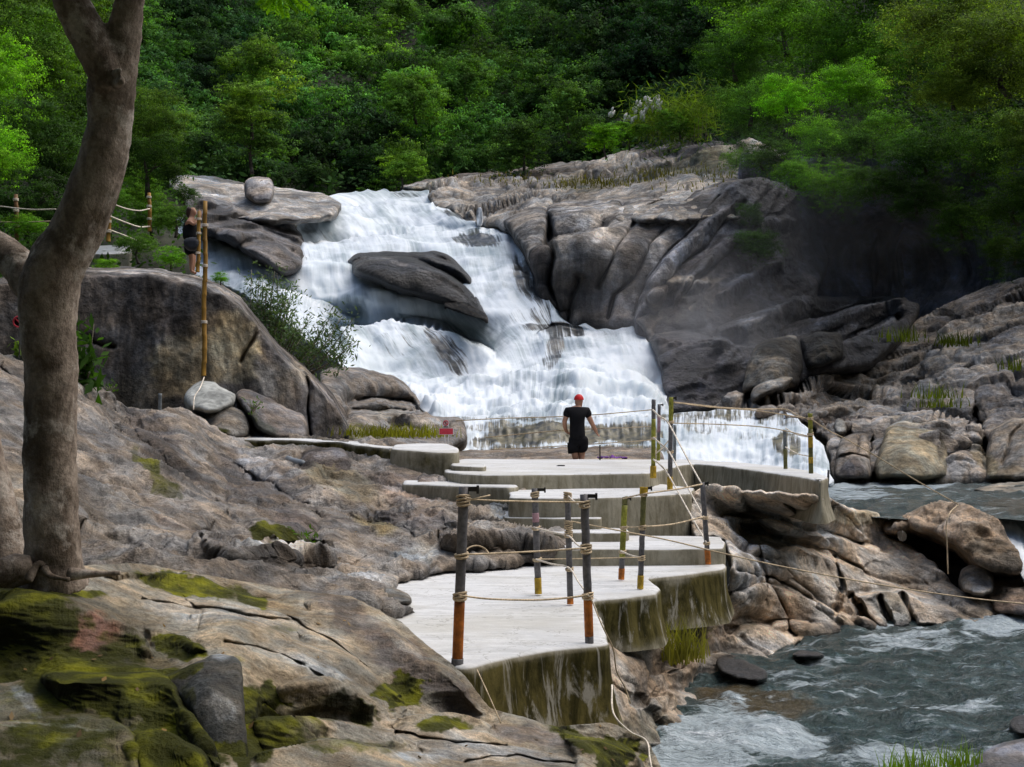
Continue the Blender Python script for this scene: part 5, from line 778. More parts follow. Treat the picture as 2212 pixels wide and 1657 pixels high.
# ---------------------------------------------------------------- ropes
def rope(label, pts, w=3.4, mat='rope', sag=0, group='ropes strung between the posts'):
    q = [V(*p) for p in pts]
    if sag: q = [q[0], *[q[0].lerp(q[-1], t) - Vector((0, 0, sag * 4 * t * (1 - t))) for t in (.25, .5, .75)], q[-1]]
    q = smooth_pts(q, 6); rad = [max(.0045, w * (p.y) / F / 2 * .9) for p in q]
    mb = MB(); mb.tube(q, rad, 6); o = mb.build('rope', M[mat]); return tag(o, label, 'rope', group)
rope('upper tan rope between the two nearest orange footed posts', [(1004, 1078, 9.45), (1080, 1082, 9.8), (1180, 1084, 10.2), (1262, 1085, 10.38)], 5)
rope('middle tan rope between the two nearest orange footed posts', [(998, 1198, 9.45), (1080, 1195, 9.8), (1180, 1190, 10.2), (1266, 1184, 10.38)], 5)
rope('lowest sagging tan rope between the two nearest orange footed posts', [(992, 1286, 9.45), (1060, 1294, 9.7), (1160, 1296, 10.1), (1230, 1291, 10.3), (1270, 1285, 10.38)], 5)
rope('loose loop of rope behind the nearest grey post', [(1003, 1192, 9.7), (1015, 1182, 9.75), (1033, 1179, 9.8), (1048, 1186, 9.85), (1056, 1196, 9.8)], 4)
rope('loose rope end trailing from the nearest post top', [(1006, 1074, 9.5), (1020, 1078, 9.4), (1040, 1074, 9.4), (1058, 1070, 9.5)], 4)
rope('pale rope from the rope bound post down to the corner post top', [(1228, 1072, 12.6), (1240, 1083, 12), (1252, 1090, 11.3), (1262, 1094, 10.4)], 4.2, 'rope_white')
rope('pale rope sloping from the taped post to the corner post', [(1153, 1139, 13.3), (1190, 1149, 13), (1228, 1158, 12.6), (1245, 1175, 11.6), (1264, 1187, 10.4)], 4.2, 'rope_white')
rope('lower pale rope sloping from the taped post past the bound post', [(1158, 1208, 13.3), (1190, 1218, 13), (1228, 1226, 12.6), (1250, 1258, 11.6), (1272, 1288, 10.4)], 4.2, 'rope_white')
rope('thin level rope from the taped post to the block corner post', [(1160, 1208, 13.3), (1250, 1207, 13.5), (1384, 1204, 13.8)], 3)
rope('very long thin rope from the bound post out over the river to the right', [(1228, 1125, 12.7), (1320, 1143, 13), (1440, 1166, 13.5), (1560, 1195, 14.2), (1700, 1226, 15), (1900, 1263, 16), (2080, 1290, 17), (2212, 1304, 17.8), (2330, 1315, 18.5)], 3.6, 'rope')
rope('top rope rising from the lime post past the olive post to the step post', [(1346, 1077, 14.6), (1391, 1067, 13.8), (1467, 1056, 15), (1516, 1046, 16.1)], 3.8)
rope('middle sagging rope from the lime post to the step post', [(1344, 1138, 14.6), (1388, 1138, 13.8), (1455, 1132, 15), (1522, 1116, 16.1)], 3.8)
rope('short lower rope between lime post and olive topped post', [(1341, 1190, 14.6), (1362, 1199, 14.2), (1383, 1204, 13.8)], 3.6, 'rope_white')
rope('top handrail rope down the stairs beside the tallest post', [(1410, 885, 20.2), (1425, 900, 20.1), (1443, 913, 19.9), (1478, 978, 18), (1516, 1046, 16.1)], 4, 'rope_white')
rope('middle handrail rope down the stairs beside the tallest post', [(1411, 945, 20.2), (1428, 960, 20.1), (1446, 977, 19.9), (1482, 1046, 18), (1521, 1118, 16.1)], 4, 'rope_white')
rope('lowest handrail rope down the stairs beside the tallest post', [(1411, 992, 20.2), (1428, 1006, 20.1), (1444, 1026, 19.9), (1484, 1098, 18), (1526, 1172, 16.1)], 4, 'rope_white')
rope('short crossing rope between the lime post and the tallest post', [(1414, 982, 20.3), (1430, 968, 20.2), (1446, 950, 20)], 3, 'rope_white')
rope('uppermost rope behind the man along the upper platform', [(985, 909, 31), (1080, 904, 31), (1208, 900, 30.8), (1285, 896, 30.2), (1345, 891, 26), (1410, 885, 20.4)], 2.6)
rope('middle rope behind the man along the upper platform', [(1050, 945, 31), (1120, 938, 31), (1208, 930, 30.8), (1285, 926, 30.2), (1345, 924, 26), (1410, 921, 20.5)], 2.6)
rope('lowest rope behind the man along the upper platform', [(1060, 971, 31), (1150, 967, 31), (1285, 959, 30.2), (1345, 955, 26), (1410, 950, 20.5)], 2.6)
rope('upper rope from the tallest post to the yellow tip post', [(1452, 869, 20), (1540, 880, 20.6), (1640, 888, 20.8), (1750, 905, 20.6)], 2.8)
rope('second rope from the tallest post across toward the pale grey post', [(1452, 868, 20), (1560, 880, 21), (1640, 884, 22), (1697, 884, 22.5), (1720, 896, 21.6), (1750, 907, 20.6)], 2.8)
rope('middle rope from the tallest post to the yellow tip post', [(1452, 914, 20), (1560, 917, 20.6), (1660, 924, 20.8), (1750, 943, 20.6)], 2.8)
rope('sagging rope between the pale grey post and the yellow tip post', [(1697, 925, 22.4), (1720, 938, 21.6), (1750, 945, 20.7)], 3, 'rope_white')
rope('lower rope between the pale grey post and the yellow tip post', [(1697, 966, 22.4), (1722, 980, 21.6), (1750, 986, 20.7)], 3, 'rope_white')
rope('long rope falling from the yellow tip post to the hollow boulder', [(1752, 905, 20.5), (1790, 930, 20.5), (1830, 950, 20.4), (1900, 990, 20.4), (1988, 1043, 20.6), (2070, 1090, 20.8)], 2.8)
rope('rope hanging over the mouth of the hollow boulder', [(2068, 1092, 21.2), (2052, 1108, 20.9), (2044, 1135, 20.8), (2046, 1180, 20.8), (2048, 1240, 20.8)], 3.2)
rope('rope hanging from the platform corner down the rocks to the river', [(1276, 1290, 10.4), (1300, 1350, 10.3), (1324, 1400, 10.4), (1332, 1450, 10.6), (1350, 1485, 11), (1362, 1520, 11)], 3.4, 'rope')
rope('pale rope lying down the mossy rock at the lowest platform corner', [(1322, 1480, 9.9), (1325, 1540, 9.6), (1360, 1580, 9.3), (1396, 1600, 8.9), (1404, 1640, 8.5), (1415, 1700, 8.2)], 4.5, 'rope_white')
rope('thin cord running down the mossy front wall of the platform', [(1030, 1446, 9.2), (1055, 1500, 8.95), (1082, 1562, 8.75)], 2.6, 'rope')
rope('upper rope of the bamboo fence at the far left', [(-60, 444, 34), (0, 446, 34), (35, 450, 33.8), (75, 453, 33.5), (120, 452, 33)], 3.6, 'rope_white')
rope('lower rope of the bamboo fence at the far left', [(-60, 478, 34), (35, 480, 33.8), (110, 478, 33)], 3.0, 'rope')
rope('upper pale rope between the two yellow bamboo fence posts', [(234, 436, 32.8), (270, 450, 34), (300, 455, 35), (323, 451, 35.8)], 3.2, 'rope_white')
rope('middle pale rope between the two yellow bamboo fence posts', [(235, 466, 32.8), (270, 480, 34), (300, 490, 35), (323, 489, 35.8)], 3.8, 'rope_white')
rope('lower pale rope sloping down from the yellow bamboo fence post', [(235, 496, 32.8), (270, 509, 33.6), (300, 522, 34.4), (325, 536, 35)], 3.2, 'rope_white')
rope('thin cord tied from the long bamboo pole down to the pale cement', [(441, 815, 27), (432, 838, 25.2), (420, 858, 24.8), (418, 885, 24.6)], 3, 'rope_white')
# ---------------------------------------------------------------- signs, pipe, cloth
e = empty('warning_sign', V(964, 962, 27)); tag(e, 'small red warning sign on white legs above the tan concrete block', 'sign')
u = 27 / F
def lp(x, y, o=0): return Vector(((x - 964) * u, o, (962 - y) * u))
m_ = MB()
for x0 in (960, 969): m_.tube([lp(x0 + (2 if x0 < 964 else -2), 962), lp(x0, 938)], .010, 6)
m_.build('legs', M['signwhite'], e)
m_ = MB(); m_.box(lp(964, 932), (32 * u, .02, 15 * u)); m_.build('border', M['signwhite'], e, False)
m_ = MB(); m_.box(lp(964, 932, -.013), (29 * u, .01, 12.5 * u)); m_.build('red_panel', M['signred'], e, False)
m_ = MB(); m_.box(lp(963, 916), (14 * u, .02, 15 * u)); m_.build('symbol_panel', M['signwhite'], e, False)
m_ = MB(); m_.tube([lp(963, 914, -.014) + Vector((5.0 * u * math.cos(a), 0, 5.0 * u * math.sin(a))) for a in np.linspace(0, 6.283, 25)], 1.0 * u, 6, cap=False); m_.tube([lp(959.5, 910.5, -.014), lp(966.5, 917.5, -.014)], .9 * u, 6); m_.build('prohibition_ring', M['signred'], e)
m_ = MB(); m_.tube([lp(958, 922, -.014), lp(968, 922, -.014)], .8 * u, 5); m_.tube([lp(963, 917, -.012), lp(963, 911, -.012)], 1.2 * u, 5); m_.build('swimmer_symbol', M['black'], e)
e2 = empty('round_sign', V(40, 695, 12)); tag(e2, 'red ringed round sign mostly hidden behind the tree trunk', 'sign'); u2 = 12 / F
m_ = MB(); m_.tube([Vector((11 * u2 * math.cos(a), 0, 11 * u2 * math.sin(a))) for a in np.linspace(0, 6.283, 33)], 2.0 * u2, 6, cap=False); m_.tube([Vector((-7 * u2, 0, 7 * u2)), Vector((7 * u2, 0, -7 * u2))], 1.6 * u2, 6); m_.build('red_ring', M['signred'], e2)
m_ = MB(); m_.tube([Vector((0, .012, 0)), Vector((0, .02, 0))], 11 * u2, 28); m_.build('disc', M['blackcloth'], e2)
m_ = MB(); m_.tube([Vector((0, .03, 9 * u2)), Vector((0, .03, -70 * u2))], 1.6 * u2, 8); m_.build('pole', M['steel'], e2)
mb = MB(); mb.tube([V(622, 990, 22.6), V(632, 995, 22.1), V(654, 1000, 21.6)], .045, 12); tag(mb.build('drain_pipe', M['pipe']), 'short grey plastic drain pipe poking out below the low wall', 'pipe')
mb = MB(); vv = [];
gx, gy = np.meshgrid(np.linspace(0, 1, 26), np.linspace(0, 1, 8)); pz = V(1292, 993, 29.6)
cv = np.stack([pz.x + gx.ravel() * .62, pz.y + gy.ravel() * .4, pz.z + .05 + .05 * fbm(np.stack([gx.ravel() * 5, gy.ravel() * 5, 0 * gx.ravel()], 1), 3) - .05 * (gy.ravel() - .5) ** 2], 1)
i = np.arange(26 * 8).reshape(8, 26); tag(mesh_obj('purple_cloth', cv, np.stack([i[:-1, :-1].ravel(), i[:-1, 1:].ravel(), i[1:, 1:].ravel(), i[1:, :-1].ravel()], 1), M['purple']), 'crumpled purple cloth lying beyond the upper platform edge', 'cloth')
mb = MB()
for k in range(5): mb.tube([V(1200 + 3 * k, 1011 - .3 * k, 24.5) + Vector((0, 0, .02)), V(1207 + 3 * k, 1009.5, 24.3) + Vector((0, 0, .03))], .013, 6)
tag(mb.build('sandals', M['black']), 'small dark pair of objects left lying on the upper platform', 'sandals')
# ---------------------------------------------------------------- people
def skin_obj(name, nodes, edges, mat, parent, sub=2, root=0):
    """nodes: {key:(x,y,z,rx,ry)}"""
    ks = list(nodes); ix = {k: i for i, k in enumerate(ks)}
    me = bpy.data.meshes.new(name); me.from_pydata([nodes[k][:3] for k in ks], [(ix[a], ix[b]) for a, b in edges], [])
    o = bpy.data.objects.new(name, me); COL.objects.link(o); o.parent = parent
    md = o.modifiers.new('skin', 'SKIN'); md.use_smooth_shade = True
    for i, k in enumerate(ks):
        sv = me.skin_vertices[0].data[i]; sv.radius = (nodes[k][3], nodes[k][4] if len(nodes[k]) > 4 else nodes[k][3]); sv.use_root = (i == root)
    s = o.modifiers.new('sub', 'SUBSURF'); s.levels = sub; s.render_levels = sub; me.materials.append(mat); return o
def add_hand(nodes, edges, wrist, pos, dirv, side, tag_):
    """palm, five unequal bent fingers and a thumb leaving the side of the palm"""
    d = Vector(dirv).normalized(); s = Vector(side).normalized(); p = Vector(pos); nrm = d.cross(s)
    nodes[tag_ + 'palm'] = (*(p + d * .05), .036, .022); edges.append((wrist, tag_ + 'palm'))
    for k, (off, L) in enumerate(((-.026, .060), (-.009, .072), (.009, .068), (.026, .052))):
        a = p + d * .085 + s * off; b = a + d * L * .55 + nrm * .006; c = b + d * L * .40 + nrm * .018
        for q, (pp, r) in enumerate(((a, .010), (b, .009), (c, .0075))): nodes[f'{tag_}f{k}{q}'] = (*pp, r)
        edges.append((tag_ + 'palm', f'{tag_}f{k}0')); edges.append((f'{tag_}f{k}0', f'{tag_}f{k}1')); edges.append((f'{tag_}f{k}1', f'{tag_}f{k}2'))
    a = p + d * .03 - s * .035; b = a + d * .035 - s * .022 + nrm * .01; c = b + d * .03 - s * .004 + nrm * .012
    for q, (pp, r) in enumerate(((a, .013), (b, .011), (c, .009))): nodes[f'{tag_}t{q}'] = (*pp, r)
    edges += [(tag_ + 'palm', tag_ + 't0'), (tag_ + 't0', tag_ + 't1'), (tag_ + 't1', tag_ + 't2')]
def man():
    d = 29.6; base = V(1250, 1006, d); u = d / F
    e = empty('person', base); tag(e, 'man seen from behind in red cap, black t-shirt and black shorts walking away', 'person')
    def L(x, y, o=0): return ((x - 1250) * u, o, (1006 - y) * u)
    n = {}; E = []
    def N(k, x, y, o, rx, ry=None): n[k] = (*L(x, y, o), rx, ry or rx)
    N('pelvis', 1249, 944, 0, .155, .11); N('waist', 1247, 925, 0, .135, .10); N('chest', 1247, 902, .02, .165, .115); N('upper', 1247, 888, .03, .13, .10); N('neck', 1249, 877, .05, .058); N('skull0', 1251, 869, .07, .070, .085); N('skull1', 1251, 860, .08, .078, .095); N('skull2', 1251, 854, .08, .055, .07)
    E += [('pelvis', 'waist'), ('waist', 'chest'), ('chest', 'upper'), ('upper', 'neck'), ('neck', 'skull0'), ('skull0', 'skull1'), ('skull1', 'skull2')]
    N('nose', 1251, 866, .19, .012); E.append(('skull0', 'nose'))
    N('ear_l', 1242.5, 866, .07, .014); N('ear_r', 1259.5, 866, .07, .014); E += [('skull0', 'ear_l'), ('skull0', 'ear_r')]
    N('sl', 1229, 886, .03, .062); N('el', 1219, 911, .0, .058); N('wl', 1223, 930, .14, .040); E += [('upper', 'sl'), ('sl', 'el'), ('el', 'wl')]
    N('sr', 1266, 886, .02, .062); N('er', 1277, 911, .02, .058); N('wr', 1287, 930, .08, .040); E += [('upper', 'sr'), ('sr', 'er'), ('er', 'wr')]
    add_hand(n, E, 'wl', L(1223, 930, .14), (.5, .6, -.5), (0, .5, .5), 'hl'); add_hand(n, E, 'wr', L(1287, 930, .08), (.45, .1, -.9), (.3, .9, .2), 'hr')
    for s, x0, x1, x2, o1, o2 in (('l', 1240, 1242, 1244, .0, .10), ('r', 1258, 1257, 1256, .06, -.02)):
        N('hip' + s, x0, 952, 0, .095); N('knee' + s, x1, 979, o1 + .03, .078); N('calf' + s, (x1 + x2) / 2, 988, o1, .074); N('ankle' + s, x2, 1002, o2, .038); N('toe' + s, x2, 1004.5, o2 + .15, .036, .026)
        E += [('pelvis', 'hip' + s), ('hip' + s, 'knee' + s), ('knee' + s, 'calf' + s), ('calf' + s, 'ankle' + s), ('ankle' + s, 'toe' + s)]
    skin_obj('body', n, E, M['skin'], e)
    n2 = {}; 
    def Q(k, x, y, o, rx, ry=None): n2[k] = (*L(x, y, o), rx, ry or rx)
    Q('h', 1248, 957, 0, .25, .20); Q('w', 1247, 929, 0, .22, .17); Q('c', 1247, 905, .02, .25, .17); Q('u', 1247, 890, .03, .20, .14); Q('n', 1249, 881, .045, .085)
    Q('sl', 1227, 889, .03, .105); Q('al', 1220, 903, .015, .09); Q('sr', 1268, 889, .02, .105); Q('ar', 1275, 903, .02, .09)
    skin_obj('t_shirt', n2, [('h', 'w'), ('w', 'c'), ('c', 'u'), ('u', 'n'), ('u', 'sl'), ('sl', 'al'), ('u', 'sr'), ('sr', 'ar')], M['blackcloth'], e)
    n2 = {}; Q('p', 1249, 938, 0, .22, .18); Q('q', 1249, 951, 0, .22, .18); Q('l0', 1241, 960, .01, .15, .145); Q('l1', 1241.5, 981, .02, .135, .13); Q('r0', 1258, 960, .03, .15, .145); Q('r1', 1258.5, 980, .04, .135, .13)
    skin_obj('shorts', n2, [('p', 'q'), ('q', 'l0'), ('l0', 'l1'), ('q', 'r0'), ('r0', 'r1')], M['blackcloth'], e)
    mb = MB(); th = np.linspace(0, 2 * math.pi, 25)[:-1]; rings = []; c = Vector(L(1251, 862, .08))
    for ph in np.linspace(0.0, math.pi / 2 * .98, 8): rings.append([(c.x + .105 * math.cos(a) * math.cos(ph), c.y + .125 * math.sin(a) * math.cos(ph), c.z + .125 * math.sin(ph) - .02) for a in th])
    v = [q for r in rings for q in r]; f = [(r * 24 + j, r * 24 + (j + 1) % 24, (r + 1) * 24 + (j + 1) % 24, (r + 1) * 24 + j) for r in range(7) for j in range(24)]; f.append(tuple(7 * 24 + j for j in range(24)))
    mb.add(v, f); cap = mb.build('cap', M['red'], e)
    mb = MB(); mb.box((c.x, c.y + .17, c.z - .01), (.15, .13, .012)); mb.build('peak', M['red'], cap)
man()
def woman():
    d = 30.4; base = V(412, 592, d); u = d / F; e = empty('person', base); tag(e, 'woman in black vest and dark shorts with brown hair facing the bamboo poles', 'person')
    def L(x, y, o=0): return ((x - 412) * u, o, (592 - y) * u)
    n = {}; E = []
    def N(k, x, y, o, rx, ry=None): n[k] = (*L(x, y, o), rx, ry or rx)
    N('pelvis', 411, 526, 0, .13, .14); N('waist', 409, 508, 0, .10, .12); N('chest', 410, 490, 0, .11, .14); N('upper', 411, 478, 0, .09, .12); N('neck', 413, 468, 0, .045); N('sk0', 416, 461, 0, .075, .065); N('sk1', 415, 453, 0, .085, .075); N('sk2', 415, 447, 0, .055, .05); N('nose', 424, 459.5, 0, .012); N('chin', 420, 465, 0, .03)
    E += [('pelvis', 'waist'), ('waist', 'chest'), ('chest', 'upper'), ('upper', 'neck'), ('neck', 'sk0'), ('sk0', 'sk1'), ('sk1', 'sk2'), ('sk0', 'nose'), ('sk0', 'chin')]
    for s, o in (('n', -.13), ('f', .13)):
        N('s' + s, 410, 479, o, .050); N('e' + s, 422, 487, o * 1.2, .038); N('w' + s, 430, 468, o * .5, .027); E += [('upper', 's' + s), ('s' + s, 'e' + s), ('e' + s, 'w' + s)]
        add_hand(n, E, 'w' + s, L(430, 468, o * .5), (.2, 0, 1), (0, 1, 0), 'h' + s)
        N('hip' + s, 412, 533, o * .6, .088); N('k' + s, 416, 560, o * .6, .058); N('c' + s, 415, 570, o * .6, .054); N('a' + s, 415, 587, o * .6, .035); N('t' + s, 423, 590, o * .6, .032, .026)
        E += [('pelvis', 'hip' + s), ('hip' + s, 'k' + s), ('k' + s, 'c' + s), ('c' + s, 'a' + s), ('a' + s, 't' + s)]
    skin_obj('body', n, E, M['skin'], e)
    n2 = {}
    def Q(k, x, y, o, rx, ry=None): n2[k] = (*L(x, y, o), rx, ry or rx)
    Q('a', 410, 520, 0, .16, .18); Q('b', 409, 505, 0, .145, .165); Q('c', 410, 490, 0, .15, .18); Q('d', 411, 478, 0, .10, .12); Q('e', 412, 473, 0, .06, .08)
    skin_obj('vest', n2, [('a', 'b'), ('b', 'c'), ('c', 'd'), ('d', 'e')], M['blackcloth'], e)
    n2 = {}; Q('p', 411, 518, 0, .17, .19); Q('q', 411, 530, 0, .18, .19)
    for s, o in (('n', -.08), ('f', .08)): Q('a' + s, 412, 538, o, .135); Q('b' + s, 412, 554, o, .12)
    skin_obj('shorts', n2, [('p', 'q'), ('q', 'an'), ('an', 'bn'), ('q', 'af'), ('af', 'bf')], M['blackcloth'], e)
    n2 = {}; Q('a', 413, 447, 0, .07, .08); Q('b', 409, 454, 0, .09, .095); Q('c', 407, 463, 0, .06, .07); Q('d', 407, 471, 0, .03)
    skin_obj('hair', n2, [('a', 'b'), ('b', 'c'), ('c', 'd')], M['hair'], e)
    o = relief('waist_bag', [(392, 520), (402, 512), (430, 512), (433, 530), (420, 545), (402, 540)], [(392, 520, 29.95), (430, 515, 29.9), (410, 540, 29.9)], M['navy'], step=1, rnd=(9, .14), rgh=.5, amp=.01, skirt=.12); tag(o, 'dark grey bag hanging at the waist of the woman in black', 'bag')
woman()
# ---------------------------------------------------------------- leaves
def leaf_quads(c, nrm, size, aspect=.5, rs=RS):
    """rhombic leaves: centres c, facing nrm"""
    n = len(c); r = rs.normal(size=(n, 3)); t = r - nrm * (r * nrm).sum(1)[:, None]; t /= np.linalg.norm(t, axis=1)[:, None] + 1e-9; t[:, 2] -= .25
    b = np.cross(nrm, t); b /= np.linalg.norm(b, axis=1)[:, None] + 1e-9; s = size[:, None]
    v = np.stack([c - t * s * .5, c + b * s * aspect * .5, c + t * s * .5, c - b * s * aspect * .5], 1).reshape(-1, 3)
    return v, np.arange(4 * n).reshape(n, 4)
def crown_data(seed, R=(3.6, 3.2), lobes=14, leaves=6500, size=.34, droop=0., aspect=.55, spread=.8):
    rs = np.random.RandomState(seed); C = []; Nn = []; B = []; Y = []
    per = leaves // lobes
    for k in range(lobes):
        a = rs.rand() * 6.283; rr = math.sqrt(rs.rand()) * spread; hz = rs.uniform(-.75, 1.) * (1 - rr * .55)
        lc = np.array([R[0] * rr * math.cos(a), R[0] * rr * math.sin(a), R[1] * hz]); lr = R[0] * rs.uniform(.26, .62) * (14. / lobes) ** .25
        nc = max(8, per // 16); d0 = rs.normal(size=(nc, 3)); d0 /= np.linalg.norm(d0, axis=1)[:, None]; d0[:, 2] = np.where(d0[:, 2] < -.35, -d0[:, 2] * .6, d0[:, 2])
        rad0 = lr * (1 - .35 * rs.rand(nc) ** 1.3); rad0 *= 1 + .45 * fbm(d0 * 1.9 + k * 7, 3); lowd = rs.rand(nc) < .18 + droop * .3
        cc = lc + d0 * rad0[:, None] * np.array([1.15, 1.15, .74 + droop * .5]); cc[lowd, 2] -= rs.rand(lowd.sum()) ** 1.5 * lr * (1 + 2 * droop)
        ci = np.repeat(np.arange(nc), 16); n_ = len(ci); off = rs.normal(size=(n_, 3)) * R[0] * .052 * np.array([1.2, 1.2, .55]); c = cc[ci] + off
        nn = d0[ci] * .7 + off / (R[0] * .052) * .45 + rs.normal(size=(n_, 3)) * .28 + np.array([0, 0, .45]); nn /= np.linalg.norm(nn, axis=1)[:, None]
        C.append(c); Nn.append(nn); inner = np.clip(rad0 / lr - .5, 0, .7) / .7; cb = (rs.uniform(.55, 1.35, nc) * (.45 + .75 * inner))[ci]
        B.append(np.clip(cb * rs.uniform(.75, 1.25, n_) * (.85 + .25 * np.clip(off[:, 2] / (R[0] * .03), -1, 1)), .15, 1.9)); Y.append(np.clip(rs.normal(.25, .3) + (rs.normal(size=nc) * .2)[ci], 0, 1))  # shading put in leaf colour: darker inside lobes, lighter atop each clump
    C = np.concatenate(C); Nn = np.concatenate(Nn); B = np.concatenate(B); Y = np.concatenate(Y)
    v, f = leaf_quads(C, Nn, size * rs.uniform(.6, 1.35, len(C)), aspect, rs)
    col = np.stack([np.repeat(B, 4), np.repeat(Y, 4), np.zeros(4 * len(C)), np.ones(4 * len(C))], 1); return v, f, col
CR = {}
def crown_proto(key, **k):
    v, f, c = crown_data(**k); o = mesh_obj('crown', v, f, M['leaf'], smooth=False, attrs={'Col': c}); CR[key] = o.data; bpy.data.objects.remove(o)
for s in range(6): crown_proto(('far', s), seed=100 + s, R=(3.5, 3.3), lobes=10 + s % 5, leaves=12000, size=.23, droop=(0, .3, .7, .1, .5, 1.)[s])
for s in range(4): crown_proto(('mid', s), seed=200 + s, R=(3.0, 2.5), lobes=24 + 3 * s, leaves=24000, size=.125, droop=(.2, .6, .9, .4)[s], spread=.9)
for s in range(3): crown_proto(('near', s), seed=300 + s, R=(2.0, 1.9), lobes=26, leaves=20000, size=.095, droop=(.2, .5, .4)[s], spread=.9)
def trunk_mesh(seed, h=7, r=.18):
    rs = np.random.RandomState(seed); mb = MB(); top = Vector((rs.normal() * .3, rs.normal() * .3, 0))
    pts = [Vector((0, 0, -h)), Vector((rs.normal() * .3, rs.normal() * .3, -h * .5)), top]; q = smooth_pts(pts, 5); mb.tube(q, [r * (1.5 - 1.0 * k / len(q)) for k in range(len(q))], 8)
    for k in range(6):
        a = rs.rand() * 6.28; st = q[-3 - k % 4]; mb.tube(smooth_pts([st, st + Vector((math.cos(a) * .9, math.sin(a) * .9, .7)), st + Vector((math.cos(a) * 1.9, math.sin(a) * 1.9, 1.5 + rs.rand()))], 3), [r * .5 * (1 - .12 * j) for j in range(7)], 6)
    o = mb.build('trunk', M['bark_dark']); me = o.data; bpy.data.objects.remove(o); return me
TR = [trunk_mesh(400 + s) for s in range(4)]
tcount = [0]
def tree(x, y, d, px, kind, tint, label, group=None, seed=None, name='rainforest_tree', hs=1., cat='tree'):
    """x,y: crown centre in the picture, px: crown radius there"""
    k = tcount[0]; tcount[0] += 1; rs = random.Random(k * 13 + 5); ks = [q for q in CR if q[0] == kind]; me = CR[ks[k % len(ks)] if seed is None else (kind, seed)]
    R = {'far': 3.7, 'mid': 3.2, 'near': 2.15}[kind]; s = px * d / F / R; e = empty(name, V(x, y, d)); tag(e, label, cat, group)
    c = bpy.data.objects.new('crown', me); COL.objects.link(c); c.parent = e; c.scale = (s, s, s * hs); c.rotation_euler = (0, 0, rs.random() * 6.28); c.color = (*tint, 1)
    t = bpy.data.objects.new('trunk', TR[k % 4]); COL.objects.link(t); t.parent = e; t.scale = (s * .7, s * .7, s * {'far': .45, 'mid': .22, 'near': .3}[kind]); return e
# forested hillside
hill_ctrl = [(-300, 430, 95), (400, 430, 100), (800, 425, 108), (1200, 380, 112), (1600, 330, 95), (-300, 0, 130), (400, 0, 150), (1000, 0, 158), (1600, 0, 120), (-300, -400, 165), (800, -400, 215), (1700, -400, 170), (2100, 0, 90), (2500, 0, 80), (2500, 330, 66), (2100, 330, 74), (2500, -400, 130)]
struct(relief('hillside', [(-500, -500), (2700, -500), (2700, 400), (1650, 400), (1200, 430), (800, 440), (-500, 500)], hill_ctrl, M['soil'], step=12, rgh=0, amp=2., scale=.06, col=(.03, .03, .02), skirt=0))
HT = tps(hill_ctrl)
zones = []   # colour of the wood by place: x, y, rx, ry, tint
def tint_at(x, y, rs):
    """brightness of a real mixed wood: emerald young growth, dull old growth"""
    T = [((560, 230, 110, 60), (1.7, 1.7, .8)), ((480, 190, 110, 60), (.25, .34, .42)), ((470, 60, 120, 50), (.45, .65, .8)), ((600, 60, 100, 40), (.9, 1.2, 1.0)), ((700, 120, 90, 50), (1.3, 1.5, .9)), ((880, 120, 110, 90), (1.3, 1.6, .9)), ((790, 200, 60, 60), (.6, .75, .6)), ((930, 230, 90, 60), (1.2, 1.5, .7)), ((1000, 90, 60, 50), (1.2, 1.5, .8)),
         ((560, 330, 120, 60), (.30, .38, .42)), ((720, 350, 120, 60), (.22, .30, .34)), ((740, 260, 60, 50), (.30, .38, .40)), ((1000, 150, 50, 40), (.4, .5, .45)), ((860, 370, 60, 30), (1.3, 1.6, .8)), ((1420, 200, 200, 260), (.22, .30, .34)), ((1270, 150, 90, 120), (.35, .45, .45)), ((1200, 230, 80, 40), (.7, .9, .75)), ((1070, 330, 110, 40), (.75, .9, .6)), ((1210, 330, 90, 40), (.20, .27, .30)), ((1080, 200, 60, 50), (.6, .75, .5)), ((950, 330, 60, 40), (.9, 1.1, .6))]
    t = np.array([.75, .92, .75])
    for b, c in T:
        w_ = float(blobval(b, np.array(x), np.array(y))); t = t * (1 - w_) + np.array(c) * w_
    k = rs.uniform(.8, 1.6); return (t[0] * k * rs.uniform(.85, 1.15), t[1] * k, t[2] * k * rs.uniform(.85, 1.15))
rs_ = random.Random(21); row = 0; yy = -70
names = ['old dark green rainforest tree', 'vine draped rainforest tree', 'dense young rainforest tree', 'broad crowned rainforest tree']
while yy < 410:
    xx = -60 + (row % 2) * 45
    while xx < 1640:
        x = xx + rs_.uniform(-26, 26); y = yy + rs_.uniform(-20, 20); lim = 405 if x < 930 else 405 - (x - 930) * .12
        if y < lim and not (x < 330 and y > 330):
            d = float(HT(np.array(x), np.array(y))) - 4; k = rs_.randrange(4)
            reg = 'left of the falls' if x < 620 else ('straight above the falls' if x < 1050 else 'right of the falls')
            tree(x, y, d, rs_.uniform(56, 112), 'far', tint_at(x, y, rs_), names[k] + ' on the hillside ' + reg, 'trees on the far hillside', hs=rs_.uniform(.8, 1.25))
        xx += 104
    yy += 56; row += 1
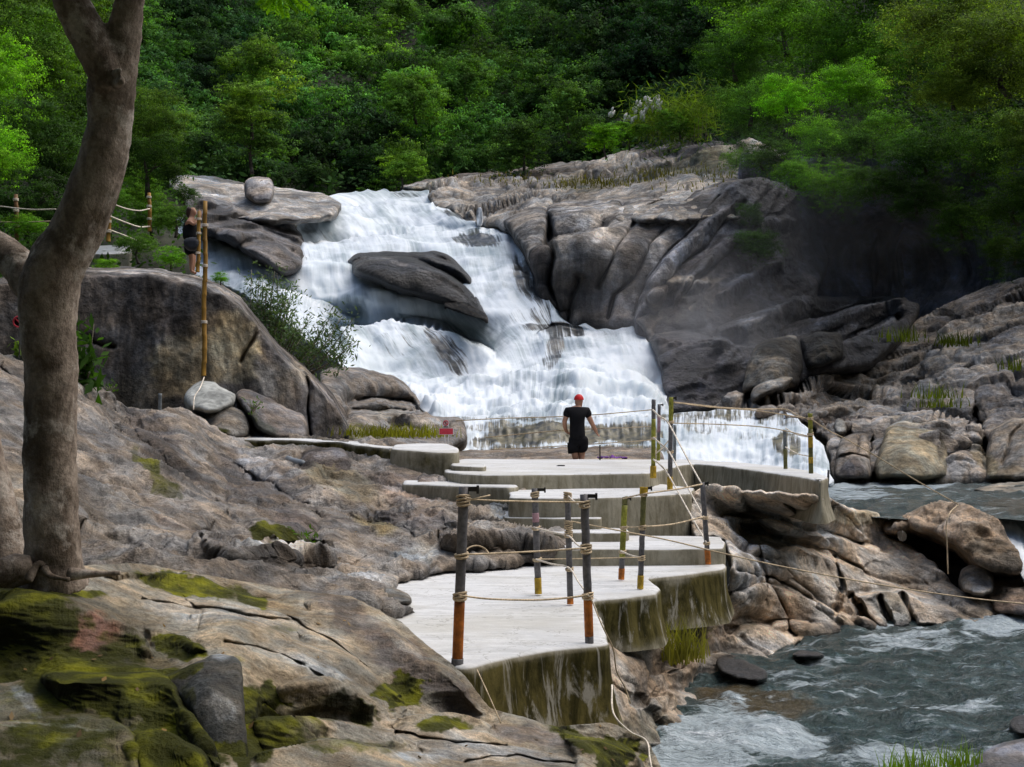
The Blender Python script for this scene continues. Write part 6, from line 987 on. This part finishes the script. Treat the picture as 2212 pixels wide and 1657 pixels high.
# distinct crowns
tree(545, 235, 88, 78, 'far', (1.6, 1.5, .7), 'light yellow green domed tree above the shelf left of the falls', seed=3, hs=.8)
tree(545, 300, 90, 90, 'far', (.9, 1.0, .6), 'rounded tree below the light yellow green domed crown', seed=0, hs=.8)
tree(545, 140, 120, 70, 'far', (1.5, 1.5, .8), 'pale green pointed tree high above the light domed tree', seed=2)
tree(900, 205, 105, 75, 'far', (1.2, 1.35, .7), 'mid green bushy tree at the centre of the hillside', seed=1)
tree(870, 365, 95, 55, 'far', (1.5, 1.6, .7), 'bright low shrubby tree right above the brink of the falls', seed=3, hs=.7)
tree(1230, 250, 96, 72, 'far', (.9, 1.05, .8), 'grey green tree standing before the darkest part of the forest', seed=4)
tree(1130, 320, 98, 75, 'far', (.7, .8, .6), 'dark olive tree just above the upper rock bank', seed=5, hs=.8)
tree(1010, 165, 112, 66, 'far', (1.1, 1.3, .8), 'leafy tree with pale leaf edges high on the hillside', seed=1)
# right bank trees, nearer
RB = [(1700, 60, 78, 130, (1.22, 1.49, .5), 'tall green tree high on the right bank near the top'), (1590, 130, 82, 95, (0.61, 0.81, .45), 'shaded tree at the left edge of the right bank forest'), (1620, 230, 74, 90, (1.08, 1.35, .7), 'drooping grey green tree at the left edge of the right bank'), (1820, 90, 70, 130, (0.94, 1.22, .5), 'dark green tree in the upper middle of the right bank'),
      (1700, 210, 62, 72, (2.16, 2.84, .5), 'brightest lime green tree leaning from the right bank'), (1840, 190, 60, 85, (1.76, 2.29, .45), 'bright green tree right of the lime one on the right bank'), (1960, 130, 64, 110, (1.08, 1.35, .5), 'green tree behind the olive tree at the upper right'), (1780, 300, 58, 80, (1.49, 1.89, .5), 'hanging green tree below the bright pair on the right bank'), (1890, 300, 57, 85, (1.01, 1.28, .45), 'shaded hanging tree in the middle of the right bank'),
      (1720, 380, 56, 55, (1.35, 1.69, .45), 'low green shrub overhanging the misty cave wall'), (1800, 400, 55, 62, (1.01, 1.22, .4), 'olive green shrub overhanging the centre of the cave wall'), (1650, 340, 60, 60, (0.74, 0.88, .45), 'dull grey green shrub hanging at the left of the cave wall'), (1890, 400, 54, 65, (0.54, 0.68, .35), 'dark shrub overhanging the right half of the cave wall'), (2000, 330, 54, 100, (0.51, 0.68, .4), 'very dark tree under the olive tree on the right'),
      (2060, 60, 44, 140, (1.69, 1.35, .8), 'large olive tree with pale leaf edges at the upper right corner'), (2180, 140, 43, 150, (1.55, 1.28, .75), 'olive brown leaved tree at the right border'), (2060, 200, 43, 80, (1.82, 1.49, .6), 'lower left bough mass of the olive coloured trees'), (2250, 300, 46, 130, (1.08, 1.01, .6), 'dull olive tree at the right border below the big ones'), (2100, 330, 52, 110, (0.54, 0.65, .4), 'black green tree below the olive trees'), (2200, 440, 48, 100, (0.47, 0.54, .3), 'dark tree drooping at the right border above the rocks'), (1980, 430, 53, 70, (0.41, 0.51, .32), 'dark drooping tree over the black cave'), (2080, 480, 52, 75, (0.43, 0.51, .3), 'dark vines and leaves hanging right of the cave'), (2190, 540, 50, 70, (0.47, 0.51, .25), 'brown green shrub low at the right border above the rocks'), (2300, 60, 50, 160, (1.22, 1.22, .6), 'olive tree partly outside the right border'), (1640, -20, 90, 120, (0.94, 1.22, .5), 'tree crown cut off by the top border on the right bank'), (1950, -30, 70, 150, (0.81, 1.01, .4), 'tree crown cut off by the top border at the upper right')]
for x, y, d, px, t, lb in RB: tree(x, y, d, px, 'mid', t, lb, 'trees on the right bank', hs=.85)
# left, behind the leaning tree
LB = [(60, 120, 42, 130, (1.0, 1.1, .5), 'green tree behind the leaning trunk at the upper left'), (-20, 160, 32, 110, (1.8, 2.2, .5), 'bright lime leaved tree at the left border near the top'), (-10, 330, 30, 75, (2.0, 2.4, .5), 'bright leaved bough at the left border lower down'), (90, 320, 40, 130, (.5, .6, .4), 'dark tree between the left border and the leaning trunk'), (200, 230, 46, 120, (.55, .65, .45), 'dark green tree right behind the leaning trunk'),
      (330, 260, 38, 80, (.95, .95, .45), 'yellowish green tree just right of the leaning trunk'), (320, 350, 37, 78, (.55, .65, .35), 'dark lower crown right of the leaning trunk'), (140, 40, 50, 120, (1.0, 1.0, .4), 'olive green tree behind the fork of the leaning tree'), (60, 430, 38, 90, (.4, .5, .35), 'shaded shrub behind the left bamboo fence post'), (300, 410, 40, 55, (1.1, 1.3, .4), 'bright shrub above the yellow bamboo post')]
for x, y, d, px, t, lb in LB: tree(x, y, d, px, 'near', t, lb, 'trees behind the leaning tree')
SB = [(235, 430, 36, 50, (.9, 1.1, .5), 'small shrub behind the rope right of the trunk'), (330, 470, 38, 50, (1.1, 1.35, .5), 'green shrub around the yellow bamboo fence post'), (380, 470, 36, 45, (.9, 1.0, .6), 'feathery shrub left of the woman'), (300, 530, 33, 42, (.8, .95, .4), 'low shrub beside the grey steps'), (370, 555, 31.6, 34, (1.5, 1.9, .4), 'bright low leafy plant at the feet of the woman'), (230, 575, 31, 28, (1.4, 1.6, .4), 'bright tuft above the rock wall right of the trunk'), (60, 490, 34, 45, (1.2, 1.5, .4), 'bright leafy shrub between the left bamboo post and the trunk'), (110, 540, 33, 55, (.4, .5, .3), 'dark shrub right behind the fork of the trunk'), (-10, 560, 31, 50, (1.3, 1.5, .4), 'yellowish shrub at the left border beneath the branch'), (400, 420, 44, 30, (.7, .85, .4), 'dark shrub before the pale rock shelf'), (476, 600, 31, 20, (1.3, 1.7, .4), 'small green plant right of the long bamboo pole')]
for x, y, d, px, t, lb in SB: tree(x, y, d, px, 'near', t, lb, 'shrubs beside the bamboo fence', name='shrub', cat='shrub', hs=.8)
struct(relief('left_bank', [(-300, 440), (100, 440), (340, 466), (405, 520), (418, 560), (424, 640), (300, 640), (-300, 640)], [(-300, 440, 50), (380, 470, 45), (420, 600, 35), (-300, 620, 34), (200, 620, 34)], M['soil'], step=6, amp=.4, scale=.5, skirt=0))
# undergrowth between the crowns
def scatter(name, zone, n, ctrl, size, lift, tint, label=None, rs=np.random.RandomState(5)):
    p = []
    while sum(len(q) for q in p) < n:
        q = np.stack([rs.uniform(zone[0], zone[2], n), rs.uniform(zone[1], zone[3], n)], 1)
        if len(zone) > 4: q = q[zone[4](q[:, 0], q[:, 1])]
        p.append(q)
    q = np.concatenate(p)[:n]; d = ctrl(q[:, 0], q[:, 1]); c = P(q[:, 0], q[:, 1], d); cl = fbm(c * .25, 3); c += rs.normal(size=c.shape) * lift + np.array([0, -1, .6]) * (cl[:, None] * lift * 3)
    nn = rs.normal(size=c.shape) * .5 + np.array([0, -.5, .8]); nn /= np.linalg.norm(nn, axis=1)[:, None]
    v, f = leaf_quads(c, nn, size * rs.uniform(.6, 1.4, n), .55, rs); b = np.clip(.8 + .5 * cl, .3, 1.5); col = np.stack([np.repeat(b, 4), np.repeat(rs.rand(n) * .4, 4), np.zeros(4 * n), np.ones(4 * n)], 1)
    o = mesh_obj(name, v, f, M['leaf'], smooth=False, attrs={'Col': col}); o.color = (*tint, 1); o['kind'] = 'stuff'; tag(o, label, 'undergrowth'); return o
scatter('undergrowth', (-100, -120, 1700, 425), 60000, lambda x, y: HT(x, y) - 1.5, .5, .7, (.45, .55, .45), 'dark tangled undergrowth between the trees of the far hillside')
scatter('undergrowth', (1600, -100, 2350, 400), 40000, lambda x, y: HT(x, y) * .96 - 1, .28, .6, (.35, .42, .3), 'dark tangled undergrowth on the steep right bank')
scatter('undergrowth', (-100, 420, 385, 620), 8000, lambda x, y: 48 - (y - 420) * .075, .16, .4, (.6, .75, .35), 'low green undergrowth along the bamboo fence behind the tree')
# ---------------------------------------------------------------- the leaning tree in front
def big_tree():
    base = V(118, 1240, 8.6); e = empty('leaning_tree', base); tag(e, 'large grey brown tree leaning right and forking in the left foreground', 'tree'); B = np.array(base)
    def path(pts, d0, d1, sub=8):
        q = []; rr = []; m = len(pts)
        for k, (x, y, w) in enumerate(pts): d = d0 + (d1 - d0) * k / (m - 1); q.append(V(x, y, d)); rr.append(w * d / F / 2)
        s = smooth_pts(q, sub); r = np.interp(np.linspace(0, m - 1, len(s)), range(m), rr); return s, list(r)
    mb = MB()
    for pts, d0, d1 in (([(118, 1262, 150), (117, 1225, 124), (112, 1150, 116), (108, 1000, 112), (110, 900, 111), (111, 800, 112), (104, 720, 118), (104, 640, 128), (122, 575, 128), (154, 520, 116), (180, 465, 112), (205, 400, 110), (226, 333, 102), (236, 267, 94), (240, 205, 104), (248, 145, 104), (262, 95, 84), (274, 40, 68), (281, 0, 64), (292, -80, 62), (310, -200, 52)], 8.6, 8.0),
                        ([(240, 190, 78), (222, 140, 84), (196, 90, 84), (172, 40, 80), (152, 0, 78), (128, -80, 72), (100, -200, 60)], 8.1, 7.9),
                        ([(100, 650, 90), (66, 606, 88), (34, 566, 78), (0, 536, 68), (-60, 500, 64), (-150, 460, 60)], 8.5, 8.9)):
        s, r = path(pts, d0, d1); mb.tube(s, r, 20, jit=.006, jsc=5)
    for (x, y, w) in ((262, 175, 26), (258, 150, 20)): mb.tube([V(x - 10, y + 10, 8.0), V(x + 2, y, 7.85)], [w * 8 / F / 2, w * 8 / F / 3], 10)
    o = mb.build('trunk', M['bark'], e, org=B); rm = o.modifiers.new('remesh', 'REMESH'); rm.mode = 'VOXEL'; rm.voxel_size = .014; rm.use_smooth_shade = True
    sm = o.modifiers.new('smooth', 'SMOOTH'); sm.factor = .6; sm.iterations = 6
    tx = bpy.data.textures.new('bark_lumps', 'CLOUDS'); tx.noise_scale = .09; tx.noise_depth = 3; dm = o.modifiers.new('lumps', 'DISPLACE'); dm.texture = tx; dm.strength = .022; dm.mid_level = .5
    mb = MB(); s, r = path([(12, 1290, 130), (14, 1230, 104), (4, 1120, 76), (-22, 1000, 66), (-45, 900, 64)], 8.9, 9.1); mb.tube(s, r, 16, jit=.008)
    mb.build('second_trunk', M['bark'], e, org=B)
    mb = MB()
    for pts in ([(70, 1215, 34), (40, 1225, 60), (10, 1235, 66), (-30, 1240, 60)], [(95, 1222, 14), (82, 1218, 14), (70, 1235, 16), (60, 1255, 16)], [(150, 1240, 30), (200, 1240, 16), (260, 1238, 8)], [(95, 1228, 20), (110, 1245, 16), (150, 1252, 8)], [(60, 1240, 40), (20, 1256, 30), (-40, 1262, 20)]):
        s, r = path(pts, 8.4, 8.35, 5); mb.tube(s, r, 10, jit=.008, jsc=9)
    mb.build('root', M['bark'], e, org=B)
    for (cx, cy, cz, sc_, sd_k) in ((-.6, 6.2, 7.9, 1.35, 0), (-3.4, 6.8, 8.3, 1.4, 1), (-1.6, 3.4, 8.4, 1.3, 2), (-4.8, 4.4, 8.2, 1.3, 0)):
        c = bpy.data.objects.new('crown', CR[('near', sd_k)]); COL.objects.link(c); c.parent = e; c.location = Vector((cx, cy, cz)) - base; c.scale = (sc_, sc_, sc_ * .55); c.color = (1., 1.1, .6, 1)  # unseen crown copies added overhead to shade the foreground
    # leafy twigs hanging in at the top border
    mb = MB(); C = []; NN = []; T = []
    br = smooth_pts([V(292, -80, 7.95), V(400, -150, 7.7), V(520, -110, 7.6), V(600, -40, 7.5), V(640, -6, 7.5)], 6); mb.tube(br, [.03 - .025 * k / len(br) for k in range(len(br))], 8); mb.build('twig', M['bark'], e, org=B)
    rs = random.Random(4); v = []; f = []
    for (x0, y0, x1, y1) in ((598, -14, 562, 12), (600, -20, 574, 24), (602, -18, 594, 28), (606, -16, 616, 34), (612, -20, 645, 22), (618, -22, 676, 26), (560, -60, 640, -8), (20, -40, 60, -10)):
        a, b = V(x0, y0, 7.5), V(x1, y1, 7.4 + rs.random() * .2); ax = (b - a); sd = ax.cross(Vector((0, 1, 0))).normalized()
        for k in range(11):
            t = (k + .5) / 11
            for sg in (-1, 1):
                c = a + ax * t; L = .036 * (1.1 - .5 * abs(t - .45)); dr = (sd * sg * .8 + ax.normalized() * .65).normalized(); wv = dr.cross(Vector((0, 1, 0))) * L * .24 + Vector((0, rs.uniform(-.4, .4) * L, 0))
                n0 = len(v); v += [c, c + dr * L * .5 + wv, c + dr * L, c + dr * L * .5 - wv]; f.append((n0, n0 + 1, n0 + 2, n0 + 3))
    vv = np.array([list(q) for q in v]) - B; cc = np.tile([1.3, .3, 0, 1], (len(vv), 1)); o = mesh_obj('leaves', vv, f, M['leaf_bright'], e, False, attrs={'Col': cc})
big_tree()
# ---------------------------------------------------------------- smaller plants
def bush(name, label, stems, leaves, size, mat, tint, cat, group=None, aspect=.28, rs=None, stem_mat='twig', jit=.12):
    """stems: list of polylines of (x,y,d); leaves spread along the outer half"""
    rs = rs or np.random.RandomState(9); mb = MB(); C = []; root = V(*stems[0][0]); e = empty(name, root); tag(e, label, cat, group)
    for st in stems:
        q = smooth_pts([V(*p) for p in st], 5); mb.tube(q, [.018 * (1.1 - k / len(q)) + .003 for k in range(len(q))], 5)
        a = np.array([list(p) for p in q]); n = int(leaves / len(stems)); t = np.clip(1 - np.abs(rs.normal(size=n)) * .33, .12, 1) * (len(a) - 1); i = np.clip(t.astype(int), 0, len(a) - 2); C.append(a[i] + (a[i + 1] - a[i]) * (t - i)[:, None] + rs.normal(size=(n, 3)) * jit)
    mb.build('stems', M[stem_mat], e, org=np.array(root)); C = np.concatenate(C); nn = rs.normal(size=C.shape) + np.array([0, -.3, .7]); nn /= np.linalg.norm(nn, axis=1)[:, None]
    v, f = leaf_quads(C, nn, size * rs.uniform(.6, 1.4, len(C)), aspect, rs); col = np.stack([np.repeat(rs.uniform(.6, 1.4, len(C)), 4), np.repeat(rs.rand(len(C)) * .6, 4), np.zeros(len(v)), np.ones(len(v))], 1)
    o = mesh_obj('leaves', v - np.array(root), f, M[mat], e, False, attrs={'Col': col}); o.color = (*tint, 1); return e
r_ = random.Random(8); st = []
for k in range(46):
    x1 = 520 + r_.random() * 245; top = 570 + max(0, x1 - 560) * .42 + r_.random() * 150; bx = 600 + (x1 - 640) * .55 + r_.uniform(-10, 10); by = 745 + (x1 - 520) * .28
    st.append([(bx, by, 33.2), ((bx + x1) / 2 + r_.uniform(-10, 10), (by + top) / 2, 32.9 + r_.uniform(-.5, .5)), (x1, max(top, 565), 32.6 + r_.uniform(-.8, .8))])
bush('river_shrub', 'sparse grey green shrub with narrow leaves growing beside the falls', st, 4200, .125, 'leaf_bush', (1., 1., 1.), 'shrub', jit=.16)
st = [[(170, 900, 20.8), (165 + k * 4, 840, 20.8), (158 + k * 9, 700 + 26 * (k % 5), 20.6)] for k in range(6)]
bush('broad_leaf_plant', 'glossy broad leaved plant with reddish tips beside the tree trunk', st, 190, .26, 'leaf_bright', (.30, .34, 1.0), 'plant', aspect=.38, jit=.12)
st = [[(60, 790, 20), (50, 770, 20), (38 + k * 8, 748 + 6 * (k % 3), 20)] for k in range(4)]
bush('broad_leaf_plant', 'small plant with pale leaves at the left of the tree trunk', st, 60, .20, 'leaf_bright', (.9, .7, 2.), 'plant', aspect=.38, jit=.10)
for (x, y, d, s, lb) in ((548, 880, 25, 14, 'tiny bright green plant in the gully under the speckled slab'), (236, 842, 24.5, 12, 'tiny green plant at the foot of the dark rock wall'), (660, 1170, 15.5, 18, 'small grass tuft at the tip of the mossy hollow')):
    bush('small_plant', lb, [[(x, y + s * .7, d), (x + a * .4, y, d), (x + a, y - s * .6, d)] for a in (-s, -s / 2, 0, s / 2, s)], 40, .08, 'leaf_bright', (.6, .6, 1), 'plant', group=None, jit=.05)
def grass(name, label, pts, n, h, spread, tint, cat='grass', kind=None, lean=0., w=.012, rs=None):
    rs = rs or np.random.RandomState(3); v = []; f = []; root = V(*pts[0]); a = np.array([P(*p) for p in pts])
    for k in range(n):
        i = rs.randint(len(a)); b = Vector((a[i] + rs.normal(size=3) * [spread, spread * .6, .02]).tolist()); L = h * rs.uniform(.5, 1.2); dx = rs.normal() * .35 + lean; dy = rs.normal() * .3; W = Vector((w * rs.uniform(.6, 1.3), rs.normal() * w * .4, 0)); n0 = len(v)
        for j, t in enumerate((0, .4, .75, 1.)): c = b + Vector((dx * L * t * t, dy * L * t * t, L * t * (1 - .22 * t * abs(dx)))); ww = W * (1 - t) + W * .05; v += [c - ww, c + ww]
        f += [(n0 + 2 * j, n0 + 2 * j + 1, n0 + 2 * j + 3, n0 + 2 * j + 2) for j in range(3)]
    v = np.array([list(q) for q in v]); col = np.stack([np.repeat(rs.uniform(.6, 1.4, n), 8), np.repeat(rs.rand(n) * .5, 8), np.zeros(len(v)), np.ones(len(v))], 1)
    o = mesh_obj(name, v, f, M['grass'], None, False, attrs={'Col': col}); o.color = (*tint, 1); tag(o, label, cat)
    if kind: o['kind'] = kind
    return o
grass('grass_clump', 'clump of bright green grass at the bottom border in the river', [(1950, 1668, 9.6), (1990, 1662, 9.7), (2060, 1660, 9.8), (2085, 1656, 9.9)], 150, .17, .07, (1.0, 1.5, .6), 'grass', 'stuff', w=.005)
grass('grass_patch', 'yellow green grass on the flat rock beside the red sign', [(790 + 12 * k, 940 + 2 * (k % 3), 28.5 - k * .1) for k in range(12)], 380, .24, .34, (1.1, 1.0, .35), 'grass', 'stuff')
grass('reed_clump', 'pale green reeds growing on the rocks below the cylindrical concrete block', [(1468, 1430, 14.5), (1480, 1420, 14.6)], 150, .40, .12, (1.2, 1.05, .75), 'reeds', 'stuff', w=.008)
grass('dry_grass', 'patches of dry yellow grass on the rock bank above the falls', [(1240 + 30 * (k % 5), 395 + 5 * (k // 5), 80) for k in range(10)] + [(1420 + 26 * k, 372 + 6 * (k % 3), 76) for k in range(7)] + [(1085, 385, 90), (1095, 392, 88), (1530, 400, 66), (1560, 410, 66)], 650, .32, 1.5, (1.0, .85, .5), 'grass', 'stuff', w=.03)
grass('bank_grass', 'green grass tufts on the right rocky slope', [(1955, 738, 50), (2062, 748, 49), (2066, 742, 49.4), (1950, 730, 50.4), (2020, 860, 43.6), (2030, 880, 43), (2212, 800, 44)], 300, .5, .42, (.8, .95, .35), 'grass', 'stuff', w=.02)
bush('plume_grass', 'tall plume grass with white flower heads above the right rock bank', [[(1400 + 12 * k, 300, 88), (1395 + 11 * k, 270, 88), (1385 + 13 * k, 235 + 9 * (k % 4), 88)] for k in range(9)] + [[(1500 + 8 * k, 300, 86), (1500 + 9 * k, 250, 86), (1490 + 10 * k, 225, 86)] for k in range(4)], 2600, .65, 'grass', (.9, 1.3, .5), 'grass', aspect=.1, jit=.75)
pb = MB(); rr_ = random.Random(2)
for (x, y) in ((1396, 220), (1417, 217), (1405, 232), (1372, 242), (1387, 246), (1422, 232), (1410, 238), (1352, 258), (1320, 247), (1425, 236), (1368, 262), (1386, 258), (1400, 226), (1378, 232), (1394, 240)):
    q = V(x, y, 87.4)
    for j in range(7): o_ = Vector((rr_.uniform(-.16, .16), rr_.uniform(-.1, .1), rr_.uniform(-.2, .2))); pb.tube([q + o_, q + o_ + Vector((.05, 0, .22)), q + o_ + Vector((.10, 0, .30))], [.05, .07, .01], 5)
o = pb.build('flower_plumes', M['white_plume']); pg = [x for x in bpy.data.objects if x.name.startswith('plume_grass')][0]; child(o, pg)
tree(1310, 300, 86, 50, 'far', (1.9, 2.3, .4), 'bright yellow green shrub on the rock bank right of the falls', name='shrub', seed=3, cat='shrub', hs=.7)
tree(1360, 290, 87, 42, 'far', (1.6, 1.9, .5), 'green shrub beneath the white plume grass', name='shrub', seed=0, cat='shrub', hs=.7)
tree(1470, 265, 86, 46, 'far', (1.3, 1.5, .5), 'shrub to the right of the white plume grass', name='shrub', seed=1, cat='shrub', hs=.9)
tree(1590, 345, 72, 30, 'mid', (1.5, 1.6, .5), 'yellow green shrub at the left edge of the cave wall', name='shrub', cat='shrub')
tree(1640, 530, 58, 55, 'mid', (.6, .7, .6), 'misty grey green shrub hanging on the cave wall', name='shrub', cat='shrub', hs=.8)
tree(1620, 470, 60, 30, 'mid', (.8, .9, .7), 'small creeper hanging down the left of the cave wall', name='shrub', cat='shrub', hs=1.6)

def litter(src, n, label, up=.55):
    o = bpy.data.objects[src]; me = o.data; v = np.empty(len(me.vertices) * 3, np.float32); me.vertices.foreach_get('co', v); v = v.reshape(-1, 3); nn = np.empty(len(me.vertices) * 3, np.float32); me.vertices.foreach_get('normal', nn); nn = nn.reshape(-1, 3)
    nn = nn * np.sign(((np.array([0, 0, CZ]) - v) * nn).sum(1))[:, None]; rs = np.random.RandomState(12); idx = np.nonzero(nn[:, 2] > up)[0]; idx = rs.choice(idx, n, replace=False)
    c = v[idx] + nn[idx] * .008; q = nn[idx] + rs.normal(size=(n, 3)) * .25; q /= np.linalg.norm(q, axis=1)[:, None]; vv, f = leaf_quads(c, q, rs.uniform(.03, .055, n), .5, rs)
    col = np.stack([np.repeat(rs.uniform(.4, 1.6, n), 4), np.repeat(rs.rand(n), 4), np.zeros(4 * n), np.ones(4 * n)], 1)
    l = mesh_obj('fallen_leaves', vv, f, M['dead_leaf'], smooth=False, attrs={'Col': col}); l.color = (1, 1, 1, 1); tag(l, label, 'leaves', kind='stuff')
litter('foreground_rock', 70, 'scattered dry brown leaves lying on the mossy foreground rock')
litter('rock_slope', 60, 'scattered dry brown leaves lying on the long left rock slope', .4)
# ---------------------------------------------------------------- drifting spray beside the falls
def mist(label, c, R, dens):
    t = NT('spray_mist'); tc = t.n('ShaderNodeTexCoord').outputs['Object']
    ln = t.n('ShaderNodeVectorMath', _operation='LENGTH'); t.i(ln, 'I0', tc); fall = t.rng(ln.outputs['Value'], .15, 1., 1., 0.)
    n = t.noise(t.mapv(tc, (1.6, 1.6, 1.6)), 1., 3, .6); q = t.math('MULTIPLY', t.math('MULTIPLY', fall, t.rng(n, .35, .7)), dens)
    v = t.n('ShaderNodeVolumePrincipled', Color=(.92, .94, 1., 1), Density=q, Anisotropy=.2); t.t.links.new(v.outputs[0], t.out.inputs['Volume'])
    me = bpy.data.meshes.new('mist'); import bmesh; bm = bmesh.new(); bmesh.ops.create_icosphere(bm, subdivisions=3, radius=1); bm.to_mesh(me); bm.free(); me.materials.append(t.m)
    o = bpy.data.objects.new('mist', me); COL.objects.link(o); o.location = c; o.scale = R; tag(o, label, 'mist', kind='stuff'); return o
mist('thin white spray drifting at the foot of the falls before the dark cliff', V(1465, 780, 50), (5.2, 5., 5.2), .12)
mist('faint haze hanging before the dark cave wall on the right', V(1680, 560, 56), (10., 5., 7.5), .02)
S.cycles.volume_step_rate = 3; S.cycles.volume_max_steps = 64
